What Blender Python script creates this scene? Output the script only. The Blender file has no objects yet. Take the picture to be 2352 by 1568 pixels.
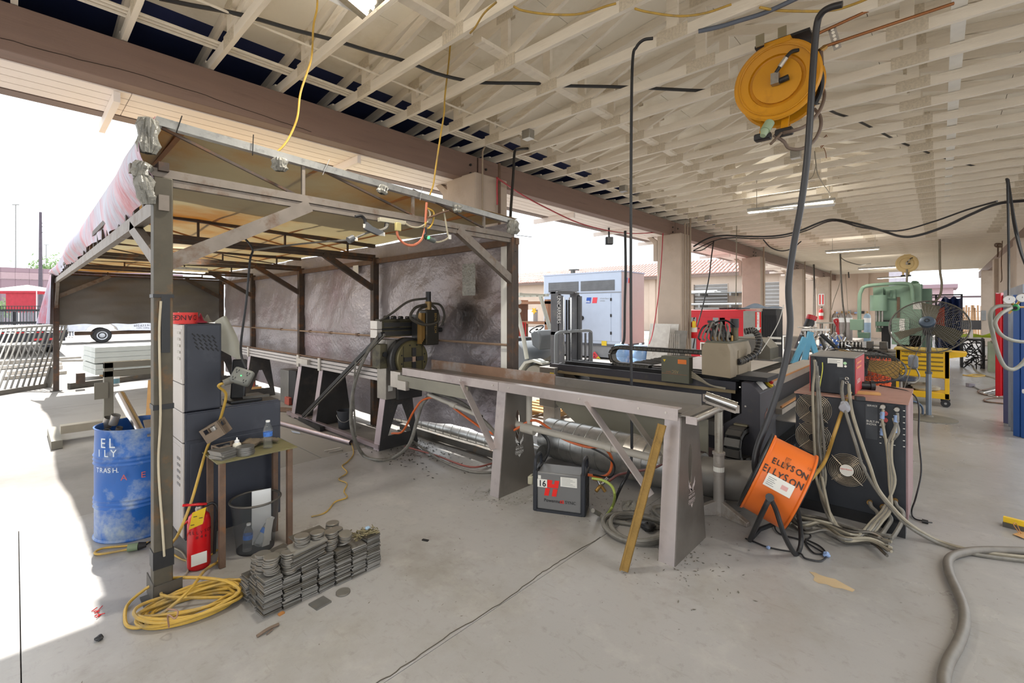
import bpy, math, random
from mathutils import Vector as V, Matrix as Mx
random.seed(7)
SC = bpy.context.scene
C = SC.collection
# ---------------------------------------------------------------- camera, sky, sun, exposure
TH = math.radians(42.87); S_, C_ = math.sin(TH), math.cos(TH); FL = 1060.0; HC = 1.70; HY = 711.0
cam = bpy.data.cameras.new('camera'); camo = bpy.data.objects.new('camera', cam); C.objects.link(camo)
cam.sensor_width = 36.0; cam.lens = FL / 2352 * 36; cam.shift_y = -(784 - HY) / 2352
cam.clip_start = .05; cam.clip_end = 600
camo.location = (0, 0, HC); camo.rotation_euler = (math.pi / 2, 0, TH); SC.camera = camo
w = bpy.data.worlds.new('sky'); SC.world = w; w.use_nodes = True
bgn = w.node_tree.nodes['Background']; bgn.inputs[0].default_value = (.90, .95, 1, 1); bgn.inputs[1].default_value = 1.75
sun = bpy.data.lights.new('sun', 'SUN'); suno = bpy.data.objects.new('sun', sun); C.objects.link(suno)
sun.energy = 9.5; sun.angle = math.radians(.8); sun.color = (1, .97, .92); suno.location = (-20, 5, 30)
suno.rotation_euler = V((.70, -.07, -1)).to_track_quat('-Z', 'Y').to_euler()
SC.view_settings.view_transform = 'Standard'; SC.view_settings.look = 'None'
SC.view_settings.gamma = 1; SC.view_settings.exposure = .36; SC.view_settings.use_curve_mapping = False
SC.cycles.max_bounces = 8; SC.cycles.diffuse_bounces = 5; SC.cycles.glossy_bounces = 4
SC.cycles.transparent_max_bounces = 24; SC.cycles.sample_clamp_indirect = 6
# ---------------------------------------------------------------- rays: pixel of the photograph + a known plane -> a point of the place
def D(px, py):
    u = (px - 1176) / FL
    return V((u * C_ - S_, u * S_ + C_, (HY - py) / FL))
EYE = V((0, 0, HC))
def PD(px, py, d): return EYE + D(px, py) * d
def G(px, py, z=0.0): r = D(px, py); return EYE + r * ((z - HC) / r.z)
def PX(px, py, X): r = D(px, py); return EYE + r * (X / r.x)
def PY(px, py, Y): r = D(px, py); return EYE + r * (Y / r.y)
def roof(px, py, z=4.0): r = D(px, py); return EYE + r * ((z - HC) / r.z)
XA, YA, ZA = V((1, 0, 0)), V((0, 1, 0)), V((0, 0, 1))
RT = V((C_, S_, 0)); FW = V((-S_, C_, 0))
# ---------------------------------------------------------------- materials
def hx(s): 
    c = [int(s[i:i + 2], 16) / 255 for i in (0, 2, 4)]
    return tuple((x / 12.92 if x <= .04045 else ((x + .055) / 1.055) ** 2.4) for x in c)
MATS = {}
def M(name, c, r=.55, m=0.0, v=.12, sc=5.0, c2=None, f2=.45, s2=3.0, bump=0.0, bs=40.0, wav=None, tr=0.0, alpha=1.0, e=0.0, st=(1, 1, 1), sub=0.0):
    if name in MATS: return MATS[name]
    if isinstance(c, str): c = hx(c)
    if isinstance(c2, str): c2 = hx(c2)
    k = bpy.data.materials.new(name); k.use_nodes = True; nt = k.node_tree; N = nt.nodes; L = nt.links.new
    b = N['Principled BSDF']; tc = N.new('ShaderNodeTexCoord'); mp = N.new('ShaderNodeMapping'); mp.inputs['Scale'].default_value = st
    L(tc.outputs['Object'], mp.inputs[0]); co = mp.outputs[0]
    b.inputs['Roughness'].default_value = r; b.inputs['Metallic'].default_value = m
    n1 = N.new('ShaderNodeTexNoise'); n1.inputs['Scale'].default_value = sc; n1.inputs['Detail'].default_value = 5; L(co, n1.inputs['Vector'])
    mx = N.new('ShaderNodeMix'); mx.data_type = 'RGBA'; L(n1.outputs['Fac'], mx.inputs[0])
    mx.inputs[6].default_value = (*[max(0, x * (1 - 2 * v)) for x in c], 1); mx.inputs[7].default_value = (*[min(1, x * (1 + 2 * v)) for x in c], 1)
    out = mx.outputs[2]
    if c2:
        n2 = N.new('ShaderNodeTexNoise'); n2.inputs['Scale'].default_value = s2; n2.inputs['Detail'].default_value = 8; n2.inputs['Roughness'].default_value = .65; L(co, n2.inputs['Vector'])
        rp = N.new('ShaderNodeMapRange'); rp.inputs[1].default_value = 1 - f2 - .08; rp.inputs[2].default_value = 1 - f2 + .08; L(n2.outputs['Fac'], rp.inputs[0])
        m2 = N.new('ShaderNodeMix'); m2.data_type = 'RGBA'; L(rp.outputs[0], m2.inputs[0]); L(out, m2.inputs[6]); m2.inputs[7].default_value = (*c2, 1); out = m2.outputs[2]
    L(out, b.inputs['Base Color'])
    if bump:
        nb = N.new('ShaderNodeTexNoise'); nb.inputs['Scale'].default_value = bs; nb.inputs['Detail'].default_value = 4; L(co, nb.inputs['Vector'])
        bp = N.new('ShaderNodeBump'); bp.inputs['Strength'].default_value = bump; bp.inputs['Distance'].default_value = .02; L(nb.outputs['Fac'], bp.inputs['Height']); L(bp.outputs[0], b.inputs['Normal'])
    if e: b.inputs['Emission Color'].default_value = (*c, 1); b.inputs['Emission Strength'].default_value = e
    if tr: b.inputs['Transmission Weight'].default_value = tr; b.inputs['IOR'].default_value = 1.33
    if alpha < 1: b.inputs['Alpha'].default_value = alpha
    if sub:
        td = N.new('ShaderNodeBsdfTranslucent'); L(out, td.inputs[0]); ms = N.new('ShaderNodeMixShader'); ms.inputs[0].default_value = sub
        L(b.outputs[0], ms.inputs[1]); L(td.outputs[0], ms.inputs[2]); L(ms.outputs[0], N['Material Output'].inputs[0])
    MATS[name] = k
    return k
# ---------------------------------------------------------------- mesh builder
def ortho(a):
    a = a.normalized(); t = ZA if abs(a.z) < .9 else XA
    x = a.cross(t).normalized(); return x, a.cross(x).normalized()
def spl(pts, k=6, closed=False):
    P = [V(p) for p in pts]; n = len(P); o = []
    if n < 3: return P
    for i in range(n if closed else n - 1):
        a = P[(i - 1) % n] if closed or i else P[0] * 2 - P[1]; b = P[i]; c = P[(i + 1) % n]
        d = P[(i + 2) % n] if closed or i + 2 < n else P[-1] * 2 - P[-2]
        for j in range(k):
            t = j / k
            o.append(.5 * (2 * b + (c - a) * t + (2 * a - 5 * b + 4 * c - d) * t * t + (3 * b - a - 3 * c + d) * t ** 3))
    if not closed: o.append(P[-1])
    return o
MINV = {}
class MB:
    def __init__(s): s.v = []; s.f = []
    def add(s, vs, fs):
        n = len(s.v); s.v += [tuple(x) for x in vs]; s.f += [tuple(i + n for i in q) for q in fs]; return s
    def frame(s, O, a, b, c):
        O, a, b, c = V(O), V(a), V(b), V(c)
        vs = [O, O + a, O + a + b, O + b, O + c, O + a + c, O + a + b + c, O + b + c]
        fs = [(0, 3, 2, 1), (4, 5, 6, 7), (0, 1, 5, 4), (1, 2, 6, 5), (2, 3, 7, 6), (3, 0, 4, 7)]
        if a.cross(b).dot(c) < 0: fs = [q[::-1] for q in fs]
        return s.add(vs, fs)
    def box(s, c, d, R=None):
        c = V(c); ax = [V((d[0], 0, 0)), V((0, d[1], 0)), V((0, 0, d[2]))]
        if R is not None:
            R = Mx.Rotation(R, 3, 'Z') if isinstance(R, (int, float)) else R.to_3x3(); ax = [R @ q for q in ax]
        return s.frame(c - (ax[0] + ax[1] + ax[2]) / 2, *ax)
    def bb(s, a, b): return s.frame(a, (b[0] - a[0], 0, 0), (0, b[1] - a[1], 0), (0, 0, b[2] - a[2]))
    def bar(s, p, q, w, h=None, up=ZA):
        p, q = V(p), V(q); h = h or w; a = q - p; n = a.normalized(); up = V(up)
        if abs(n.dot(up.normalized())) > .98: up = XA if abs(n.x) < .9 else YA
        x = n.cross(up).normalized(); y = x.cross(n)
        return s.frame(p - x * w / 2 - y * h / 2, x * w, y * h, a)
    def cyl(s, p, q, r, r2=None, n=12, cap=True):
        p, q = V(p), V(q); r2 = r if r2 is None else r2; x, y = ortho(q - p); vs = []
        for o, rr in ((p, r), (q, r2)):
            for i in range(n): t = 2 * math.pi * i / n; vs.append(o + x * rr * math.cos(t) + y * rr * math.sin(t))
        fs = [(i, i + n, (i + 1) % n + n, (i + 1) % n) for i in range(n)]
        if cap: fs += [tuple(range(n)), tuple(range(2 * n - 1, n - 1, -1))]
        return s.add(vs, fs)
    def tube(s, pts, r, n=6, closed=False):
        P = [V(p) for p in pts]; m = len(P); vs = []; x = None
        for i in range(m):
            t = (P[(i + 1) % m] - P[i - 1]) if closed else (P[min(i + 1, m - 1)] - P[max(i - 1, 0)])
            if t.length < 1e-9: t = ZA.copy()
            t.normalize()
            if x is None: x = ortho(t)[0]
            x = (x - t * x.dot(t)); x = x.normalized() if x.length > 1e-6 else ortho(t)[0]
            y = t.cross(x)
            for j in range(n): a = 2 * math.pi * j / n; vs.append(P[i] + x * r * math.cos(a) + y * r * math.sin(a))
        fs = []
        for i in range(m if closed else m - 1):
            k = (i + 1) % m
            for j in range(n): fs.append((i * n + j, i * n + (j + 1) % n, k * n + (j + 1) % n, k * n + j))
        if not closed: fs += [tuple(range(n - 1, -1, -1)), tuple(range((m - 1) * n, m * n))]
        return s.add(vs, fs)
    def lathe(s, prof, o=(0, 0, 0), ax=ZA, n=20, cap=True, fn=None):
        o = V(o); ax = V(ax).normalized(); x, y = (XA, YA) if abs(ax.z) > .999 else ortho(ax); vs = []
        if abs(ax.z) <= .999 : y = ax.cross(x)
        m = len(prof)
        for (r, z) in prof:
            for j in range(n):
                a = 2 * math.pi * j / n; rr = r * (fn(a, z) if fn else 1)
                vs.append(o + ax * z + x * rr * math.cos(a) + y * rr * math.sin(a))
        fs = [(i * n + j, i * n + (j + 1) % n, (i + 1) * n + (j + 1) % n, (i + 1) * n + j) for i in range(m - 1) for j in range(n)]
        if cap: fs += [tuple(range(n - 1, -1, -1)), tuple(range((m - 1) * n, m * n))]
        return s.add(vs, fs)
    def prism(s, poly, O, U, W, dp):
        O, U, W = V(O), V(U), V(W); N = U.cross(W).normalized() * dp; n = len(poly)
        a = [O + U * p[0] + W * p[1] for p in poly]; vs = a + [q + N for q in a]
        ar = sum(poly[i][0] * poly[(i + 1) % n][1] - poly[(i + 1) % n][0] * poly[i][1] for i in range(n))
        fs = [tuple(range(n - 1, -1, -1)), tuple(range(n, 2 * n))] + [(i, (i + 1) % n, (i + 1) % n + n, i + n) for i in range(n)]
        if (ar < 0) != (dp < 0): fs = [q[::-1] for q in fs]
        return s.add(vs, fs)
    def grid(s, fn, nu, nv, th=0.0):
        vs = [V(fn(i / nu, j / nv)) for j in range(nv + 1) for i in range(nu + 1)]; W = nu + 1
        fs = [(j * W + i, j * W + i + 1, (j + 1) * W + i + 1, (j + 1) * W + i) for j in range(nv) for i in range(nu)]
        if not th: return s.add(vs, fs)
        nn = [V((0, 0, 0)) for _ in vs]
        for q in fs:
            t = (vs[q[1]] - vs[q[0]]).cross(vs[q[3]] - vs[q[0]])
            for i in q: nn[i] += t
        k = len(vs); v2 = [vs[i] - (nn[i].normalized() if nn[i].length > 1e-12 else ZA) * th for i in range(k)]
        rim = [j * W for j in range(nv + 1)]; r2 = [j * W + nu for j in range(nv + 1)]
        fs2 = fs + [tuple(i + k for i in q[::-1]) for q in fs]
        for a, b in zip(rim, rim[1:]): fs2.append((a, b, b + k, a + k))
        for a, b in zip(r2, r2[1:]): fs2.append((b, a, a + k, b + k))
        for i in range(nu):
            fs2.append((i + 1, i, i + k, i + 1 + k)); t = nv * W + i; fs2.append((t, t + 1, t + 1 + k, t + k))
        return s.add(vs + v2, fs2)
    def torus(s, o, ax, R, r, n=24, m=6):
        ax = V(ax); x, y = ortho(ax); o = V(o)
        return s.tube([o + x * R * math.cos(2 * math.pi * i / n) + y * R * math.sin(2 * math.pi * i / n) for i in range(n)], r, m, True)
    def build(s, name, mat, par=None, bev=0.0, ang=38, kind=None, label=None):
        mi = MINV.get(par.name) if par is not None else None
        vs = [V(q) for q in s.v]; loc = V((0, 0, 0))
        if par is None:
            xs = [q.x for q in vs]; ys = [q.y for q in vs]
            loc = V(((min(xs) + max(xs)) / 2, (min(ys) + max(ys)) / 2, min(q.z for q in vs))); vs = [q - loc for q in vs]
        elif mi is not None: vs = [mi @ q for q in vs]
        me = bpy.data.meshes.new(name); me.from_pydata(vs, [], s.f); me.update()
        me.polygons.foreach_set('use_smooth', [True] * len(me.polygons)); me.set_sharp_from_angle(angle=math.radians(ang))
        me.materials.append(mat)
        o = bpy.data.objects.new(name, me); C.objects.link(o); o.location = loc
        if par is not None:
            o.parent = par
            if mi is not None: MINV[o.name] = mi
        if bev:
            b = o.modifiers.new('bevel', 'BEVEL'); b.width = bev; b.segments = 2; b.limit_method = 'ANGLE'; b.angle_limit = math.radians(40)
        if kind: o['kind'] = kind
        if label: o['label'] = label
        return o
def tag(o, label, cat, group=None):
    o['label'] = label; o['category'] = cat
    if group: o['group'] = group
    return o
def T(name, label, cat, loc=(0, 0, 0), rz=0.0, group=None, w=False):
    o = bpy.data.objects.new(name, None); C.objects.link(o); o.location = loc; o.rotation_euler = (0, 0, rz); o.empty_display_size = .1
    if cat: tag(o, label, cat, group)
    if w: MINV[o.name] = (Mx.Translation(V(loc)) @ Mx.Rotation(rz, 4, 'Z')).inverted()
    return o
def SX(name, loc=(0, 0, 0)):
    o = T(name, None, None, loc, w=True); o['kind'] = 'structure'; return o
def one(mb, name, mat, label, cat, group=None, bev=0.0): return tag(mb.build(name, mat, None, bev), label, cat, group)
def struct(mb, name, mat, bev=0.0): return mb.build(name, mat, None, bev, kind='structure')
def inst(o, loc=None, M3=None, par=None, label=None, group=None):   # a copy of one mesh object
    c = o.copy(); C.objects.link(c)
    if par is not None: c.parent = par
    if M3 is not None: c.matrix_basis = M3
    elif loc is not None: c.location = loc
    if label: c['label'] = label
    if group: c['group'] = group
    return c
def dup(o, loc=None, rz=None, label=None, group=None, par=None):   # a thing with its parts and sub-parts
    c = o.copy(); C.objects.link(c)
    if par is not None: c.parent = par
    if loc is not None: c.location = loc
    if rz is not None: c.rotation_euler = (0, 0, rz)
    if label: c['label'] = label
    if group: c['group'] = group
    for ch in list(o.children): dup(ch, par=c)
    return c
def text(s, size, O, U, W, mat, par, sx=1.0, dp=.0015, name='lettering', al='LEFT', bold=0.0):
    cu = bpy.data.curves.new('t', 'FONT'); cu.body = s; cu.size = size; cu.align_x = al; cu.resolution_u = 3; cu.offset = bold
    ob = bpy.data.objects.new('t', cu); me = bpy.data.meshes.new_from_object(ob)
    O, U, W = V(O), V(U).normalized(), V(W).normalized(); N = U.cross(W).normalized()
    vs = [O + U * q.co.x * sx + W * q.co.y + N * dp for q in me.vertices]; fs = [tuple(p.vertices) for p in me.polygons]
    bpy.data.objects.remove(ob); bpy.data.curves.remove(cu); bpy.data.meshes.remove(me)
    return MB().add(vs, fs).build(name, mat, par)
def cord(name, pts, r, mat, label, cat='cord', group=None, k=6, n=6): return one(MB().tube(spl(pts, k), r, n), name, mat, label, cat, group)
def jit(a): return random.uniform(-a, a)
# colours
WOOD = M('truss_paint', 'e9e1d3', .6, v=.07, sc=3, c2='cfc3b0', f2=.34, s2=2.2, st=(1, 6, 6), bump=.12, bs=25)
PLY = M('plywood_paint', 'f0eadc', .65, v=.04, sc=2, c2='ddd4c0', f2=.4, s2=1.3)
PLATE = M('nail_plate_metal', 'd3c9b7', .55, .1, v=.15, sc=60)
BEAM = M('beam_brown', '7b6459', .6, v=.07, sc=2, c2='6d574c', f2=.35, s2=2.5, st=(8, .6, 8), bump=.1, bs=18)
STUC = M('stucco_beige', 'b5a596', .75, v=.06, sc=4, c2='a89684', f2=.35, s2=1.6, bump=.15, bs=60)
SOFF = M('soffit_paint', 'efe5dd', .6, v=.04, sc=2, c2='e2d6cb', f2=.3, s2=1.8)
FASC = M('fascia_brown', '77655c', .6, v=.06)
NAVY = M('navy_eave_shade', '1a2550', .8, v=.15)  # darkness of the unlit eave gap put into a navy board colour
BLACK = M('black_rubber', '1c1c1e', .45, v=.2, sc=30)
BLK2 = M('black_metal', '2b2a2b', .45, .3, v=.2, sc=10, c2='4a443e', f2=.3, s2=8)
STEEL = M('worn_steel', 'a09a92', .42, .75, v=.14, sc=9, c2='837a70', f2=.35, s2=5)
STL2 = M('light_steel', 'c2bcb4', .38, .7, v=.1, sc=7, c2='a79f94', f2=.35, s2=4)
DKST = M('dark_steel', '5c5852', .5, .6, v=.18, sc=10, c2='6e5d4c', f2=.35, s2=6)
RUST = M('rusty_brown_steel', '6d5748', .7, .3, v=.2, sc=14, c2='8a5a32', f2=.35, s2=9, bump=.1, bs=80)
YELL = M('yellow_cord_jacket', 'b8943c', .55, v=.22, sc=12, c2='82714e', f2=.42, s2=6)
GREY = M('grey_cable_jacket', '6e6a62', .55, v=.2, sc=18, c2='57524a', f2=.4, s2=10)
TAN = M('tan_cord_jacket', '8d8574', .6, v=.15, sc=15)
CHRO = M('bright_steel', 'd5d5d5', .18, 1, v=.05)
GALV = M('galvanised_steel', 'b3b3b0', .3, .9, v=.12, sc=14, c2='9a9a98', f2=.4, s2=18)
WHIT = M('white_paint', 'e2e2e0', .5, v=.04)
PAPR = M('white_label', 'dad7cf', .7, v=.05)
INK = M('black_ink', '17171a', .6, v=.05)
REDP = M('red_paint', 'b51f24', .4, v=.1, sc=6)
TUBE_ON = M('lit_tube', 'fff6e4', .5, e=9, v=0)
# ================================================================ THE SETTING
CONC = M('shop_concrete', '9a9794', .42, v=.08, sc=.8, c2='827c74', f2=.36, s2=.9, bump=.04, bs=9)
n_ = CONC.node_tree  # fine scuffs on the worn, sealed slab
_t = n_.nodes.new('ShaderNodeTexNoise'); _t.inputs['Scale'].default_value = 2.2; _t.inputs['Detail'].default_value = 8
_r = n_.nodes.new('ShaderNodeMapRange'); _r.inputs[3].default_value = .14; _r.inputs[4].default_value = .52
n_.links.new(_t.outputs['Fac'], _r.inputs[0]); n_.links.new(_r.outputs[0], n_.nodes['Principled BSDF'].inputs['Roughness'])
mixin = n_.nodes['Principled BSDF'].inputs['Base Color'].links[0].from_socket
tcn = [x for x in n_.nodes if x.type == 'MAPPING'][0]
for sc_, lo, hi, col, st_, amt in ((14, .56, .72, '5f574c', (1, 1, 1), .35), (3.2, .54, .72, 'b5b1aa', (1, 1, 1), .45), (5, .58, .74, '6b6357', (1, 5, 1), .4), (1.1, .5, .7, '7d7668', (1, 1, 1), .5), (120, .6, .72, '57514a', (1, 1, 1), .35)):
    mp_ = n_.nodes.new('ShaderNodeMapping'); mp_.inputs['Scale'].default_value = st_; mp_.inputs['Rotation'].default_value = (0, 0, sc_); mp_.inputs['Location'].default_value = (sc_, 2, 3)
    n_.links.new(tcn.inputs[0].links[0].from_socket, mp_.inputs[0]); nz_ = n_.nodes.new('ShaderNodeTexNoise'); nz_.inputs['Scale'].default_value = sc_; nz_.inputs['Detail'].default_value = 9; nz_.inputs['Roughness'].default_value = .68
    n_.links.new(mp_.outputs[0], nz_.inputs['Vector']); rr_ = n_.nodes.new('ShaderNodeMapRange'); rr_.inputs[1].default_value = lo; rr_.inputs[2].default_value = hi; rr_.inputs[4].default_value = amt
    n_.links.new(nz_.outputs['Fac'], rr_.inputs[0]); mm_ = n_.nodes.new('ShaderNodeMix'); mm_.data_type = 'RGBA'; n_.links.new(rr_.outputs[0], mm_.inputs[0]); n_.links.new(mixin, mm_.inputs[6]); mm_.inputs[7].default_value = (*hx(col), 1); mixin = mm_.outputs[2]
n_.links.new(mixin, n_.nodes['Principled BSDF'].inputs['Base Color'])
YARD = M('yard_concrete', '8a857f', .8, v=.12, sc=.5, c2='706b66', f2=.42, s2=.35, bump=.05, bs=5)
fl = SX('floor')
for xs in [(-5.2, -1.86), (-1.86, 1.5), (1.5, 4.9)]:
    for ys in [(-4.2, .02), (.02, 5.03), (5.03, 10.9), (10.9, 17.6), (17.6, 24.3), (24.3, 35.4)]:
        MB().bb((xs[0] + .002, ys[0] + .002, -.1), (xs[1] - .002, ys[1] - .002, 0)).build('floor_slab', CONC, fl, bev=.002)
g = MB()
for i in range(-14, 10):
    for j in range(-6, 10):
        x0, y0 = -5.2 + i * 6.0, -4.2 + j * 6.6
        if -1 < i < 2 and 0 <= j < 6: continue
        g.bb((x0 + .006, y0 + .006, -.12), (x0 + 5.994, y0 + 6.594, -.006))
yg = SX('yard_ground'); g.build('yard_slabs', YARD, yg, kind='stuff')
MB().bb((-160, -120, -.3), (120, 160, -.1)).build('yard_base', YARD, yg)
# joint cracks in the slab
ck = MB()
for a in ([(1380, 1233), (1310, 1275), (1262, 1303), (1225, 1330), (1160, 1378), (1085, 1425), (1000, 1478), (920, 1535), (865, 1570)],):
    P = spl([G(*q, .0008) for q in a], 5); ck.tube([p + V((jit(.006), jit(.006), 0)) for p in P], .0035, 4)
ck.build('floor_crack', M('crack_dirt', '4a443c', .9), fl)
# dirt dust patch and paint splash on the slab
sp = MB(); q = [G(*a, .0012) for a in [(1858, 1312), (1872, 1314), (1884, 1320), (1900, 1325), (1918, 1329), (1938, 1340), (1964, 1354), (1958, 1359), (1935, 1351), (1915, 1349), (1898, 1341), (1880, 1339), (1868, 1332), (1871, 1323)]]
sp.add(q, [tuple(range(len(q)))]); sp.build('floor_stain', M('paint_splash', 'b09a78', .7), fl)
# yard: narrower
# ---- left eave beam: one glulam per bay, bolted plates over the columns
XB = -4.86; COLY = [-2.51, 4.21, 10.92, 17.63, 24.33, 31.04]
bm_ = SX('eave_beam')
for y0 in COLY:
    MB().bb((XB - .2, y0 + .318, 3.54), (XB, y0 + 6.70 + .312, 3.885)).build('beam_segment', BEAM, bm_, bev=.006)
    if y0 > 0:
        p = MB()
        for dy in (.16, .46):
            for z in (3.62, 3.74): p.cyl((XB - .1, y0 + dy, z), (XB + .018, y0 + dy, z), .018, n=8)
        p.build('plate_bolt', BLK2, bm_)
cr = spl([PX(*q, XB) for q in ((0, 86), (150, 128), (300, 166), (450, 212), (560, 250), (660, 284), (715, 303))], 5)
MB().tube([p + V((.001, 0, jit(.004))) for p in cr], .003, 4).build('timber_check', M('check_dark', '33261f', .9), bm_)
bm2 = SX('side_beam')
for y0 in COLY[1:]: MB().bb((1.62, y0 + .318, 3.54), (1.86, y0 + 7.012, 3.885)).build('beam_segment', BEAM, bm2, bev=.006)
for y0 in COLY:
    c = SX('column', (-4.89, y0 + .315, 0))
    MB().bb((-5.19, y0, 0), (-4.585, y0 + .63, 3.56)).build('column_shaft', STUC, c, bev=.02)
    MB().bb((-5.22, y0 - .03, 0), (-4.555, y0 + .66, .16)).build('column_plinth', STUC, c, bev=.02)
    MB().prism([(0, 0), (.1, 0), (.1, .45), (.28, .62), (.16, .62), (0, .5)], (-5.2, y0 + .02, 2.92), -XA, ZA, .1).build('eave_bracket', STUC, c)
    if y0 > 12:
        c = SX('column', (1.73, y0 + .315, 0))
        MB().bb((1.43, y0, 0), (2.03, y0 + .63, 3.56)).build('column_shaft', STUC, c, bev=.02)
MB().bb((1.55, 18.3, 0), (1.66, 24.3, 3.55)).build('wall_right', STUC, None, kind='structure')
# conduits running down the columns
PIPE = M('painted_conduit', '9a8a78', .5, .2)
cds = [('conduit', [(-4.535, 4.3, 0), (-4.535, 4.3, 3.7), (-4.535, 4.3, 3.84), (-4.5, 4.36, 3.98), (-4.5, 4.6, 4.0), (-4.45, 4.95, 3.93), (-4.3, 5.05, 3.93)], .012, 'thin beige conduit bending off the first column up to the ceiling box'),
       ('water_pipe', [(-4.53, 4.62, 0), (-4.53, 4.62, 3.75)], .02, 'thick rusty pipe down the inner face of the first column'),
       ('conduit', [(-4.525, 11.02, 0), (-4.525, 11.02, 3.8)], .018, 'beige conduit nearest the corner of the second column'),
       ('conduit', [(-4.525, 11.16, 0), (-4.525, 11.16, 3.8)], .018, 'middle beige conduit on the second column'),
       ('conduit', [(-4.525, 11.34, 0), (-4.525, 11.34, 4.0)], .026, 'thickest tan conduit on the second column'),
       ('conduit', [(-4.525, 17.8, 0), (-4.525, 17.8, 4.0)], .025, 'tan conduit down the third column'),
       ('conduit', [(-4.525, 24.5, 0), (-4.525, 24.5, 4.0)], .025, 'tan conduit down the fourth column'),
       ('conduit', [(-4.525, 31.3, 0), (-4.525, 31.3, 4.0)], .03, 'tan conduit down the fifth and farthest column')]
for n, p, r, l in cds: one(MB().tube(p, r, 8), n, RUST if n == 'water_pipe' else PIPE, l, 'pipe')
# ---- soffit boards, fascia, outriggers
sf = SX('soffit')
for k in range(4):
    x1 = -5.04 - .158 * k
    for j in range(8): MB().bb((x1 - .147, -4.2 + 4.88 * j, 3.53), (x1, -4.2 + 4.88 * j + 4.876, 3.55)).build('soffit_board', SOFF, sf, bev=.003)
for j in range(15):
    y = .56 + 2.2 * j
    MB().bb((-6.05, y, 3.44), (-5.06, y + .045, 3.528)).build('outrigger', SOFF, sf)
fa = MB().bb((-5.83, -4.2, 3.525), (-5.675, 35.4, 3.66)); struct(fa, 'trim_1', FASC)
struct(MB().bb((-5.66, -4.2, 3.552), (-5.63, 35.3, 4.08)), 'trim_2', NAVY)  # navy board standing in for the shaded void behind the beam
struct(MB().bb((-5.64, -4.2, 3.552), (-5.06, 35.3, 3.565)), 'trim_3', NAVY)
# ---- roof trusses at 24 inches; plywood sheathing above
def ztop(x): return 4.17 + .125 * (min(x, -1.6) + 4.3) if x < -1.6 else 4.17 + .125 * 2.7 - .125 * (x + 1.6)
tr = SX('roof_truss', (0, 0, 0)); Y0 = .607; t2 = .038
def chord(a, b, h=.089, y=0, ww=t2):
    return MB().bar((a[0], y, a[1]), (b[0], y, b[1]), ww, h, up=ZA)
parts = [('bottom_chord', chord((-4.98, 3.935), (2.3, 3.935)))]
parts += [('top_chord', chord((-5.9, ztop(-5.9) + .045), (-1.6, ztop(-1.6) + .045))), ('top_chord', chord((-1.6, ztop(-1.6) + .045), (2.6, ztop(2.6) + .045)))]
VX = [-4.3, -2.9, -1.6, -.2, 1.1]
for x in VX: parts.append(('web_post', chord((x, 3.975), (x, ztop(x) + .01))))
for a, b in [(-4.3, -2.9), (-2.9, -1.6), (-.2, -1.6), (1.1, -.2)]: parts.append(('web_diagonal', chord((a, 3.985), (b, ztop(b)))))
parts.append(('web_diagonal', chord((-4.98, 3.96), (-5.55, ztop(-5.55)))))
np_ = MB(); ri = MB()
for x in VX:
    for z, wd in ((3.94, .26), (ztop(x) + .03, .2)):
        for sy in (-1, 1):
            np_.bb((x - wd / 2, sy * .0195 - .001, z - .05), (x + wd / 2, sy * .0195 + .001, z + .06))
            for i in range(9): np_.bb((x - wd / 2 + wd * (i + .3) / 9, sy * .0215 - .001, z - .04), (x - wd / 2 + wd * (i + .75) / 9, sy * .0215 + .001, z + .05))
prots = [mb.build(n, WOOD, tr) for n, mb in parts] + [np_.build('nail_plate', PLATE, tr, kind='stuff')]
tr.location = (0, Y0, 0)
far = MB()
for n, mb in parts: far.add(mb.v, mb.f)
for k in range(-5, 57):
    if k == 0: continue
    if k <= 30: dup(tr, loc=(jit(.004), Y0 + .6096 * k, jit(.003)))
    elif k == 31: fo = far.build('roof_truss', WOOD, None, kind='structure'); fz = fo.location.z; fx = fo.location.x; fo.location = (fx, Y0 + .6096 * k, fz)
    else: inst(fo, (fx, Y0 + .6096 * k, fz))
ce = SX('ceiling'); pm = None
for j in range(-2, 16):
    for sgn in (0, 1):
        for i in range(4):
            xa, xb = ((-6.0 if not i else -4.72 + 1.04 * (i - 1)), -4.72 + 1.04 * i - .006) if not sgn else (-1.6 + 1.1 * i, -1.6 + 1.1 * (i + 1) - .006)
            za, zb = ztop(xa) + .09, ztop(xb) + .09; y0 = Y0 + 2.4384 * j + 1.2192 * (i % 2)
            MB().frame((xa, y0, za), (xb - xa, 0, zb - za), (0, 2.434, 0), (0, 0, .016)).build('plywood_panel', NAVY if i == 0 and not sgn else PLY, ce)  # eave row gets navy, shade above the beam put into its colour
MB().frame((-6.05, -4.6, ztop(-6.05) + .112), (4.45, 0, ztop(-1.6) - ztop(-6.05)), (0, 40.1, 0), (0, 0, .05)).build('roof_deck', FASC, ce)
MB().frame((-1.6, -4.6, ztop(-1.6) + .112), (4.6, 0, ztop(3) - ztop(-1.6)), (0, 40.1, 0), (0, 0, .05)).build('roof_deck', FASC, ce)
rb = SX('truss_bracing')
for j in range(6): MB().bb((-2.95, -4 + 6.7 * j, 3.985), (-2.86, -4 + 6.7 * j + 6.6, 4.023)).build('brace_board', WOOD, rb)
for j in range(6): MB().bb((.06, -4 + 6.7 * j, 3.985), (.15, -4 + 6.7 * j + 6.6, 4.023)).build('brace_board', M('white_brace', 'e9e6df', .55), rb)
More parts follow.
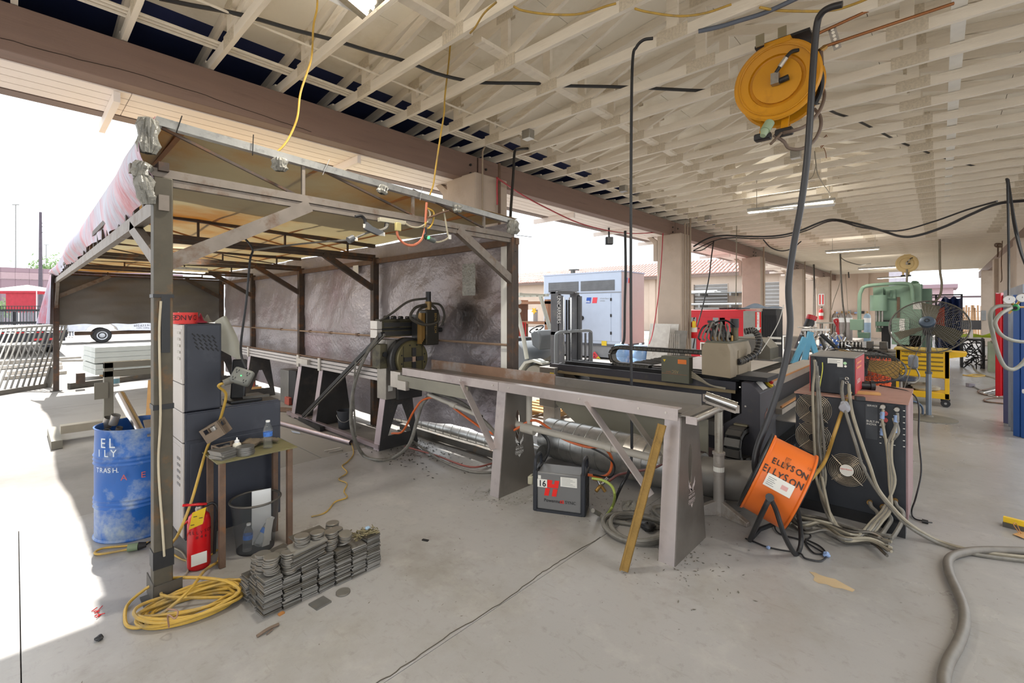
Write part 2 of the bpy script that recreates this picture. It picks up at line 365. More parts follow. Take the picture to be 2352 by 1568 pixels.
for x, r, l in [(-4.66, .016, 'white conduit along the ceiling nearest the brown beam'), (-4.60, .013, 'middle white conduit of the three over the beam'), (-4.55, .013, 'white conduit farthest from the beam of the three'), (-4.03, .01, 'single thin white conduit across the roof trusses')]:
    one(MB().tube([(x, -4, 3.995), (x, 34.8, 3.995)], r, 8), 'ceiling_conduit', WOOD, l, 'conduit')
# ---- far facade with the tile roof, roll-up doors, end wall
FY = 35.35
FAC = M('facade_stucco', 'c9b6a6', .8, v=.05, sc=1.5, bump=.1, bs=30)
wf = SX('wall_far')
for a, b in [(-45, -13.9), (-11.3, -9.1), (-6.5, -2.26)]: MB().bb((a, FY, 0), (b, FY + .3, 4.35)).build('wall_panel', FAC, wf)
for a, b in [(-13.9, -11.3), (-9.1, -6.5)]: MB().bb((a, FY, 3.6), (b, FY + .3, 4.35)).build('wall_header', FAC, wf)
MB().bb((-5.9, FY - .02, 4.2), (-2.26, FY + .28, 4.75)).build('wall_panel', FAC, wf)
for x in (-3.7, -8.0, -17.4, -25): MB().bb((x, FY - .14, 0), (x + .5, FY + .02, 4.3)).build('pilaster', FAC, wf)
DOOR = M('roll_door_grey', '8e8a86', .5, .3, v=.06)
for n, x in ((1, -13.9), (2, -9.1)):
    d = SX('door_%d' % n, (x + 1.3, FY, 0))
    for k in range(14): MB().bb((x + .08, FY + .1, .05 + .253 * k), (x + 2.52, FY + .14, .05 + .253 * k + .243)).build('door_slat', DOOR, d)
    MB().bb((x, FY - .02, 0), (x + .08, FY + .2, 3.62)).build('door_jamb', STUC, d); MB().bb((x + 2.52, FY - .02, 0), (x + 2.6, FY + .2, 3.62)).build('door_jamb', STUC, d)
ro = SX('tile_roof')
TILE = M('clay_tile', 'b3948a', .75, v=.2, sc=1.6, c2='8a6a62', f2=.42, s2=1.8)
MB().frame((-45, FY - .6, 4.28), (39.2, 0, 0), (0, 3.6, 1.42), (0, 0, .06)).build('roof_deck', FASC, ro)
MB().bb((-45, FY - .66, 4.12), (-5.8, FY - .5, 4.33)).build('eave_board', FASC, ro)
tm = MB(); n = 6
for (yy, zz, rr) in ((0, 0, .13), (.72, .285, .11)):
    for i in range(n + 1): a = math.pi * i / n; tm.v.append((rr * math.cos(a), yy, zz + .03 + rr * .8 * math.sin(a)))
tm.f = [(i, i + 1, i + n + 2, i + n + 1) for i in range(n)] + [tuple(range(n, -1, -1))]
to = tm.build('roof_tile', TILE, ro); cnt = 0; rest = MB()
for row in range(5):
    for i in range(130):
        x = -5.95 - i * .3; y = FY - .62 + row * .66; z = 4.33 + row * .26
        if i < 59 and cnt < 295:
            cnt += 1
            if cnt == 1: to.location = (x, y, z)
            else: inst(to, (x + jit(.01), y, z), par=ro)
        else: rest.add([(v[0] + x, v[1] + y, v[2] + z) for v in tm.v], tm.f)
rest.build('roof_tile_field', TILE, ro, kind='stuff')
# storage racks on the facade with white channel stock
GRY = M('grey_paint', '8b8b8a', .5, .2)
for i, (px0, px1, py, n, lb) in enumerate([(1565, 1702, 671, 7, 'upper'), (1565, 1702, 697, 4, 'lower')]):
    a, b = PY(px0, py, 33.6), PY(px1, py, 33.6); zz = a.z; a.z = b.z = zz
    t = T('wall_rack', '%s bracket shelf of white channel stock on the far beige wall' % lb, 'rack', (a.x, 34.4, zz), w=True)
    MB().bb((a.x, 33.7, zz - .12), (b.x, 35.3, zz - .06)).build('shelf', GRY, t)
    for x in (a.x + 1.2, b.x - .8): MB().bb((x, 33.7, zz - .3), (x + .12, 35.3, zz - .12)).build('bracket', GRY, t)
    for k in range(n):
        m = MB().bb((a.x + .2 + jit(.2), 33.75 + .2 * (k % 5), zz - .058 + .09 * (k // 5)), (b.x - .2 - (1.6 if i == 0 else 0) + jit(.3), 33.9 + .2 * (k % 5), zz + .02 + .09 * (k // 5)))
        one(m, 'channel_bar', WHIT, '%s white channel bar from the front edge of the %s far wall rack' % (['first', 'second', 'third', 'fourth', 'fifth', 'upper', 'topmost'][k], lb), 'bar', 'white bars on the %s far rack' % lb)
# ================================================================ SHADE SHELTER (welded frame, tarps)
FX = [-3.36, -6.15, -8.75, -11.3, -13.6]; YL, YR = .589, 3.63
ROOFT = M('roof_tarp', 'bfb69d', .55, v=.08, sc=.9, c2='b58f55', f2=.45, s2=.35, sub=.5, bump=.25, bs=7)
WALLT = M('wall_tarp', 'a9a1a4', .32, .25, v=.06, sc=1.2, c2='a08d92', f2=.4, s2=.7, sub=.14, bump=.6, bs=20)
ENDT = M('end_tarp', '6f6b66', .5, .1, v=.08, sc=1.5, sub=.12, bump=.35, bs=9)
DRAPE = M('drape_tarp', '9d97a8', .35, .2, v=.18, sc=2.5, c2='b0525f', f2=.46, s2=1.3, sub=.12, bump=.5, bs=9, st=(2.2, 2.2, .7))
BAG = M('crumpled_plastic', '8a8880', .3, v=.25, sc=14, bump=.8, bs=30)
FRM = M('shelter_steel', '7f766d', .55, .45, v=.15, sc=10, c2='6a5646', f2=.4, s2=6)
POSTM = M('post_olive', '514b3f', .6, .25, v=.15, sc=12, c2='6f5233', f2=.38, s2=7)
FRM2 = M('shelter_steel_brown', '4a3f38', .6, .35, v=.2, sc=10, c2='6e4a2e', f2=.4, s2=6)
ORNG = M('orange_primer_steel', 'a8713a', .6, .2, v=.15, sc=8)
sh = T('shade_shelter', 'long open shelter of welded steel frames hung with grey and pink tarps', 'shelter', (-8.5, 2.1, 0), w=True)
for i, X in enumerate(FX):
    mt = FRM if i == 0 else FRM2
    for Y in (YL, YR):
        if Y == YL and 0 < i < 4: continue
        p = MB().bb((X - .046, Y - .046, .006), (X + .046, Y + .046, 2.47)).build('post', POSTM if (i == 0 and Y == YL) else FRM2, sh, bev=.006)
        MB().bb((X - .09, Y - .09, 0), (X + .09, Y + .09, .01)).build('base_plate', DKST, p)
        if i == 0 and Y == YL:
            for z, h in ((1.77, .02), (1.12, .03), (.2, .1)): MB().bb((X - .05, Y - .05, z), (X + .05, Y + .05, z + h)).build('tape_band', BLACK, p)
            MB().bb((X + .047, Y - .012, 1.45), (X + .052, Y + .03, 1.78)).build('tape_strip', BLACK, p)
            MB().bb((X - .14, Y - .05, 0), (X + .05, Y - .044, .12)).build('foot_gusset', DKST, p)
            MB().bb((X + .05, Y - .046, 0), (X + .056, Y + .09, .11)).build('foot_gusset', DKST, p)
    MB().bar((X, YL - .15 if i == 0 else YL, 2.50), (X, YR, 2.485), .05, .05).build('bottom_chord', mt, sh)
    MB().bar((X, YL, 2.45), (X, YR, 2.435), .035, .04).build('tie_bar', mt, sh)
    zl = 2.80 - .065 * i; MB().bar((X, YL - .03, zl), (X, YR, 2.64), .05, .05).build('top_chord', GALV if i == 0 else mt, sh)
    for a in (.27, .58, .86):
        y = YL + (YR - YL) * a; MB().bar((X, y, 2.5), (X, y, zl + (2.64 - zl) * a), .022).build('truss_web', mt, sh)
    for a, b, za, zb in ((0, .27, zl - .03, 2.5), (.27, .58, 2.5, 2.5), (.58, .86, zl - .06, 2.52), (.27, .58, zl - .03, 2.52)):
        MB().bar((X, YL + (YR - YL) * a, za), (X, YL + (YR - YL) * b, zb), .016).build('truss_rod', ORNG if i % 2 else FRM2, sh)
    MB().bar((X, YR, 2.0), (X, YR - .78, 2.46), .06, .08).build('knee_brace', FRM if i == 0 else FRM2, sh)
    if i in (0, 4): MB().bar((X, YL, 1.96), (X, YL + .86, 2.45), .06, .085).build('knee_brace', FRM, sh)
MB().bar((-3.36, YL, 1.96), (-4.3, YL, 2.3), .05, .08).build('knee_brace', FRM, sh)
MB().bar((-13.6, YL, 1.75), (-13.0, YL, 2.3), .05, .08).build('knee_brace', FRM, sh)
MB().bar((-3.3, YL, 2.32), (-13.7, YL, 2.30), .05, .09).build('side_rail', FRM, sh)
MB().bar((-3.3, YL, 2.53), (-13.7, YL, 2.47), .05, .05).build('side_rail', FRM2, sh)
for k in range(29): MB().bar((-3.5 - .355 * k, YL, 2.35), (-3.5 - .355 * k, YL, 2.48), .03, .05).build('rail_picket', FRM2, sh)
MB().bar((-3.3, YR + .02, 2.43), (-13.7, YR + .02, 2.38), .04, .07).build('side_rail', RUST, sh)
for y, z in ((.7, 2.80), (1.55, 2.765), (2.4, 2.72), (3.2, 2.68)): MB().bar((-3.36, y, z), (-13.6, y, z - .24 * (3.63 - y) / 3.04), .03, .03).build('purlin', ORNG, sh)
def wr(x, y, s=1.0): return s * (.5 * math.sin(x * 3.1 + 1.3 * math.sin(y * 4)) + .3 * math.sin(x * 7.3 + y * 5.1) + .2 * math.sin(y * 13 + x * 2))
MB().grid(lambda u, v: (-3.35 - 10.4 * u, .57 + 3.13 * v, 2.80 - .125 * v - .27 * u * (1 - v) - .05 * abs(math.sin(u * 3.7 * math.pi)) * math.sin(v * math.pi) + wr(u * 12, v * 4, .012)), 90, 30, .003).build('roof_tarp', ROOFT, sh)
def dr(u, v):
    X = -3.32 - 10.4 * u; ztop_ = 2.815 - .26 * u; zb = 2.42 - .05 * math.sin(u * 9) ** 2 + .1 * (u > .93) * 0
    f = math.sin(u * 42) * .5 + math.sin(u * 67 + 2) * .3 + .2 * math.sin(u * 131 + v * 3)
    return (X, .55 - .09 * math.sin(v * math.pi) * (.5 + .5 * math.sin(u * 13 + 1)) - .03 * f * v + .03 * v, ztop_ + (zb - ztop_) * v)
MB().grid(dr, 150, 14, .003).build('side_drape', DRAPE, sh)
MB().grid(lambda u, v: (-13.66 - .05 * math.sin(u * 14) * v + wr(u * 4, v * 3, .03), .5 + 3.15 * u, 2.45 - 1.06 * v - .02 * math.sin(u * 19) ** 2 * v), 60, 20, .003).build('end_tarp', ENDT, sh)
MB().grid(lambda u, v: (-13.62 + .5 * u, .5 - .18 * v * (1 - u) - .05 * math.sin(u * 9) * v, 2.42 - 1.0 * v), 14, 12, .003).build('corner_drape', DRAPE, sh)
def wl(u, v):
    X = -3.46 - 10.1 * u; k = max(0, 1 - u * 4)
    a = .030 * math.sin(v * 2.4 + 1) * math.sin(u * 31) + wr(X * 2.2, v * 6, .014 + .022 * k * (v > .35)) + .010 * math.sin((u * 60 + v * 22)) * k
    return (X, 3.70 + a, 2.66 - (2.39 + .17 * min(1, max(0, (u - .1) * 6))) * v)
wt = MB().grid(wl, 170, 44, .003).build('wall_tarp', WALLT, sh)
# burn stain round the cutting head: a soot colour that stays on the tarp
nt = WALLT.node_tree; N = nt.nodes; Lk = nt.links.new; bs = N['Principled BSDF']; src = bs.inputs['Base Color'].links[0].from_socket
ge = N.new('ShaderNodeNewGeometry'); last = src; nz = N.new('ShaderNodeTexNoise'); nz.inputs['Scale'].default_value = 3.0; nz.inputs['Detail'].default_value = 7
for (c, rad, col, am) in (((-4.1, 3.7, 1.86), .62, hx('7a5a34'), .75), ((-4.22, 3.7, 1.62), .40, hx('141210'), .95), ((-3.9, 3.7, 1.35), .75, hx('3a3434'), .6), ((-3.75, 3.7, .85), .45, hx('201c1e'), .5)):
    vm = N.new('ShaderNodeVectorMath'); vm.operation = 'DISTANCE'; Lk(ge.outputs['Position'], vm.inputs[0]); vm.inputs[1].default_value = c
    ad = N.new('ShaderNodeMath'); ad.operation = 'MULTIPLY_ADD'; Lk(nz.outputs['Fac'], ad.inputs[0]); ad.inputs[1].default_value = .5; Lk(vm.outputs['Value'], ad.inputs[2])
    mr = N.new('ShaderNodeMapRange'); mr.inputs[1].default_value = rad + .25; mr.inputs[2].default_value = .25; mr.inputs[3].default_value = 0; mr.inputs[4].default_value = am; Lk(ad.outputs[0], mr.inputs[0])
    mx = N.new('ShaderNodeMix'); mx.data_type = 'RGBA'; Lk(mr.outputs[0], mx.inputs[0]); Lk(last, mx.inputs[6]); mx.inputs[7].default_value = (*col, 1); last = mx.outputs[2]
Lk(last, bs.inputs['Base Color'])
a, b = PY(1065, 607, 3.62), PY(1095, 678, 3.62)
MB().grid(lambda u, v: (a.x + (b.x - a.x) * u, 3.60 + wr(u * 5, v * 5, .006), a.z + (b.z - a.z) * v), 6, 10, .002).build('tape_patch', BAG, sh, label='pale tape patch on the wall tarp')
a, b = PY(808, 610, 3.6), PY(820, 628, 3.6)
MB().bb((a.x, 3.62, b.z), (b.x, 3.625, a.z)).build('tape_patch', PAPR, sh)
MB().bb((-3.56, 3.655, .3), (-3.44, 3.665, 2.4)).build('tarp_hem', PAPR, sh)
MB().tube([(-3.4, 3.6, 1.32), (-8, 3.6, 1.31), (-13.5, 3.6, 1.3)], .014, 6).build('wall_pipe', M('copper_pipe', '9c8470', .5, .4), sh)
for x in (-4.9, -6.6, -7.5, -8.3, -9.6): MB().bb((x - .03, 3.585, 1.29), (x + .03, 3.625, 1.335)).build('pipe_clip', RUST, sh)
def blob(c, r, seed, sz=(1, 1, 1)):
    random.seed(seed); ph = [random.uniform(0, 6) for _ in range(6)]; m = MB()
    def f(u, v):
        th, p = u * 2 * math.pi, v * math.pi
        k = r * (1 + .22 * math.sin(3 * th + ph[0]) * math.sin(2 * p + ph[1]) + .06 * math.sin(5 * th + ph[2] + 3 * p) * math.sin(p) + .05 * math.sin(11 * p + ph[3] + 2 * th) * math.sin(p))
        return V(c) + V((k * math.sin(p) * math.cos(th) * sz[0], k * math.sin(p) * math.sin(th) * sz[1], k * math.cos(p) * sz[2]))
    return m.grid(f, 22, 14)
for i, (px, py, r, s) in enumerate([(340, 302, .052, (.6, 1, 1.5)), (327, 388, .042, (.7, 1.1, .9)), (332, 428, .046, (.6, 1.1, 1.4)), (642, 376, .045, (1, 1, .8)), (880, 436, .04, (1, 1.2, .7)), (1050, 480, .04, (1, 1.3, .7)), (1178, 520, .06, (1, 1, 1))]):
    hz = s[2]; MB().lathe([(.25 * r, .9 * r * hz), (.75 * r, .75 * r * hz), (1.0 * r, .2 * r * hz), (.85 * r, -.5 * r * hz), (1.05 * r, -1.1 * r * hz), (.7 * r, -1.7 * r * hz)], PX(px, py - 4, -3.33), ZA + YA * .25 * math.sin(i * 2) + XA * .1, 36, False, lambda a, z: 1 + .16 * math.sin(4 * a + 30 * z + i) + .12 * math.sin(9 * a - 50 * z + 2 * i) + .07 * math.sin(17 * a + 3)).build('plastic_wrap', BAG, sh)
for px, py, qx, qy in [(405, 305, 418, 266), (580, 357, 582, 309), (741, 402, 757, 366), (965, 460, 970, 430), (1185, 540, 1222, 544), (1183, 577, 1190, 578)]: MB().tube([PX(px, py, -3.31), PX(qx, qy, -3.33)], .003, 4).build('cable_tie', BLACK, sh)

# light fixtures under the shelter roof
def tube_light(name, a, b, label, wd=.12, group=None, on=True, watt=0, cat='light'):
    a, b = V(a), V(b); t = T(name, label, cat, (a + b) / 2, w=True, group=group); ax = (b - a).normalized(); sd = ax.cross(ZA).normalized()
    MB().bar(a, b, wd, .045).build('housing', GALV, t, bev=.004)
    MB().prism([(-wd / 2, -.02), (wd / 2, -.02), (wd / 2 + .05, -.05), (wd / 2 + .045, -.055), (0, -.025), (-wd / 2 - .045, -.055), (-wd / 2 - .05, -.05)], a, sd, ZA, -(b - a).length if sd.cross(ZA).dot(ax) < 0 else (b - a).length).build('reflector', WHIT, t)
    for s in (-.04, .04): MB().cyl(a + sd * s - ZA * .045 + ax * .03, b + sd * s - ZA * .045 - ax * .03, .014, n=8).build('tube', TUBE_ON, t)
    if watt:
        for up in (0, 1):  # the upward lamp is added to brighten the ceiling
            l = bpy.data.lights.new('tube_glow', 'AREA'); l.shape = 'RECTANGLE'; l.size = (b - a).length; l.size_y = .14; l.energy = watt * (.14 if up else 1); l.color = (1, .95, .86)
            o = bpy.data.objects.new('tube_glow', l); C.objects.link(o); o.parent = t; o.location = (0, 0, .06 if up else -.09); o.rotation_euler = (math.pi * up, 0, math.atan2(ax.y, ax.x))
    return t
TL_ = tube_light('shelter_light', PX(378, 614, -8.6), PX(474, 620, -8.6), 'glowing double tube light hung inside the tarp shelter roof', .16, watt=30)
# flat cable taped along the near shelter post
cord('flat_cable', [(-3.30, .574, 1.75), (-3.305, .567, 1.55), (-3.30, .572, 1.1), (-3.31, .564, .8), (-3.295, .58, .45), (-3.30, .59, .27)], .006, M('pale_cable', 'b9ad95', .6), 'flat pale cable taped down the near shelter post', 'cable')
# ================================================================ THE YARD ON THE LEFT
ovw = SX('overpass_wall')
MAUV = M('mauve_blockwork', '9a828b', .85, v=.05, sc=.4, bump=.1, bs=4); MAU2 = M('mauve_coping', 'b39aa0', .8, v=.04)
P0, P1 = PD(-260, 700, 46), PD(420, 700, 62); P0.z = P1.z = 0; dv = P1 - P0; nd = 22
for k in range(nd):
    a, b = P0 + dv * (k / nd), P0 + dv * ((k + .985) / nd)
    MB().bar(a + ZA * 2.55, b + ZA * 2.55, .4, 5.1).build('wall_panel', MAUV, ovw)
    MB().bar(a + ZA * 5.5, b + ZA * 5.5, .55, .75).build('coping', MAU2, ovw); MB().bar(a + ZA * 6.15, b + ZA * 6.15, .4, .5).build('parapet', MAUV, ovw)
POLE = M('pole_wood', '5d5660', .9)
def ground(p): return V((p.x, p.y, 0))
p = ground(PD(93, 700, 40)); t = T('utility_pole', 'dark wooden utility pole rising in front of the mauve wall', 'pole', p, w=True)
MB().cyl(p, p + ZA * 10.15, .16, .09, 10).build('shaft', POLE, t); m = MB()
for z in (9.2, 8.4, 8.9): m.bar(p + ZA * z, p + ZA * z + RT * .18, .05)
m.build('step_bolts', POLE, t)
for px, top, d, l in [(36, 470, 70, 'thin pale light pole far behind the mauve wall'), (106, 562, 90, 'short faint pole above the tree behind the mauve wall')]:
    p = ground(PD(px, 700, d)); z = 1.7 + (711 - top) * d / 1060; t = T('light_pole', l, 'pole', p, w=True)
    MB().cyl(p, p + ZA * z, .1, .06, 8).build('shaft', GRY, t); MB().bar(p + ZA * z - RT * .5, p + ZA * z + RT * .5, .12).build('lamp_head', GRY, t)
LEAF = M('leaf_green', '7d9668', .8, v=.25, sc=2, sub=.3); BARK = M('bark', '6b5a4c', .9)
def tree(px, d, zc, r, lab, seed, trunk=True):
    random.seed(seed); p = ground(PD(px, 700, d)); t = T('tree' if trunk else 'bush', lab, 'tree' if trunk else 'bush', p, w=True); m = MB()
    for i in range(900):
        q = V((random.gauss(0, .42), random.gauss(0, .42), random.gauss(0, .34))) * r; a = V((jit(1), jit(1), jit(1))).normalized() * r * .1; b = V((jit(1), jit(1), jit(1))).normalized() * r * .05
        c = p + ZA * zc + q; m.add([c - a, c - b, c + a, c + b], [(0, 1, 2, 3)])
    m.build('foliage', LEAF, t, kind='stuff')
    MB().cyl(p, p + ZA * zc, r * .07, r * .04, 8).build('trunk', BARK, t)
tree(118, 76, 8.0, 3.0, 'pale green tree showing over the mauve wall beside the pole', 1)
tree(4, 40, 1.7, 1.1, 'green bush at the foot of the mauve wall left of the red tent', 2, False)
tree(138, 42, 1.6, 1.0, 'green bush between the red tent and the tarp shelter', 3, False)
# pop-up tent
d = 33; c = ground(PD(63, 700, d)); t = T('pop_up_tent', 'white and red pop-up tent beyond the trailer', 'tent', c, w=True); hw = 2.1
TW = M('tent_white', 'e6dfdc', .7, sub=.3); TR = M('tent_red', 'c03a48', .7, sub=.2)
cs = [c - RT * hw - FW * 1.4, c + RT * hw - FW * 1.4, c + RT * hw + FW * 1.4, c - RT * hw + FW * 1.4]
MB().add([q + ZA * 2.98 for q in cs] + [c + ZA * 3.47], [(0, 1, 4), (1, 2, 4), (2, 3, 4), (3, 0, 4)]).build('tent_roof', TW, t)
for i in range(4):
    MB().bar(cs[i], cs[i] + ZA * 2.98, .05).build('tent_leg', WHIT, t); MB().bar(cs[i] + ZA * 2.92, cs[(i + 1) % 4] + ZA * 2.92, .02, .14).build('valance', TR, t)
MB().bar(c - RT * .1 - FW * 1.3 + ZA * 2.2, c + RT * 2.02 - FW * 1.3 + ZA * 2.2, .03, 1.4).build('side_panel', TR, t)
# corrugated fence with iron posts
t = T('yard_fence', 'grey corrugated fence with dark iron rails behind the trailer', 'fence', ground(PD(60, 700, 29.5)), w=True)
CORR = M('corrugated_panel', 'a9aeb8', .5, .3)
A, B = ground(PD(-120, 700, 30)), ground(PD(170, 700, 29)); dv = B - A
for k in range(44):
    a = A + dv * (k / 44); MB().bar(a + ZA * .85 + dv * .008, a + ZA * .85 + dv * .02, .02, 1.6).build('corrugated_sheet', CORR, t)
    MB().bar(a - FW * .06 + ZA * .05, a - FW * .06 + ZA * 1.95, .028).build('picket', BLK2, t)
for z in (.3, 1.62, 1.92): MB().bar(A - FW * .06 + ZA * z, B - FW * .06 + ZA * z, .04).build('rail', BLK2, t)
# gooseneck trailer, seen from its rear
TRB = M('trailer_black', '26262b', .4, .2); DECK = M('pale_deck_boards', '9d968c', .8, v=.1)
r0 = ground(PD(36, 700, 16.2)); ang = TH + math.radians(47.3); t = T('flatbed_trailer', 'black gooseneck flatbed trailer with pale deck parked in the yard', 'trailer', r0, ang)
for k in range(12): MB().bb((-1.22 + .205 * k, .02, .90), (-1.22 + .205 * k + .195, 9.6, .95)).build('deck_board', DECK, t)
MB().bb((-1.25, -.08, .55), (1.25, .02, .95)).build('rear_beam', TRB, t, bev=.01)
for s in (-1, 1): MB().bb((s * 1.25 - .05, 0, .68), (s * 1.25 + .05, 9.8, .96)).build('side_rail', TRB, t)
for k in range(10): MB().bb((-1.2 + .24 * k, -.09, .87), (-1.2 + .24 * k + .2, -.082, .91)).build('reflector_tape', REDP if k % 2 else WHIT, t)
text('PJ', .16, (-.9, -.082, .66), XA, ZA, WHIT, t, 1.2); MB().prism([(0, 0), (.05, 0), (.12, .13), (.07, .13)], (-1.0, -.084, .66), XA, ZA, .002).build('logo_slash', REDP, t)
for k, x in enumerate((-.95, -.55, .55, .95)): MB().bb((x - .12, -.10, .6), (x + .12, -.085, .67)).build('tail_light', REDP, t)
for s in (-1, 1):
    MB().bb((s * .8 - .2, -.06, .35), (s * .8 + .2, .25, .55)).build('ramp_foot', TRB, t)
    for y in (2.6, 3.5):
        w_ = MB().lathe([(.18, -.13), (.36, -.12), (.38, -.05), (.38, .05), (.36, .12), (.18, .13)], (s * .95, y, .38), XA, 20).build('wheel', BLACK, t)
        MB().cyl((s * .95 - .14, y, .38), (s * .95 + .14, y, .38), .17, n=12).build('hub', GRY, w_)
MB().prism([(9.6, .95), (9.6, 1.75), (9.9, 1.95), (12.2, 1.95), (12.2, 1.6), (10.2, 1.5), (9.95, .55), (9.5, .55)], (-.75, 0, 0), YA, ZA, -1.5).build('gooseneck', TRB, t)
MB().bb((-1.2, 9.3, 1.0), (1.2, 9.4, 1.12)).build('bulkhead', TRB, t); m = MB()
for k in range(20): m.bb((-1.15 + .12 * k, 9.33, 1.1), (-1.15 + .12 * k + .02, 9.36, 1.65))
m.bb((-1.2, 9.3, 1.62), (1.2, 9.4, 1.72)); m.build('headboard', TRB, t)
MB().cyl((0, 12, .4), (0, 12, 1.6), .07, n=10).build('hitch', TRB, t)
for s in (-1, 1): MB().bb((s * .9 - .06, 10.4, .0), (s * .9 + .06, 10.52, 1.5)).build('jack_leg', TRB, t)
# racked steel bar panel
FEN = M('fence_steel', '6e6a64', .5, .5, v=.1, sc=6)
B0, B1 = G(-110, 925), G(108, 889); T0, T1 = PD(-20, 756, 10.4), PD(152, 746, 10.2); t = T('bar_gate', 'long grey steel bar panel standing tilted in the sunny yard', 'panel', ground((B0 + B1) / 2), w=True)
MB().bar(B0 + ZA * .04, B1 + ZA * .04, .06, .1).build('bottom_rail', FEN, t); MB().bar(T0, T1, .04, .04).build('top_rail', FEN, t)
MB().bar(B1, B1 + (T1 - B1) * .32, .05, .14).build('end_stile', FEN, t); MB().bar(B1 + (T1 - B1) * .32, T1, .03, .03).build('end_stile', FEN, t)
for k in range(15): f = (k + .3) / 15; MB().bar(B0 + (B1 - B0) * f, T0 + (T1 - T0) * f, .025).build('bar', FEN, t)
for f in (.36, .7): MB().bar(B0 + (T0 - B0) * f, B1 + (T1 - B1) * f, .02).build('mid_rail', FEN, t)
# flat bars and tubes stacked on the yard
for k, (x0, y0, x1, y1, w0, h, l) in enumerate([(-40, 840, 185, 826, .3, .12, 'broad grey steel bar lying nearest the white truck'), (-30, 850, 140, 838, .3, .1, 'grey steel bar lying behind the bar panel'), (-60, 832, 330, 826, .35, .06, 'longest flat grey bar on the yard under the tarp edge'), (20, 862, 140, 847, .12, .1, 'short bright angle bar behind the bar panel'), (8, 872, 150, 858, .16, .08, 'pale tube lying closest to the bar panel')]):
    a, b = G(x0, y0), G(x1, y1); one(MB().bar(a + ZA * h / 2, b + ZA * h / 2, w0, h), 'steel_bar', STL2 if k % 2 else STEEL, l, 'bar')
# pickup truck under the tarp edge
TRW = M('truck_white', 'd6d9e4', .3); p = ground(PD(235, 788, 23.6)); t = T('pickup_truck', 'white pickup truck showing below the hanging end tarp', 'truck', p, TH + math.radians(45))
side = [(-1.25, .62), (-.62, .62), (-.55, .8), (-.32, .98), (0, 1.04), (.32, .98), (.55, .8), (.62, .62), (2.9, .55), (3.0, .8), (3.2, .98), (3.5, 1.04), (3.85, .98), (4.1, .75), (4.6, .7), (4.65, 1.15), (3.4, 1.25), (2.7, 1.85), (1.2, 1.85), (1.0, 1.25), (-1.3, 1.2)]
MB().prism(side, (0, 0, 0), XA, ZA, -1.9).build('body', TRW, t, bev=.02)
for x in (0, 3.5):
    for y in (.05, 1.62):
        w_ = MB().lathe([(.2, 0), (.34, .0), (.38, .05), (.38, .2), (.34, .24), (.2, .24)], (x, y, .38), YA, 24).build('wheel', BLACK, t)
        MB().lathe([(.02, -.03), (.07, -.03), (.10, -.005), (.15, .01), (.19, -.01), (.22, -.02), (.22, .1)], (x, y, .38), YA, 18).build('rim', M('rim_grey', 'b9bcc2', .4), w_)
MB().bb((1.25, -.012, 1.3), (2.6, -.002, 1.78)).build('side_window', M('dark_glass', '20262c', .1), t)
MB().bb((-1.45, .0, .5), (-1.25, 1.9, .62)).build('bumper', DKST, t); MB().bb((-1.0, .5, .4), (4.2, 1.4, .56)).build('chassis', RUST, t)
text('602.633.9144', .16, (1.25, -.003, .80), XA, ZA, INK, t); text('mobile welding', .09, (1.35, -.003, .70), XA, ZA, INK, t)
MB().bb((1.0, -.004, .98), (1.2, -.001, 1.05)).build('door_emblem', M('orange_decal', 'c9713a', .5), t)
# bundles of galvanised sheet on timbers
q = ground(PD(217, 800, 10.9)); U = V((1, .08, 0)).normalized(); Wd = V((.02, 1, 0)).normalized(); zc = .16
q = V((q.x, q.y, 0))
for k in range(5):
    h = .125; ex = .02 * (4 - k)
    m = MB().frame(q - U * (1.3 + ex) + Wd * jit(.01) + ZA * zc, U * (1.3 + ex * 2), Wd * (2.5), ZA * (h - .006)); zc += h + (.024 if k == 1 else 0)
    one(m, 'sheet_bundle', M('pale_galvanised', 'c0c4c0', .6, .2, v=.08, sc=3), ['lowest', 'second from the bottom', 'middle', 'second from the top', 'topmost'][k] + ' pale bundle of the stack beyond the steel frame', 'bundle', 'pale sheet bundles in the yard stack')
one(MB().frame(q - U * 1.4 + Wd * .2 + ZA * .408, U * 1.46, Wd * 1.4, ZA * .018), 'spacer_slat', RUST, 'thin brown slat between the pale bundles in the yard', 'slat')
TIMB = M('timber', 'b58a55', .8, v=.12, sc=4, st=(1, 1, 6))
for k, f in enumerate((.3, 1.9)): one(MB().frame(q - U * 1.25 + Wd * f, U * 1.5, Wd * .12, ZA * .15), 'timber_block', TIMB, ['timber bearer under the near end of the pale bundle stack', 'timber bearer under the far end of the pale bundle stack'][k], 'timber')
# square tube frame
t = T('tube_trestle', 'grey square-tube steel frame standing inside the shelter behind the drum', 'frame', (-8.35, 1.3, 0), w=True); TF = M('olive_grey_steel', '7b776c', .55, .4, v=.08)
for y in (.82, 2.1): MB().bb((-8.4, y, 0), (-8.3, y + .1, .98)).build('post', TF, t, bev=.005)
for z in (.9, .78): MB().bb((-8.4, .82, z), (-8.3, 2.2, z + .085)).build('rail', TF, t, bev=.005)
MB().bb((-8.42, .4, .1), (-8.28, 2.3, .2)).build('rail', M('beige_steel', 'a39b8b', .6, .3), t); MB().bb((-8.28, .72, .5), (-8.26, .86, .72)).build('side_plate', TF, t)
for y, z in ((.3, .02), (2.2, .02)): MB().bb((-8.9, y, 0), (-7.9, y + .1, .1)).build('foot', TF, t)
a, b = G(158, 893), G(346, 868); one(MB().bar(a + ZA * .06, b + ZA * .06, .1, .12), 'base_rail', DKST, 'dark steel rail lying along the far end of the shelter', 'rail')
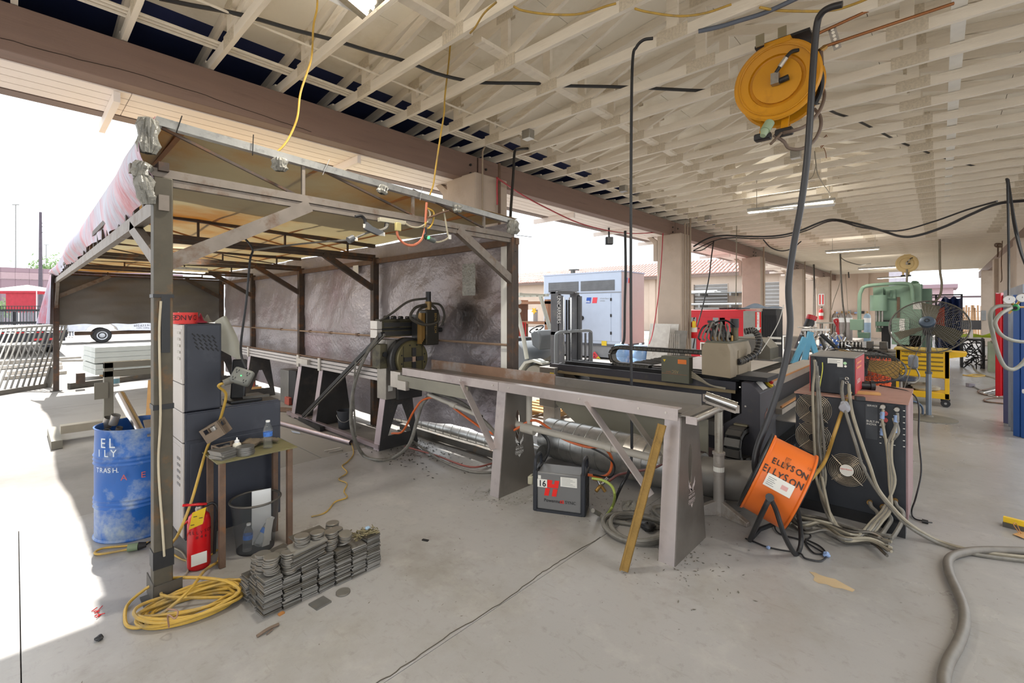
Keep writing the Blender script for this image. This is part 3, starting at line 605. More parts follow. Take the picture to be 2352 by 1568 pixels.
p = G(185, 893); one(MB().bb((p.x - .07, p.y - .07, .12), (p.x + .07, p.y + .07, .34)), 'post_stub', FRM2, 'short brown post stub standing on the dark steel rail', 'post')
p = G(263, 884); t = T('plastic_jug', 'white plastic jug with blue label standing behind the steel frame', 'jug', p, w=True)
MB().lathe([(.08, 0), (.09, .02), (.09, .2), (.06, .27), (.025, .3), (.025, .33)], p, ZA, 16).build('jug_body', WHIT, t); MB().lathe([(.091, .04), (.091, .15)], p, ZA, 16, False).build('label', M('teal_label', '5f8390', .5), t)
one(MB().frame(PD(334, 972, 5.2), RT * .16, FW * .02, PD(340, 873, 5.25) - PD(334, 972, 5.2)), 'plywood_offcut', TIMB, 'tan plywood strip standing behind the near shelter post', 'board')
# sunny debris on the slab
one(blob(G(228, 1464, .012), .018, 9, (1.2, 1, .6)), 'crushed_can', BLACK, 'small crumpled black scrap on the sunlit concrete', 'scrap')
random.seed(5); m = MB()
for k in range(9): q = G(222 + jit(12), 1408 + jit(8), .004); m.tube([q, q + V((jit(.03), jit(.03), .004))], .003, 4)
one(m, 'red_scraps', REDP, 'red paper scraps on the sunlit concrete', 'scraps')
# ================================================================ LEFT BAY: drum, controller cabinet, little table, extinguisher, plates
BLUE = M('drum_blue', '1a56a0', .4, .1, v=.15, sc=3, c2='8f9ba6', f2=.42, s2=3.2)
c = V((-4.60, .66, 0)); t = T('steel_drum', 'dented blue steel drum used for scrap behind the near post', 'drum', c, w=True)
pf = [(.268, 0), (.272, .008), (.262, .02)]
for z in (.24, .27, .30, .56, .59, .62): pf += [(.262, z - .012), (.270, z), (.262, z + .012)]
pf += [(.262, .80), (.268, .812), (.272, .82), (.262, .82), (.255, .80), (.252, .03)]
pf.sort(key=lambda q: 0) 
MB().lathe(pf, c, ZA, 40, True, lambda a, z: 1 - .10 * math.exp(-((a - 5.6) / .5) ** 2) * math.exp(-((z - .42) / .14) ** 2) - .06 * math.exp(-((a - .4) / .4) ** 2) * math.exp(-((z - .2) / .12) ** 2) - .05 * math.exp(-((a - 5.2) / .6) ** 2) * math.exp(-((z - .85) / .1) ** 2)).build('drum_shell', BLUE, t)
VW = V((c.x, c.y, 0)).normalized(); SD = V((-VW.y, VW.x, 0))
def drumtext(s, sz, a, z, mat):
    for i, ch in enumerate(s):
        q = Mx.Rotation(math.radians(a + i * sz * 135), 3, 'Z') @ (-VW)
        text(ch, sz, c + q * .274 + ZA * z, V((-q.y, q.x, 0)), ZA, mat, t)
CHALK = M('chalk_paint', 'c4cbd0', .8)
drumtext('EL', .10, -52, .70, CHALK); drumtext('ILY', .075, -56, .635, CHALK); drumtext('TRASH.', .05, -60, .52, CHALK); drumtext('A  E', .06, -22, .46, M('red_scrawl', 'b5524a', .7))
MB().lathe([(.25, 0), (.24, .06), (.1, .1), (.02, .09)], c + ZA * .62, ZA, 20).build('scrap_fill', RUST, t)
def pipe(a, b, r, mat, name, lab, cat='tube'):
    a, b = V(a), V(b); m = MB().cyl(a, b, r, n=16, cap=False); x = (b - a).normalized(); m.cyl(a, b - x * .002, r * .88, n=16, cap=False); m.lathe([(r, 0), (r * .88, 0)], b, x, 16, False); return one(m, name, mat, lab, cat)
pipe((-4.62, .68, .72), PD(276, 906, 3.85), .034, CHRO, 'steel_tube', 'long shiny steel tube sticking up from the blue drum')
pipe(PD(254, 1012, 3.62), PD(243, 996, 3.45), .038, DKST, 'dark_tube', 'short dark tube end poking over the rim of the blue drum')
for i, (px, py, r) in enumerate([(247, 972, .032), (262, 966, .030), (270, 994, .022)]):
    q = PD(px, py, 3.62); one(MB().lathe([(r, -.03), (r, .05)], q, V((.3, .2, .9)), 18, False).lathe([(r * .93, -.03), (r * .93, .05)], q, V((.3, .2, .9)), 18, False), 'pipe_ring', [STEEL, STL2, STEEL][i], ['pale steel ring standing at the left rim of the blue drum', 'second pale ring behind the left rim of the blue drum', 'small dull ring lying inside the blue drum rim'][i], 'ring')
one(MB().bar(PD(348, 1000, 3.45), PD(338, 965, 3.6), .05, .012), 'scrap_strip', STEEL, 'bent metal strip leaning in the blue drum by the post', 'scrap')
# ---- controller cabinet
CAB = M('cabinet_charcoal', '30333d', .45, .1, v=.1, sc=6, c2='3f414a', f2=.35, s2=4); CABL = M('cabinet_light', 'b3aca6', .5, .05, v=.04)
t = T('controller_cabinet', 'tall charcoal machine controller cabinet with light grey doors on casters', 'cabinet', (-4.05, 1.05, 0), w=True)
MB().bb((-4.30, .80, .10), (-3.825, 1.43, .985)).build('lower_body', CAB, t, bev=.006)
MB().bb((-4.30, .80, .99), (-3.825, 1.02, 1.60)).build('upper_body', CAB, t, bev=.006)
for a, b, nm in (((-4.30, .786, .78), (-3.83, .799, .985), 'front_panel'), ((-4.30, .786, .12), (-3.83, .799, .772), 'lower_door'), ((-4.30, .786, .99), (-3.83, .799, 1.18), 'front_panel'), ((-4.30, .786, 1.185), (-3.83, .799, 1.595), 'upper_door')):
    p = MB().bb(a, b).build(nm, CABL, t, bev=.003)
    if 'door' in nm:
        MB().bb((a[0] + .03, a[1] - .002, a[2] + .03), (b[0] - .03, a[1], b[2] - .03)).build('door_skin', CABL, p)
        n = 5; z0 = 1.35 if nm == 'upper_door' else .47
        for k in range(n): MB().bb((-3.96, .780, z0 + .045 * k), (-3.88, .786, z0 + .045 * k + .016)).build('vent_louvre', STEEL, p)
sk = MB()
for z in (.775, .985, .1): pass
MB().bb((-3.824, .83, .13), (-3.818, 1.41, .765)).build('side_panel', CAB, t, bev=.002); MB().bb((-3.824, .81, .79), (-3.818, 1.42, .975)).build('side_panel', CAB, t, bev=.002)
MB().bb((-3.824, .81, 1.0), (-3.818, 1.01, 1.59)).build('side_panel', CAB, t, bev=.002)
for k in range(5):
    for j in range(4): MB().bar((-3.816, .838 + .030 * k + .0075 * j, 1.535 - .030 * j + .007 * k - .012 * k), (-3.816, .858 + .030 * k + .0075 * j, 1.512 - .030 * j - .005 * k), .007, .004, XA).build('vent_slot', INK, t)
for x in (-4.24, -3.89):
    for y in (.85, 1.38):
        w_ = MB().cyl((x, y - .014, .047), (x, y + .014, .047), .046, n=18).build('caster', BLACK, t)
        MB().bb((x - .02, y - .022, .05), (x + .02, y + .022, .10)).build('caster_fork', STEEL, w_)
MB().bb((-4.29, 1.04, .985), (-3.84, 1.42, .993)).build('worktop', CAB, t)
# base of the missing monitor on the lower cabinet
t = T('monitor_foot', 'black monitor foot and arm bracket on the low part of the cabinet', 'stand', (-4.0, 1.22, .993), w=True)
MB().bb((-4.10, 1.10, .993), (-3.90, 1.32, 1.012)).build('foot_plate', BLACK, t, bev=.004); MB().bar((-4.04, 1.19, 1.0), (-4.12, 1.23, 1.30), .10, .05).build('arm', BLACK, t, bev=.01)
MB().bar((-3.95, 1.20, 1.02), (-3.86, 1.36, 1.03), .014, .02).build('lever', DKST, t)
# white rolled sheet behind the cabinet
a = PD(500, 728, 4.05)
q4 = [PX(494, 738, -4.36), PX(519, 727, -4.36), PX(497, 800, -4.34), PX(548, 833, -4.30)]
one(MB().grid(lambda u, v: q4[0].lerp(q4[1], u).lerp(q4[2].lerp(q4[3], u), v) + V((.05 * math.sin(u * math.pi), .03 * math.sin(v * 2.6) * (.4 + u), .02 * math.sin(u * math.pi) * (1 - v))), 16, 16, .004), 'plastic_sheet', M('milky_sheet', 'd2d0c2', .45, sub=.3), 'curled milky white plastic sheet standing behind the tall cabinet', 'sheet')
# danger tape roll, cloths on top
DT = M('danger_red', 'd0302a', .5, v=.05)
c = V((-3.96, .83, 1.60)); t = T('tape_roll', 'roll of red danger tape lying on top of the cabinet', 'tape', c, w=True)
MB().lathe([(.02, 0), (.075, 0), (.075, .08), (.02, .08)], c, ZA, 28).build('roll', DT, t)
c0 = PX(0, 0, 0)
vd = V((-c.x, -c.y, 0)).normalized(); sd = V((-vd.y, vd.x, 0))
for i, ch in enumerate('DANGER'):
    an = math.radians(-58 + i * 26); q = Mx.Rotation(-an, 3, 'Z') @ vd; text(ch, .052, c + q * .076 + ZA * .062 , V((q.y, -q.x, 0)), -ZA, INK, t, .9)
def cloth(c, sz, seed): 
    random.seed(seed); ph = [random.uniform(0, 6) for _ in range(8)]
    return MB().grid(lambda u, v: V(c) + V(((u - .5) * sz[0], (v - .5) * sz[1], sz[2] * (.12 + .88 * math.sin(u * math.pi) ** .7 * math.sin(v * math.pi) ** .7 * (.6 + .4 * math.sin(u * 9 + ph[0] + 3 * v)) * (.7 + .3 * math.sin(v * 11 + ph[1]))) - .0 )), 20, 20, .006)
for i, (q, s, mt, lb) in enumerate([((-4.08, .84, 1.6), (.22, .09, .12), M('rag_white', 'b9b6b2', .85), 'crumpled pale rag behind the red tape roll on the cabinet'), ((-4.02, .915, 1.6), (.24, .075, .10), M('rag_crimson', '9c2035', .8), 'crumpled crimson cloth beside the red tape roll on the cabinet'), ((-4.08, .968, 1.6), (.2, .085, .085), M('rag_khaki', '8b8475', .85), 'khaki rag at the far end of the cabinet top')]):
    one(cloth(q, s, i), 'rag', mt, lb, 'rag')
# ---- little angle-iron table and what stands on it
TOPM = M('dusty_table_top', '77704f', .6, .3, v=.12, sc=9, c2='63603f', f2=.4, s2=6)
t = T('welded_table', 'small welded table of rusty tube legs and a dusty steel top', 'table', (-3.62, 1.14, 0), w=True)
MB().bb((-3.80, .895, .692), (-3.445, 1.405, .70)).build('table_top', TOPM, t)
for x, y in ((-3.75, .93), (-3.475, .93), (-3.475, 1.36), (-3.75, 1.36)): MB().bb((x - .018, y - .018, 0), (x + .018, y + .018, .692)).build('leg', RUST, t, bev=.002)
PLT = M('mill_plate', '7c7a76', .42, .7, v=.12, sc=14, c2='8c7d66', f2=.33, s2=9)
TT = .70
cc = G(512, 1048, TT); cc = V((-3.56, .965, 0))
for k in range(5): one(MB().box((cc.x + jit(.006), cc.y + jit(.006), TT + .0055 + .0112 * k), (.13, .12, .0105), .35 + jit(.06)), 'steel_plate', PLT, ['bottom', 'second from the bottom', 'middle', 'second from the top', 'topmost'][k] + ' square steel plate of the small stack on the welded table', 'plate', 'square plates on the welded table')
cc = V((-3.52, 1.085, 0))
for k in range(5): one(MB().lathe([(.036, 0), (.056, 0), (.056, .0105), (.036, .0105)], (cc.x + jit(.005), cc.y + jit(.005), TT + .001 + .0115 * k), ZA, 28).lathe([(.036, .0105), (.036, 0)], (cc.x, cc.y, TT + .001 + .0115 * k), ZA, 28, False), 'steel_ring', PLT, ['bottom', 'second from the bottom', 'middle', 'second from the top', 'topmost'][k] + ' flat steel ring of the ring stack on the welded table', 'ring', 'steel rings on the welded table')
def cagebox(O, U, W, N_, s, name, lab):
    O, U, W, N_ = V(O), V(U).normalized() * s[0], V(W).normalized() * s[1], V(N_).normalized() * s[2]; t = T(name, lab, 'box', O, w=True); b = .16
    CG = M('scale_steel', '857565', .6, .5, v=.15, sc=12)
    for (o, u, w_) in ((O, U, N_), (O + W, U, N_), (O, W, N_), (O + U, W, N_)):
        nrm = u.cross(w_).normalized() * .006; m = MB()
        m.frame(o, u, w_ * .55, nrm); m.frame(o + w_ * .88, u, w_ * .12, nrm); m.frame(o + w_ * .55, u * b, w_ * .33, nrm); m.frame(o + w_ * .55 + u * (1 - b), u * b, w_ * .33, nrm)
        m.build('side_wall', CG, t)
    MB().frame(O, U, W, N_.normalized() * .006).build('floor_plate', CG, t)
    q = O + (U + W) * .5; MB().cyl(q, q + N_ * .8, s[0] * .2, n=14, cap=False).cyl(q, q + N_ * .8, s[0] * .17, n=14, cap=False).build('inner_tube', STL2, t)
    return t
Lr = Mx.Rotation(TH, 3, 'Z')
cagebox((-3.70, .93, TT + .002), (1, .2, 0), (-.2, 1, 0), ZA, (.10, .14, .06), 'open_steel_box', 'low open steel box standing on the welded table')
n_ = (V((-.25, -.42, .86))).normalized(); u_ = RT - n_ * RT.dot(n_); u_.normalize(); w_ = n_.cross(u_)
cagebox(V((-3.70, .905, TT + .075)), u_ * .9 + w_ * .25, w_ - u_ * .25, n_, (.125, .115, .105), 'slotted_steel_box', 'slotted steel box tipped on top of the low box on the table')
c = V((-3.60, 1.055, TT)); t = T('squeeze_bottle', 'small cream squeeze bottle behind the ring stack on the table', 'bottle', c, w=True)
MB().lathe([(.022, 0), (.026, .005), (.026, .06), (.018, .072), (.013, .074)], c, ZA, 18).build('bottle_body', M('cream_plastic', 'cfc9b6', .4), t); MB().lathe([(.015, .07), (.015, .088), (.006, .094), (.004, .108)], c, ZA, 14).build('nozzle', WHIT, t)
PET = M('clear_plastic', 'eef2f2', .08, tr=.92, v=.01, alpha=.55); LBL = M('bottle_label', '3d6db8', .5, v=.3, sc=60)
def bottle(c, ax, lab, h=.205, r=.033, water=True):
    c = V(c); ax = V(ax).normalized(); t = T('water_bottle', lab, 'bottle', c, w=True); p = [(.02, 0), (r * .95, .004)]
    z = .012
    while z < h * .55: p += [(r, z), (r * .95, z + .006)]; z += .012
    p += [(r, h * .58), (r, h * .7), (r * .7, h * .82), (.012, h * .92), (.012, h * .95)]
    MB().lathe(p, c, ax, 20).build('bottle_body', PET, t); MB().lathe([(.014, h * .94), (.014, h)], c, ax, 14).build('cap', WHIT, t); MB().lathe([(r * 1.02, h * .44), (r * 1.02, h * .6)], c, ax, 20, False).build('label', LBL, t)
    return t
bottle((-3.565, 1.245, TT), ZA, 'clear water bottle standing on the welded table', .20, .03)
GLV = M('work_glove', '5c5040', .85, v=.25, sc=15)
t = T('work_gloves', 'pair of soiled brown work gloves behind the water bottle', 'gloves', (-3.68, 1.22, TT), w=True)
blob((-3.68, 1.17, TT + .032), .045, 3, (1.1, 1.6, .62)).build('glove_palm', GLV, t)
for k in range(4): MB().tube(spl([(-3.67 - .018 * k, 1.22, TT + .03), (-3.65 - .018 * k, 1.28, TT + .04 - .004 * k), (-3.63 - .018 * k, 1.34, TT + .024)], 4), .0125, 8).build('glove_finger', GLV, t)
# ---- trash bin under the table
c = V((-3.585, 1.17, 0)); t = T('waste_bin', 'smoky see-through waste bin under the welded table', 'bin', c, w=True)
BIN = M('smoky_plastic', '55585a', .25, v=.05, alpha=.38)
MB().lathe([(.02, .004), (.118, .004), (.158, .35)], c, ZA, 32, False).build('bin_wall', BIN, t); MB().torus(c + ZA * .352, ZA, .160, .008, 32, 8).build('rim', DKST, t); MB().lathe([(.0, 0), (.119, 0), (.121, .012), (.0, .012)], c, ZA, 32).build('bin_base', BLACK, t)
bottle(c + V((.03, -.065, .014)), V((.02, .05, 1)), 'empty water bottle standing in the waste bin', .19, .03); bottle(c + V((.05, -.01, .035)), V((-.05, .55, .8)), 'empty water bottle lying slanted in the waste bin', .2, .03)
one(MB().frame(c + V((-.02, -.02, .02)), V((.03, .12, .0)), V((-.06, .02, .36)), V((.003, 0, 0))), 'card_sheet', WHIT, 'white card standing up in the waste bin', 'card')
one(MB().frame(c + V((.06, .02, .02)), V((.0, .05, 0)), V((.03, .02, .2)), V((.004, 0, 0))), 'card_strip', PAPR, 'grey card strip leaning inside the waste bin', 'card')
# ---- fire extinguisher
EXR = M('extinguisher_red', 'c5161c', .28, v=.06)
c = V((-3.60, .83, 0)); t = T('fire_extinguisher', 'red fire extinguisher with yellow tag on the floor by the table', 'extinguisher', c, w=True)
MB().lathe([(.058, 0), (.064, .006), (.066, .02), (.066, .30), (.058, .34), (.036, .362), (.02, .368)], c, ZA, 28).build('cylinder', EXR, t)
MB().lathe([(.02, .366), (.022, .385), (.016, .40)], c, ZA, 16).build('valve', STEEL, t)
vd = V((-c.x, -c.y, 0)).normalized(); sd = V((-vd.y, vd.x, 0))  # sd points to the photo's right
MB().bar(c + ZA * .405 + sd * .045, c + ZA * .425 - sd * .09, .022, .012).build('handle', EXR, t, bev=.003); MB().bar(c + ZA * .385 + sd * .04, c + ZA * .30 - sd * .085, .02, .01).build('lever', EXR, t, bev=.003)
MB().tube(spl([c + ZA * .39 + sd * .03, c + ZA * .40 + sd * .08, c + ZA * .33 + sd * .105, c + ZA * .2 + sd * .09, c + ZA * .06 + sd * .085], 6), .009, 8).build('hose', BLACK, t)
MB().frame(c + vd * .072 + ZA * .285 - sd * .055, sd * .075 + ZA * .02, ZA * .105 + sd * .02, vd * .002).build('tag_card', M('yellow_tag', 'e0bb1e', .6), t)
MB().frame(c + vd * .069 + ZA * .04 - sd * .042, sd * .085 + ZA * .008, ZA * .075, vd * .002).build('label', PAPR, t)
for i, (s, z) in enumerate((('ELLYSON', .242), ('#46', .212))):
    for k, ch in enumerate(s):
        an = math.radians((k - len(s) / 2 + .5) * (19 if not i else 21) + 12); q = Mx.Rotation(an, 3, 'Z') @ vd; text(ch, .028, c + q * .0668 + ZA * (z + jit(.002)), V((-q.y, q.x, 0)), ZA, INK, t, 1, .001, al='CENTER')
for k, (x, z) in enumerate(((-.03, .36), (.0, .345), (-.045, .31))): MB().frame(c + vd * .075 + ZA * (z) + sd * x, sd * .02, ZA * .004, vd * .001).build('tag_print', INK, t)
# ---- hub box hanging on its cable, yellow cord down to the floor
c = PD(556, 865, 3.2); t = T('outlet_box', 'grey cube power outlet box hanging on a black cable', 'power box', c, w=True)
OB = M('outlet_grey', '6a6b65', .5, v=.06)
n_ = (V((-c.x, -c.y, .2)).normalized() + V((.0, -.2, .35))).normalized(); a_ = n_.cross(ZA).normalized(); a_ = -a_; u_ = (a_ * .93 - n_.cross(a_) * -.0)
u_ = (Mx.Rotation(math.radians(-22), 3, n_) @ a_).normalized(); u_ = u_ if u_.dot(RT) > 0 else -u_; w_ = n_.cross(u_).normalized()
R_ = Mx((u_, w_, n_)).transposed(); MB().box(c, (.13, .11, .066), R_).build('box_body', OB, t, bev=.018)
for sx, sy in ((-.035, .025), (.035, .025), (-.035, -.028), (.035, -.028)):
    q = c + u_ * sx + w_ * sy + n_ * .0355; s_ = MB()
    for dx, dy, a1, b1 in ((-.008, .004, .004, .012), (.008, .004, .004, .012), (0, -.011, .007, .007)): s_.frame(q + u_ * (dx - a1 / 2) + w_ * (dy - b1 / 2), u_ * a1, w_ * b1, n_ * .0012)
    s_.build('socket', INK, t)
MB().cyl(c + n_ * .035, c + n_ * .038, .004, n=8).build('pilot_lamp', M('green_led', '3cff6a', .4, e=3), t)
MB().cyl(c - u_ * .04 - w_ * .03, c - u_ * .085 - w_ * .075, .025, .021, 14).build('plug', GREY, t)
P = c - u_ * .085 - w_ * .075
cord('hub_cable', [P, P - u_ * .02 - w_ * .03, PD(519, 905, 3.2), PD(511, 945, 3.24), PD(497, 985, 3.28), PD(475, 1030, 3.22), PD(440, 1150, 3.05), PD(410, 1225, 2.92), G(392, 1254, .012), (-3.52, .60, .012)], .009, YELL, 'yellow cord from the hanging outlet box down to the floor', k=7, n=8)
cord('hub_cable', [c + w_ * .06, PD(553, 800, 3.3), PD(566, 690, 3.4), PD(574, 600, 3.45), PD(580, 572, 3.48), PD(560, 545, 3.42), (-3.38, 1.0, 2.20)], .008, BLACK, 'black cable holding the grey outlet box below the shelter brace', 'cable', n=8)
def pc_(px, py): return PX(px, py, -3.27)
cord('light_lead', [PD(580, 575, 3.48), PD(640, 566, 3.6), PD(720, 557, 3.75), pc_(800, 551)], .008, GREY, 'grey lead running from the hanging cable to the plug cluster', 'cable')
# ---- coil of yellow cord on the floor, its plug and loose leads
def coil(c, n, rx, ry, rot, dz, seed, jitr=.03, sh_=.03):
    random.seed(seed); P = []
    for k in range(n):
        a0, b0, ox, oy = rx * random.uniform(.82, 1.04), ry * random.uniform(.82, 1.04), jit(sh_), jit(sh_)
        for i in range(14):
            t_ = 2 * math.pi * i / 14; x, y = a0 * math.cos(t_) + ox, b0 * math.sin(t_) + oy
            P.append(V(c) + V((x * math.cos(rot) - y * math.sin(rot), x * math.sin(rot) + y * math.cos(rot), .011 + dz * k * (.7 + .3 * math.sin(t_ * 2 + k)))))
    return P
cc = G(440, 1398)
P = coil((cc.x, cc.y, 0), 9, .25, .145, TH + .55, .0085, 4)
P = [V((-3.52, .60, .012)), G(365, 1300, .02), G(372, 1345, .05), G(385, 1370, .06)] + P + [G(500, 1330, .09), G(380, 1330, .09), G(300, 1380, .02), G(287, 1420, .012), G(300, 1440, .012), G(345, 1430, .03), G(430, 1360, .1), G(470, 1310, .07), G(500, 1290, .015), G(503, 1280, .012)]
cord('coiled_cable', P, .0088, YELL, 'yellow extension cord coiled on the floor beside the near post', n=7, k=4)
cord('cord_tie', [G(385, 1398, .1), G(408, 1403, .11), G(402, 1420, .1), G(386, 1412, .11), G(388, 1440, .03)], .004, M('pinkish_wire', '8d6b58', .5), 'short copper wire tie lying over the yellow coil', 'wire')
cord('tan_lead', [G(372, 1240, .012), G(300, 1252, .012), G(240, 1258, .012), G(218, 1268, .012), G(232, 1272, .012), G(300, 1260, .012), G(330, 1256, .02)], .008, YELL, 'yellow cord loop on the floor in front of the blue drum')
t = T('cord_connector', 'grey and green cord connector lying beside the blue drum', 'plug', G(315, 1254), w=True)
MB().cyl(G(294, 1258, .03), G(318, 1254, .03), .026, n=14).build('socket_body', M('dusty_green', '6b7a5f', .6), t); MB().cyl(G(318, 1254, .03), G(336, 1250, .03), .028, .018, 14).build('plug_body', BLK2, t); MB().tube(spl([G(336, 1250, .03), G(348, 1242, .02), G(366, 1234, .012), G(385, 1228, .01)], 5), .006, 6).build('lead', BLACK, t)
cord('grey_lead', [G(395, 1255, .008), G(420, 1270, .008), G(432, 1300, .008), G(424, 1322, .008), G(400, 1326, .008), G(372, 1318, .02)], .006, TAN, 'thin grey lead curling on the floor behind the near post', 'cord')
cord('loop_lead', [G(393, 1270, .008), G(420, 1285, .008), G(445, 1288, .008), G(470, 1284, .008), G(500, 1262, .008)], .006, YELL, 'thin brown lead running behind the fire extinguisher', 'cord')
cord('wavy_cable', [G(805, 1012, .01), G(812, 1040, .008), G(798, 1060, .008), G(786, 1070, .008), G(797, 1085, .008), G(778, 1100, .008), G(797, 1110, .008), G(790, 1128, .008), G(797, 1142, .008), G(770, 1152, .008), G(755, 1170, .008), G(740, 1180, .008), G(715, 1186, .008)], .006, YELL, 'thin yellow cord wandering over the floor behind the plate pile')
# ---- the pile of plates
SQ = MB().box((0, 0, .0045), (.098, .098, .009)).build('square_plate', PLT, None, .0012); tag(SQ, 'x', 'plate')
MATP = [PLT, M('mill_plate_dark', '646059', .45, .65, v=.15, sc=14, c2='79694f', f2=.36, s2=9), M('mill_plate_pale', '908d88', .4, .7, v=.1, sc=14, c2='86765c', f2=.3, s2=9)]
protos = [SQ] + [None, None]
for i in (1, 2): m_ = SQ.copy(); m_.data = SQ.data.copy(); m_.data.materials[0] = MATP[i]; C.objects.link(m_); protos[i] = m_
used = set()
ROT = .04
def put(pr, loc, rz, lab, grp, rx=0.0, ry=0.0):
    if pr not in used: used.add(pr); o = pr
    else: o = pr.copy(); C.objects.link(o)
    o.location = loc; o.rotation_euler = (rx, ry, rz); o['label'] = lab; o['group'] = grp; return o
random.seed(21)
ORD = 'topmost second third fourth fifth sixth seventh eighth ninth tenth eleventh twelfth thirteenth fourteenth fifteenth sixteenth seventeenth eighteenth nineteenth twentieth twenty-first'.split()
def nth(i): return ORD[i] + (' from the top' if i else '')
NAMES = ['nearest', 'second', 'third', 'fourth', 'fifth', 'sixth', 'seventh']
cnt = [20, 17, 19, 20, 20, 18, 20]; tops = {}
for r, (x0, row) in enumerate(((-2.775, 'front'), (-2.885, 'rear'))):
    for s in range(7):
        if r and s in (3, 4, 5, 6): n = [0, 0, 0, 20, 20, 19, 18][s] - 2
        elif r: n = [15, 17, 19][s]
        else: n = cnt[s]
        y = .975 + s * .105; tx = 0
        vis = n if not r else min(n, [15, 10, 6, 4, 4, 4, 6][s])
        if vis < n: 
            one(MB().bb((x0 - .047, y - .047, 0), (x0 + .047, y + .047, .0105 * (n - vis))), 'plate_stack_core', MATP[1], 'hidden lower part of the %s stack in the rear row of the plate pile' % NAMES[s], 'plates')['kind'] = 'stuff'
        for k in range(n - vis, n):
            tx += jit(.006); put(random.choice(protos), (x0 + max(-.012, min(.012, tx)) + jit(.003), y + jit(.005), .0105 * k), ROT + jit(.07), 'square plate %s of the %s stack, %s row of the pile' % (nth(n - 1 - k), NAMES[s], row), '%s row, %s stack of square plates' % (row, NAMES[s]))
        tops[(r, s)] = .0105 * n
# a third, lower row at the left end, tipped plates
for k in range(13): put(random.choice(protos), (-2.99 + jit(.012), .96 + jit(.008), .0105 * k), ROT + jit(.12), 'square plate %s of the low back left stack' % nth(12 - k), 'back left low stack of square plates')
# larger plates bridging the top
zt = .235
for k, (x, y, z, rz, ry, sx, sy, l) in enumerate([(-2.93, 1.075, .20, .2, -.02, .15, .16, 'lowest big square plate at the back left top of the pile'), (-2.93, 1.07, .213, .22, -.02, .15, .16, 'second big square plate at the back left top of the pile'), (-2.925, 1.075, .226, .24, -.02, .15, .16, 'third big square plate at the back left top of the pile'), (-2.92, 1.08, .239, .22, -.02, .15, .16, 'uppermost big square plate at the back left top of the pile'), (-2.90, 1.26, .285, .05, .03, .15, .2, 'single big plate lying highest on the discs of the pile'), (-2.92, 1.40, .232, .2, .0, .13, .13, 'lower of two plates behind the highest plate of the pile'), (-2.92, 1.40, .245, .1, .0, .13, .13, 'upper of two plates behind the highest plate of the pile')]):
    one(MB().box((x, y, z), (sx, sy, .009), Mx.Rotation(rz, 3, 'Z') @ Mx.Rotation(ry, 3, 'Y')), 'large_plate', MATP[k % 2 + (1 if k == 4 else 0)], l, 'plate', bev=.0012)
for k in range(9): one(MB().box((-2.80 + .004 * k + jit(.006), 1.185 + jit(.01), .205 + .0125 * k), (.10, .2, .009), Mx.Rotation(ROT + .02 + jit(.05), 3, 'Z') @ Mx.Rotation(.16 + .03 * k / 9, 3, 'Y') @ Mx.Rotation(.10, 3, 'X')), 'long_plate', MATP[k % 3], 'long steel plate %s of the slumped bundle on the pile' % nth(8 - k), 'plate', 'slumped bundle of long plates')
# discs
random.seed(8)
DS = MB().lathe([(.0, 0), (.040, 0), (.0415, .0012), (.0415, .0088), (.040, .01), (0, .01)], (0, 0, 0), ZA, 26).build('steel_disc', M('mill_disc', '8b8780', .4, .7, v=.12, sc=12, c2='8c7450', f2=.32, s2=8), None); tag(DS, 'x', 'disc')
protos_d = [DS]
ds = [(-2.775, .985, .212, 8, 'on the nearest front stack'), (-2.775, 1.085, .18, 10, 'on the second front stack'), (-2.885, .985, .16, 11, 'tallest on the nearest rear stack'), (-2.965, .985, .14, 9, 'at the left rear corner'), (-2.885, 1.075, .18, 7, 'between the tall disc stacks'), (-2.87, 1.20, .245, 5, 'under the highest plate, nearer end'), (-2.79, 1.165, .29, 6, 'on the slumped bundle, nearer one'), (-2.79, 1.255, .29, 5, 'on the slumped bundle, farther one'), (-2.80, 1.345, .21, 9, 'beyond the slumped bundle'), (-2.80, 1.43, .21, 6, 'slumping beside the shavings'), (-2.88, 1.42, .21, 6, 'behind the slumping discs'), (-2.97, 1.44, .20, 7, 'farthest back, with a strap on top')]
for x, y, z, n, l in ds:
    sl = .10 if 'slumping beside' in l else 0
    for k in range(n): put(DS, (x + jit(.006) + sl * .05 * k, y + jit(.006), z + .0118 * k), jit(3), 'round disc %s, stack %s' % (nth(n - 1 - k), l), 'disc stack %s' % l, jit(.03), sl * 2 + jit(.04))
put(DS, G(788, 1361, .001), 0, 'single round steel disc lying on the floor by the pile', 'loose disc')
a, b = G(718, 1396), G(752, 1377); one(MB().bar(a + ZA * .005, b + ZA * .005, .085, .009, XA * 0 + ZA), 'flat_plate', MATP[0], 'oblong steel plate lying flat on the floor before the pile', 'plate')
m = MB(); random.seed(3)
for k in range(70): q = V((-2.79 + jit(.055), 1.565 + jit(.085), .215 + random.random() * .028)); m.tube([q, q + V((jit(.018), jit(.018), jit(.008))), q + V((jit(.03), jit(.03), jit(.01)))], .0035, 4)
one(m, 'metal_offcuts', M('offcut_metal', '7f7659', .55, .5, v=.2, sc=20), 'heap of small twisted metal offcuts on the far end of the pile', 'offcuts')['kind'] = 'stuff'
one(blob(G(660, 1408) * 0 + V((-2.8, 1.60, .245)), .016, 4, (1, 1, .6)), 'blue_scrap', M('pale_blue', '8aa3b8', .6), 'small pale blue scrap on the heap of offcuts', 'scrap')
a, b = G(590, 1461, .008), G(640, 1433, .008)
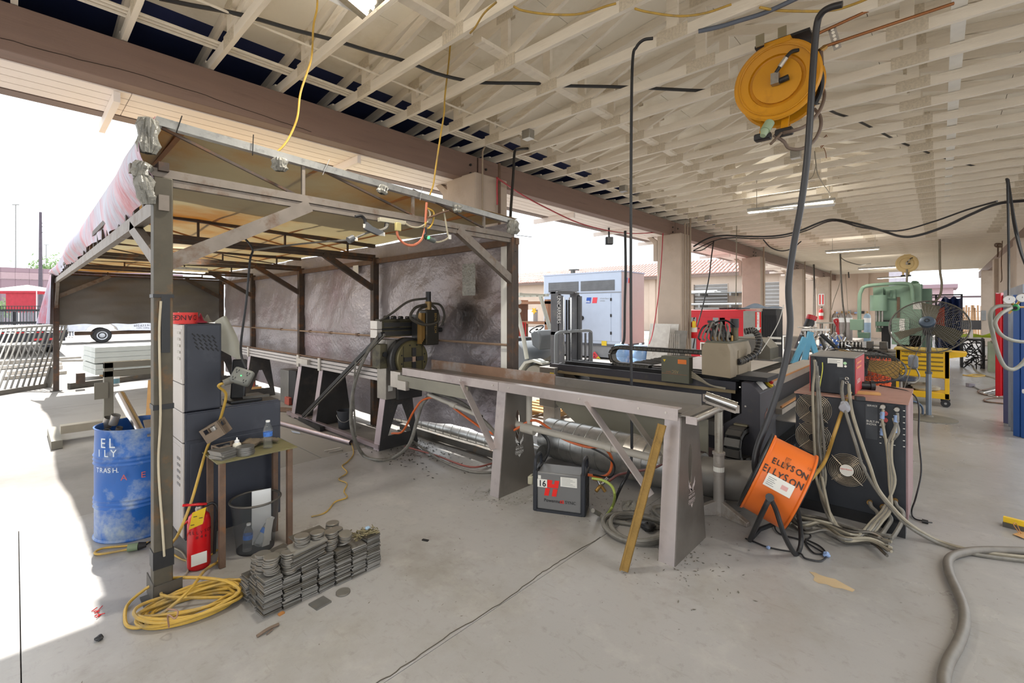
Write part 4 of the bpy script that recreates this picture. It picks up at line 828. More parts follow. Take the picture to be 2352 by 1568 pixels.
one(MB().tube(spl([a, (a + b) / 2 + V((0, 0, .006)), b], 5), .008, 6).tube([a + V((.02, .04, 0)), (a + b) / 2 + V((.01, .02, 0))], .004, 5), 'wood_splinter', BARK, 'dark splinter of wood on the floor in front of the pile', 'splinter')
one(MB().bar(G(640, 1412, .005), G(652, 1405, .005), .02, .008), 'orange_chip', ORNG, 'small orange chip on the floor at the pile corner', 'chip')
one(MB().box(G(977, 940 + 300, .004), (.05, .02, .006), .4), 'dark_chip', BLK2, 'small dark chip alone on the floor right of the pile', 'chip')
# hidden leftover prototypes
for pr in protos:
    if pr not in used: bpy.data.objects.remove(pr)
# ================================================================ TUBE CUTTING MACHINE along the right tarp wall
PINK = M('leg_steel', 'a8989a', .4, .65, v=.08, sc=5, c2='93868a', f2=.4, s2=3); LEGD = M('leg_steel_dark', '4b4a4a', .4, .6, v=.12, sc=6, c2='5f5a54', f2=.4, s2=4)
ALU = M('aluminium_rail', 'bcb6b4', .35, .7, v=.05); OLIVE = M('sooty_machine_olive', '5a5440', .5, .4, v=.2, sc=8, c2='3a352a', f2=.45, s2=6)
def circ(cx, cy, rx, ry, n=16, a0=0): return [(cx + rx * math.cos(a0 + 2 * math.pi * i / n), cy + ry * math.sin(a0 + 2 * math.pi * i / n)) for i in range(n)]
def keyhole(outer, hole):   # outer polygon ccw with one hole, as a single loop
    i, j = min(((i, j) for i in range(len(outer)) for j in range(len(hole))), key=lambda q: (outer[q[0]][0] - hole[q[1]][0]) ** 2 + (outer[q[0]][1] - hole[q[1]][1]) ** 2)
    h = hole[::-1]; j = len(hole) - 1 - j
    return outer[:i + 1] + h[j:] + h[:j + 1] + outer[i:]
def leg(t, X, zt, y0, y1, b0, b1, mat, fmat, fw=.1, hole=None, nm='leg'):
    o = [(b0, 0), (b1, 0), (y1, zt), (y0, zt)]
    p = MB().prism(keyhole(o, hole) if hole else o, (X, 0, 0), YA, ZA, .006).build(nm, mat, t)
    MB().frame((X - fw, b0, 0), (fw, 0, 0), (0, y0 - b0, zt), (0, -.005, 0)).build('leg_flange', fmat, p)
    MB().frame((X - fw, b1, 0), (fw, 0, 0), (0, y1 - b1, zt), (0, .005, 0)).build('leg_flange', mat, p)
    MB().bb((X - fw, b0, 0), (X, b1, .006)).build('leg_foot', DKST, p)
    return p
t = T('tube_cutter', 'long tube cutting machine with aluminium rail, round chuck and black cutting head', 'machine', (-8.5, 3.25, 0), w=True)
for X in (-4.95, -6.68, -7.42, -9.75, -12.2):
    A = [(3.10, .16), (3.44, .16), (3.30, .52), (3.24, .52)]
    leg(t, X, .82, 3.10, 3.42, 2.98, 3.54, LEGD, PINK, .12, None if X in (-6.68, -7.42) else A)
MB().bb((-13.2, 3.085, .825), (-5.02, 3.22, .96)).build('rail_core', LEGD, t)
for z in (.82, .87, .92): MB().bb((-13.2, 3.065, z), (-5.02, 3.085, z + .038)).build('rail_extrusion', ALU, t)
MB().bb((-13.2, 3.08, .968), (-5.02, 3.12, .985)).build('linear_guide', RUST, t)
for X in (-6.75, -7.5, -9.8, -12.2): MB().bb((X, 3.045, .80), (X + .07, 3.07, .985)).build('rail_clamp', STL2, t)
MB().bb((-7.45, 3.02, .86), (-7.05, 3.08, .94)).build('cable_carrier', STL2, t)
MB().bb((-7.7, 2.97, .02), (-4.95, 3.02, .07)).build('base_rail', PINK, t)
MB().bb((-5.06, 3.02, .62), (-4.86, 3.16, 1.34)).build('column', STEEL, t, bev=.004); MB().bb((-5.04, 3.16, .60), (-4.82, 3.52, 1.33)).build('head_block', LEGD, t, bev=.01)
MB().bb((-4.862, 3.05, .72), (-4.858, 3.11, .79)).build('warning_diamond', PAPR, t)
MB().bb((-5.02, 2.93, 1.0), (-4.84, 3.03, 1.29)).build('motor_box', OLIVE, t, bev=.006); MB().cyl((-4.84, 2.985, 1.17), (-4.82, 2.985, 1.17), .03, n=14).build('motor_shaft', INK, t)
MB().lathe([(.255, 0), (.262, .01), (.262, .08), (.25, .09), (.1, .09)], (-4.84, 3.27, 1.10), XA, 40).build('back_ring', LEGD, t)
ck_ = MB().lathe([(.215, 0), (.222, .01), (.222, .05), (.21, .06), (.05, .06)], (-4.75, 3.29, 1.105), XA, 44).build('chuck', M('chuck_olive', '6e6648', .45, .55, v=.12, sc=7, c2='4d4734', f2=.35, s2=5), t)
for a in (0, 90, 180, 270):
    R = Mx.Rotation(math.radians(a), 3, 'X'); q = V((-4.68, 3.29, 1.105)) + R @ V((0, 0, .085)); MB().box(q, (.03, .05, .10), R).build('chuck_jaw', LEGD, ck_)
    for b in (-.05, .05): q = V((-4.688, 3.29, 1.105)) + R @ V((0, b, .165)); MB().cyl(q, q + V((.006, 0, 0)), .009, n=8).build('chuck_bolt', INK, ck_)
MB().box((-4.68, 3.29, 1.095), (.02, .045, .075)).build('tube_end', M('pinkish_tube_end', 'b99a86', .5, .3), ck_)
for y in (3.15, 3.42): MB().box((-4.689, y, 1.105), (.004, .006, .32)).build('chuck_groove', INK, ck_)
MB().bb((-4.72, 2.99, .80), (-4.52, 3.12, .985)).build('slug_box', STL2, t, bev=.003); MB().bb((-4.72, 3.12, .83), (-4.50, 3.34, .985)).build('slug_box', OLIVE, t, bev=.003)
MB().bb((-4.519, 3.03, .93), (-4.515, 3.07, .98)).build('rust_patch', RUST, t)
for z in (1.37, 1.475):
    m_ = MB().bb((-5.0, 2.92, z), (-4.88, 3.50, z + .085)).build('cross_slide', OLIVE, t, bev=.006)
    MB().bb((-4.879, 3.0, z + .018), (-4.874, 3.5, z + .068)).build('slide_window', LEGD, m_); MB().bb((-5.01, 2.90, z - .005), (-4.86, 2.965, z + .092)).build('end_block', STL2, m_)
MB().bb((-5.0, 2.98, 1.455), (-4.87, 3.5, 1.475)).build('slide_gap', INK, t)
MB().bb((-4.98, 2.95, 1.56), (-4.86, 3.5, 1.585)).build('slide_top', OLIVE, t)
for k in range(4): MB().cyl((-4.93, 3.05 + .1 * k, 1.60), (-4.87, 3.05 + .1 * k, 1.60), .03 - .004 * k, n=12).build('sensor', BLK2, t)
hd = MB().bb((-4.66, 3.36, 1.27), (-4.52, 3.55, 1.70)).build('cutting_head', M('head_black', '322f28', .45, .3, v=.2, sc=9, c2='5a4a2c', f2=.35, s2=6), t, bev=.012)
MB().bb((-4.85, 3.38, 1.30), (-4.66, 3.50, 1.64)).build('head_mount', LEGD, hd)
text('BEND TECH', .045, (-4.518, 3.48, 1.66), -ZA, YA, M('gold_lettering', '9c7f45', .5), hd, 1.0)
for k in range(4): MB().bb((-4.62, 3.30 + .014 * k, 1.29 + .02 * k), (-4.54, 3.311 + .014 * k, 1.66)).build('head_rod', M('brass_rods', '8f6f3c', .4, .6), hd)
MB().cyl((-4.59, 3.44, 1.70), (-4.59, 3.44, 1.80), .04, n=14).build('torch_motor', M('brassy_motor', '7d6640', .45, .5), hd); MB().cyl((-4.59, 3.44, 1.80), (-4.59, 3.44, 1.92), .033, n=14).build('torch_motor_cap', BLACK, hd)
MB().cyl((-4.58, 3.55, 1.45), (-4.58, 3.63, 1.45), .03, n=10).build('torch_nozzle', INK, hd)
H = V((-4.58, 3.44, 0))
for k, pts in enumerate([[(0, 0, 1.84), (-.05, -.25, 1.80), (-.15, -.42, 1.66), (-.3, -.5, 1.56)], [(0, -.05, 1.76), (0, -.2, 1.72), (0, -.26, 1.60), (.06, -.1, 1.52), (.08, .08, 1.56), (.02, .1, 1.7), (0, .02, 1.77)], [(0, 0, 1.78), (.04, .14, 1.76), (.05, .2, 1.64), (.04, .17, 1.5)], [(0, -.03, 1.74), (.03, -.16, 1.70), (.04, -.2, 1.60), (.03, -.1, 1.54)]]):
    MB().tube(spl([H + V(p) for p in pts], 6), .014 if k != 1 else .018, 7).build('head_cable', M('dusty_hose', '3f3a31', .6, v=.2, sc=9), t)
a, b = PY(697, 955, 2.93), PY(880, 766, 2.93); MB().bar(a, b, .05, .045).build('cable_tray', BLK2, t); MB().bar(a + V((.03, 0, -.01)), b + V((.03, 0, -.01)), .02, .03).build('cable_tray', GREY, t)
one(MB().bb((-9.0, 3.36, 0), (-8.62, 3.62, .60)), 'supply_box', M('sheet_grey', '86837f', .35, .6), 'grey sheet-metal box standing under the machine rail by the tarp', 'box', bev=.004)
q = T('plasma_supply', 'dark power supply with red and yellow labels under the machine rail', 'power supply', (-8.45, 3.5, 0), w=True)
MB().bb((-8.6, 3.36, .02), (-8.3, 3.62, .62)).build('case', BLK2, q, bev=.006); MB().bb((-8.298, 3.39, .38), (-8.294, 3.58, .6)).build('red_label', REDP, q); MB().bb((-8.298, 3.40, .28), (-8.294, 3.50, .36)).build('yellow_label', M('label_yellow', 'd8b92c', .5), q)
for z in (.45, .5, .55): MB().bb((-8.293, 3.42, z), (-8.29, 3.55, z + .015)).build('label_print', PAPR, q)
for i, (px, py, l) in enumerate([(568, 888, 'red brick block under the far end of the machine rail'), (665, 928, 'red brick block beside the grey box under the machine rail')]):
    p = G(px, py); one(MB().bb((p.x - .1, p.y - .05, 0), (p.x + .1, p.y + .12, .13)), 'red_block', M('red_block', '9a4a3c', .7), l, 'block', bev=.004)
for i, (a, b, r, mt, l) in enumerate([((600, 935), (700, 945), .03, RUST, 'rusty bar lying under the far machine legs'), ((540, 895), (600, 892), .04, TIMB, 'wooden offcut under the far machine legs'), ((740, 985), (690, 960), .03, BLK2, 'black bar lying on the floor before the dark machine legs')]):
    one(MB().bar(G(*a, r), G(*b, r), r * 2, r * 2), 'floor_bar', mt, l, 'bar')
one(MB().cyl(G(626, 966, .03), G(806, 1016, .03), .03, n=14, cap=False).cyl(G(626, 966, .03), G(806, 1016, .03), .026, n=14, cap=False), 'floor_tube', PINK, 'long pinkish steel tube lying on the floor before the machine', 'tube')
for k, (a, b, l) in enumerate([((745, 1035), (782, 1028), 'upper of two short rods on the floor below the steel tube'), ((755, 1038), (786, 1031), 'lower of two short rods on the floor below the steel tube')]): one(MB().cyl(G(*a, .008), G(*b, .008), .008, n=8), 'short_rod', STL2, l, 'rod')
p = G(793, 983); t = T('bucket', 'dark plastic bucket with wire handle under the machine', 'bucket', p, w=True)
MB().lathe([(.09, 0), (.11, .24), (.118, .24), (.118, .26), (.108, .26), (.1, .1)], p, ZA, 24).build('bucket_body', M('bucket_grey', '35363a', .5), t)
MB().tube([p + V((.115 * math.cos(a), .115 * math.sin(a), .2 - .09 * math.sin(a * 1) * 0)) - ZA * .09 * math.sin((a + 2.2) / 1 * 1) ** 2 for a in [-2.2 + i * math.pi / 10 for i in range(11)]], .004, 5).build('handle', STEEL, t)
one(MB().add([G(*q, .002) for q in [(668, 988), (688, 992), (690, 996), (672, 993)]], [(0, 1, 2, 3)]), 'paper_slip', M('pale_blue_paper', 'aab4c6', .7), 'pale blue paper slip on the floor before the machine', 'paper')
# hoses of the cutting head hanging in a big loop to the floor
cord('machine_hose', [PD(872, 768, 5.45), PD(838, 820, 5.35), PD(815, 880, 5.3), PD(806, 950, 5.25), PD(812, 1000, 5.2), G(835, 1045, .02), G(870, 1056, .02), G(905, 1050, .02), PD(940, 1020, 5.0), PD(958, 965, 5.05), PD(972, 925, 5.1), PD(1000, 905, 5.1), PD(1060, 925, 4.8), PD(1120, 975, 4.55), PD(1145, 1010, 4.4), G(1150, 1040, .3)], .02, GREY, 'thick grey hose looping from the cutting head down to the floor', 'hose', n=8)
cord('machine_lead', [PD(817, 830, 5.3), PD(812, 900, 5.3), PD(815, 960, 5.3), PD(818, 1003, 5.2)], .01, GREY, 'thin grey lead hanging straight beside the hose loop', 'lead')
cord('orange_hose', [G(900, 995, .25), PD(925, 990, 5.2), PD(950, 945, 5.1), PD(972, 918, 5.1), PD(1010, 915, 5.0), PD(1060, 950, 4.75), PD(1110, 985, 4.55), PD(1150, 1000, 4.4), PD(1185, 985, 4.3), PD(1230, 965, 4.25), PD(1290, 1005, 4.05), PD(1345, 1025, 3.95), PD(1385, 1028, 3.9), PD(1404, 1050, 3.9), PD(1402, 1080, 3.9), PD(1385, 1094, 3.85), PD(1350, 1090, 3.85)], .012, M('orange_hose', 'c9602a', .45), 'orange air hose looping under the machine to the plasma cutter', 'hose', n=7)
cord('black_lead', [PD(1235, 985, 4.3), PD(1258, 1010, 4.25), PD(1258, 1040, 4.2), PD(1248, 1058, 4.15)], .014, BLACK, 'black lead curving down behind the plasma cutter handle', 'lead')
cord('pipe_lead', [PD(1240, 978, 4.25), PD(1300, 1008, 4.05), PD(1350, 1025, 3.95), PD(1395, 1048, 3.85), PD(1412, 1072, 3.85), PD(1400, 1095, 3.85), PD(1362, 1090, 3.83)], .008, BLACK, 'thin black lead strapped along the plastic pipe', 'lead')
cord('red_hose', [G(930, 1025, .03), G(1000, 1045, .02), G(1080, 1072, .02), G(1140, 1062, .02), G(1200, 1060, .02)], .010, M('dull_red_hose', '8d4a40', .5), 'dull red hose lying along the floor rail to the leg', 'hose')
cord('mauve_hose', [G(945, 1010, .03), G(1010, 1055, .02), G(1080, 1082, .02), G(1140, 1085, .02)], .014, GREY, 'grey hose lying along the floor below the tarp', 'hose')
# floor channel under the tarp and the two ducts
a, b = G(962, 1000), G(1142, 1082); one(MB().bb((-5.6, 3.70, 0), (-3.0, 3.76, .09)).bb((-5.6, 3.66, 0), (-3.0, 3.70, .012)), 'floor_channel', DKST, 'dark steel channel along the floor under the tarp wall', 'channel')
def duct(x0, x1, y, z, r0, r1, mat, t, rib, nm='duct_section'):
    n = max(2, int((x1 - x0) / rib)); pr = []
    for k in range(n):
        f0, f1 = k / n, (k + .96) / n; pr += [(r0 + (r1 - r0) * f0, (x1 - x0) * f0), (r0 + (r1 - r0) * f1, (x1 - x0) * f1), (r0 + (r1 - r0) * f1 + .006, (x1 - x0) * (f1 + .01 / n)), (r0 + (r1 - r0) * f1 + .006, (x1 - x0) * (f1 + .03 / n))]
    return MB().lathe(pr, (x0, y, z), XA, 28).build(nm, mat, t)
t = T('spiral_duct', 'thin bright spiral duct lying along the floor behind the tarp', 'duct', (-4.8, 3.93, 0), w=True); duct(-6.4, -3.2, 3.93, .11, .1, .1, GALV, t, .16)
t = T('fume_duct', 'big galvanised fume duct on the floor between the stands and plasma table', 'duct', (-2.2, 4.18, 0), w=True)
duct(-3.3, -2.25, 4.18, .24, .215, .215, GALV, t, .14); duct(-2.25, -2.05, 4.18, .24, .225, .20, M('sealed_collar', 'a8a39c', .35, .7, v=.2, sc=20), t, .1, 'collar'); duct(-2.05, -1.55, 4.18, .22, .205, .19, GALV, t, .25)
MB().tube(spl([(-1.6, 4.18, .22), (-1.35, 4.2, .23), (-1.1, 4.35, .24), (-.98, 4.7, .24)], 5), .17, 16).build('flex_section', M('grey_flex_duct', '6b6762', .5, .4, v=.15, sc=10), t)
random.seed(11); m = MB()
for k in range(420):
    x, y = -4.75 + random.gauss(0, .42), 3.30 + random.gauss(0, .24)
    if y > 3.62: continue
    a = jit(3); s1, s2 = random.uniform(.006, .03), random.uniform(.003, .012); c_, s__ = math.cos(a), math.sin(a)
    m.add([(x - c_ * s1, y - s__ * s1, .003), (x + s__ * s2, y - c_ * s2, .004), (x + c_ * s1, y + s__ * s1, .009), (x - s__ * s2, y + c_ * s2, .005)], [(0, 1, 2, 3)])
one(m, 'slag_flakes', M('slag', '4b4640', .7, .3, v=.3, sc=30), 'dark slag flakes scattered on the floor below the chuck', 'debris')['kind'] = 'stuff'
m = MB()
for (cx, cy, sx, sy, n) in ((-2.95, 2.98, .15, .09, 130), (-2.1, 3.5, .5, .25, 160), (-1.28, 3.1, .18, .2, 110)):
    for k in range(n):
        x, y = cx + random.gauss(0, sx), cy + random.gauss(0, sy); a = jit(3); s1, s2 = random.uniform(.004, .016), random.uniform(.002, .007); c_, s__ = math.cos(a), math.sin(a)
        m.add([(x - c_ * s1, y - s__ * s1, .002), (x + s__ * s2, y - c_ * s2, .003), (x + c_ * s1, y + s__ * s1, .005), (x - s__ * s2, y + c_ * s2, .003)], [(0, 1, 2, 3)])
one(m, 'metal_dust', M('cutting_dust', '6a655c', .7, .2, v=.3, sc=30), 'grey cutting dust round the feet of the outfeed stand', 'debris')['kind'] = 'stuff'
# ---- outfeed stand
OUT = M('outfeed_steel', 'b5aba8', .4, .6, v=.08, sc=5, c2='9d9290', f2=.42, s2=2.5); OUTD = M('outfeed_steel_grey', '87817a', .35, .7, v=.1, sc=3, c2='76706a', f2=.42, s2=2)
t = T('outfeed_stand', 'long pale steel outfeed stand on two tapered sheet legs', 'stand', (-2.8, 3.22, 0), w=True)
slot = circ(3.22, .62, .035, .14, 18)
for X, zt in ((-2.92, .97), (-1.29, .97)):
    p = leg(t, X, zt, 3.07, 3.36, 2.97, 3.51, OUTD, OUT, .11, slot)
    xx = X + .008; eg = M('bright_cutout', 'dcd9d4', .4, .2) if X < -2 else M('dull_cutout', 'b9aca8', .45, .3)
    # winged emblem with the two lines of lettering
    e = [(0, -.03), (.012, .0), (.02, .012), (.035, .02), (.055, .06), (.05, .025), (.06, .03), (.048, .005), (.054, .004), (.03, -.012), (.02, -.035), (.008, -.02)]
    e = e + [(-x, y) for x, y in e[::-1][1:-1]]
    MB().prism(e, (xx, 3.24, .455), YA, ZA, .001).build('emblem', eg, p)
    MB().bb((xx - .001, 3.19, .412), (xx, 3.29, .414)).bb((xx - .001, 3.19, .34), (xx, 3.29, .342)).build('emblem_rule', eg, p); MB().prism([(-.02, 0), (.02, 0), (0, -.025)], (xx, 3.24, .335), YA, ZA, .001).build('emblem_tip', eg, p)
    text('BEND-TECH', .024, (xx - .001, 3.24, .385), YA, ZA, eg, p, .8, al='CENTER', bold=.0006); text('DRAGON', .034, (xx - .001, 3.24, .35), YA, ZA, eg, p, .8, al='CENTER', bold=.0008)
MB().bb((-4.45, 2.972, .965), (-2.93, 2.98, 1.045)).bb((-4.45, 2.98, 1.038), (-2.93, 3.04, 1.045)).build('front_rail', OUT, t); MB().bb((-2.925, 2.972, .965), (-1.27, 2.98, 1.045)).bb((-2.925, 2.98, 1.038), (-1.27, 3.04, 1.045)).build('front_rail', OUT, t)
MB().bb((-4.3, 3.04, 1.0), (-1.27, 3.38, 1.008)).build('trough_floor', OUTD, t)
MB().bb((-4.45, 3.38, .99), (-2.6, 3.392, 1.105)).build('back_rail', M('rusted_rail', '8b6d58', .6, .4, v=.12, sc=6, c2='9c9088', f2=.45, s2=3), t); MB().bb((-2.595, 3.38, .99), (-1.27, 3.392, 1.085)).build('back_rail', OUTD, t)
MB().bb((-4.55, 2.98, .83), (-3.35, 2.99, .955)).build('deflector', M('olive_sheet', '8d897c', .5, .4), t); MB().bb((-4.52, 2.95, .80), (-4.35, 3.0, .90)).build('deflector_box', STL2, t)
MB().bb((-1.27, 3.0, .995), (-1.2, 3.42, 1.005)).build('end_plate', OUTD, t); MB().cyl((-1.17, 3.0, .985), (-1.17, 3.42, .985), .02, n=14).build('end_roller', STEEL, t); MB().bb((-1.22, 2.985, .955), (-1.15, 2.995, 1.005)).build('roller_bracket', OUT, t)
for X, d_ in ((-3.42, .42), (-1.98, .52)):
    for Y, mt in ((2.966, OUT), (3.40, OUTD)): MB().bar((X, Y, 1.0), (X + d_, Y + (.02 if Y < 3.2 else 0), .42), .010, .075, YA).build('brace', mt, t)
for x in (-1.55, -1.35, -2.05, -2.8, -3.0, -3.45): MB().cyl((x, 2.966, 1.01), (x, 2.972, 1.01), .008, n=8).build('bolt', STL2, t)
PVC = M('dusty_plastic_pipe', 'b3aca0', .5, v=.08)
t = T('plastic_pipe', 'dusty white plastic pipe with tee running through the outfeed stand legs', 'pipe', (-2.5, 3.27, .5), w=True)
MB().cyl((-3.05, 3.2, .63), (-1.55, 3.33, .56), .03, n=14).build('run', PVC, t); MB().cyl((-2.86, 3.22, .60), (-2.72, 3.235, .59), .04, n=14).build('tee', PVC, t); MB().cyl((-2.8, 3.25, .6), (-2.8, 3.25, .95), .028, n=14).build('riser', PVC, t); MB().cyl((-2.0, 3.29, .58), (-1.95, 3.295, .577), .036, n=14).build('coupling', PVC, t)
t = T('loose_pipe', 'grey pipe with open end poking out under the machine chuck', 'pipe', PD(1050, 930, 4.8), w=True)
a, b = PD(985, 906, 5.1), PD(1106, 957, 4.5); MB().cyl(a, b, .022, n=14).build('run', PVC, t); MB().cyl(a + (b - a) * .45, a + (b - a) * .55, .032, n=14).build('union', PVC, t); MB().cyl(b, b + (b - a).normalized() * .002, .017, n=12).build('bore', INK, t)
# ---- portable plasma cutter
PG = M('cutter_grey', '6f6e6d', .45, .2, v=.05); PBK = M('cutter_black', '26282e', .5, v=.1); HRED = M('emblem_red', 'd81e14', .45)
o = G(1224, 1172); rz = math.atan2(.193, .401); t = T('plasma_cutter', 'grey and black portable plasma cutter with big red emblem on the floor', 'plasma cutter', o, rz); L0 = .445; Wd_ = .225; Hh = .335
MB().bb((.035, 0, .02), (L0 - .035, Wd_, Hh)).build('case', PG, t, bev=.012)
MB().bb((.03, -.004, 0), (L0 - .03, Wd_ + .004, .022)).build('base', PBK, t)
for x0, x1 in ((0, .038), (L0 - .038, L0)):
    e_ = MB().bb((x0, -.006, .0), (x1, Wd_ + .006, Hh + .01)).build('end_cap', PBK, t, bev=.01); xm = (x0 + x1) / 2
    MB().tube(spl([(xm, .005, Hh - .01), (xm, .01, Hh + .07), (xm, .04, Hh + .105), (xm, .11, Hh + .11), (xm, .185, Hh + .1), (xm, .215, Hh + .06), (xm, .22, Hh - .01)], 5), .014, 8).build('handle', PBK, e_)
for k in range(9): MB().bb((L0, .05, .08 + .016 * k), (L0 + .004, .18, .088 + .016 * k)).build('vent_slat', BLK2, t)
f = lambda x, z: V((x, -.001, z))
MB().bb((.04, -.003, .208), (.123, 0, .275)).build('number_sticker', PAPR, t); MB().bb((.045, -.003, .278), (.07, 0, .305)).build('small_sticker', PAPR, t)
text('16', .07, f(.049, .217), XA, ZA, INK, t, .95, .003, bold=.0015)
MB().prism([(0, 0), (.092, 0), (.102, .062), (.065, .062), (.06, .03), (.038, .03), (.043, .062), (.002, .062)], f(.125, .212), XA, ZA, .003).build('emblem', HRED, t)
MB().prism([(0, 0), (.038, 0), (.05, .062), (.012, .062)], f(.098, .142), XA, ZA, .003).build('emblem', HRED, t); MB().prism([(0, 0), (.038, 0), (.05, .062), (.012, .062)], f(.163, .142), XA, ZA, .003).build('emblem', HRED, t)
MB().bb((.237, -.003, .232), (.375, 0, .31)).build('instruction_label', PAPR, t)
for k in range(6): MB().bb((.25, -.0036, .245 + .011 * k), (.36 - .02 * (k % 3), -.003, .2475 + .011 * k)).build('print_line', GRY, t)
text('Powermax', .036, f(.097, .092), XA, ZA, INK, t, 1, .003, bold=.0004); text('65', .036, f(.232, .092), XA, ZA, HRED, t, 1, .003, bold=.0012); text('SYNC', .036, f(.275, .092), XA, ZA, INK, t, 1, .003)
t2 = T('work_lamp_box', 'small pale box with cable hooked at the left of the plasma cutter', 'box', PD(1222, 1100, 4.05), w=True)
p = PD(1222, 1100, 4.05); MB().box(p, (.05, .09, .07), .3).build('box_body', M('pale_olive_box', 'a5a08a', .5), t2, bev=.01); MB().tube(spl([p + V((0, 0, .03)), PD(1232, 1085, 4.0), PD(1240, 1072, 3.95)], 4), .006, 6).build('lead', BLACK, t2)
m = T('air_fitting', 'brass and steel air cross fitting lying behind the plasma cutter', 'fitting', PD(1380, 1115, 3.75), w=True)
for a, b, mt in (((1369, 1128, 3.72), (1380, 1114, 3.75), 'b'), ((1380, 1114, 3.75), (1374, 1102, 3.78), 's'), ((1380, 1114, 3.75), (1390, 1128, 3.75), 'b'), ((1380, 1114, 3.75), (1396, 1098, 3.78), 's')): MB().cyl(PD(*a), PD(*b), .014, n=10).build('stub', M('brass', 'a07c45', .4, .7) if mt == 'b' else CHRO, m)
cord('green_hose', [PD(1360, 1098, 3.75), PD(1385, 1103, 3.7), PD(1404, 1115, 3.65), PD(1412, 1135, 3.6), G(1408, 1160, .06), G(1395, 1180, .02), G(1383, 1190, .02)], .011, M('green_hose', '93a04a', .5), 'green hose curving from the plasma cutter to the floor', 'hose', n=8)
cord('black_hose', [PD(1362, 1100, 3.78), PD(1395, 1105, 3.78), PD(1420, 1090, 3.8), PD(1460, 1082, 3.8), PD(1500, 1075, 3.75), PD(1530, 1060, 3.7)], .010, M('dark_red_hose', '6d3b36', .5), 'dark red hose running from the plasma cutter behind the right leg', 'hose')
cc = G(1462, 1222); P = coil((cc.x, cc.y, 0), 4, .27, .24, TH, .02, 14, sh_=.04)
P = [PD(1362, 1172, 3.7), G(1380, 1182, .02), G(1400, 1195, .02)] + P + [G(1500, 1170, .03), G(1530, 1160, .03)]
cord('torch_hose', P, .018, GREY, 'thick grey torch hose coiled on the floor behind the angle iron', 'hose', n=8)
blob(G(1490, 1215, .03), .05, 6, (1.3, 1, .5)); one(blob(G(1488, 1208, .035), .05, 6, (1.2, 1, .6)), 'black_clamp', BLACK, 'black clamp lying on the coiled torch hose', 'clamp')
one(MB().grid(lambda u, v: G(1430 + 50 * u, 1150 + 22 * v, .004) + V((0, 0, .05 * math.sin(u * 3.1) * math.sin(v * 3.1) * (.6 + .4 * math.sin(u * 17 + v * 9)))), 14, 10, .002), 'plastic_film', BAG, 'crumpled clear plastic film on the floor behind the angle iron', 'film')
# ---- rusty angle iron leaning on the stand
a, b = V((-1.475, 2.69, .005)), PD(1531, 978, 3.08); d_ = (b - a).normalized(); x = d_.cross(V((-.55, .8, 0)).normalized()).normalized(); y = x.cross(d_)
ANG = M('rusted_angle', '8f7038', .75, .25, v=.2, sc=10, c2='5d4a33', f2=.36, s2=7, bump=.2, bs=60)
t = MB().frame(a, x * .058, y * .006, b - a).frame(a, x * .006, y * .058, b - a).frame(a + x * .052, x * .006, y * -.02, b - a)
one(t, 'angle_iron', ANG, 'rusty yellow-brown angle iron leaning on the outfeed stand', 'angle iron')
# ---- roller stand
p = V((-1.35, 3.98, 0)); t = T('roller_stand', 'grey roller stand with chrome roller and three splayed feet', 'roller stand', p, w=True); RS = M('roller_stand_grey', '9d968f', .45, .4, v=.12, sc=8, c2='7d6f62', f2=.4, s2=6)
for a in (-.3, 1.75, 3.9): v_ = V((math.cos(a), math.sin(a), 0)); MB().prism([(0, 0), (.26, 0), (.26, .035), (.03, .12), (0, .12)], p - V((-v_.y, v_.x, 0)) * .02, v_, ZA, -.045).build('foot', RS, t, bev=.004)
MB().cyl(p, p + ZA * .5, .042, n=18).build('outer_tube', RS, t); MB().cyl(p + ZA * .5, p + ZA * .52, .05, n=18).build('collar', RS, t); MB().cyl(p + ZA * .5, p + ZA * .9, .032, n=16).build('inner_tube', M('inner_tube_steel', 'a59f94', .4, .6, v=.15, sc=12, c2='8a7a66', f2=.4, s2=9), t)
MB().lathe([(.0425, .36), (.0425, .4)], p, ZA, 18, False).build('sticker', PAPR, t)
a, b = PD(1620, 908, 3.72), PD(1692, 933, 3.62); MB().bar(a + (b - a) * .02 - ZA * .045, b - (b - a) * .02 - ZA * .045, .05, .02).build('cradle', RS, t); MB().cyl(p + ZA * .88, (a + b) / 2 - ZA * .04, .036, n=14).build('neck', RS, t)
MB().cyl(a, b, .034, n=20).build('roller', CHRO, t)
for q in (a, b): MB().box(q - ZA * .02, (.03, .03, .06), TH).build('roller_end', RS, t)
# ---- black cord hanging from the ceiling over the stand
cord('roof_drop_cable', [PD(1500, 88, 3.62), PD(1478, 92, 3.65), PD(1462, 108, 3.7), PD(1453, 140, 3.72), PD(1450, 300, 3.75), PD(1449, 600, 3.8), PD(1450, 850, 3.8), PD(1451, 1030, 3.8), PD(1445, 1080, 3.75), PD(1425, 1120, 3.7), G(1405, 1165, .03), G(1385, 1190, .02)], .012, BLACK, 'thick black cord dropping from the roof trusses behind the outfeed stand', n=8)
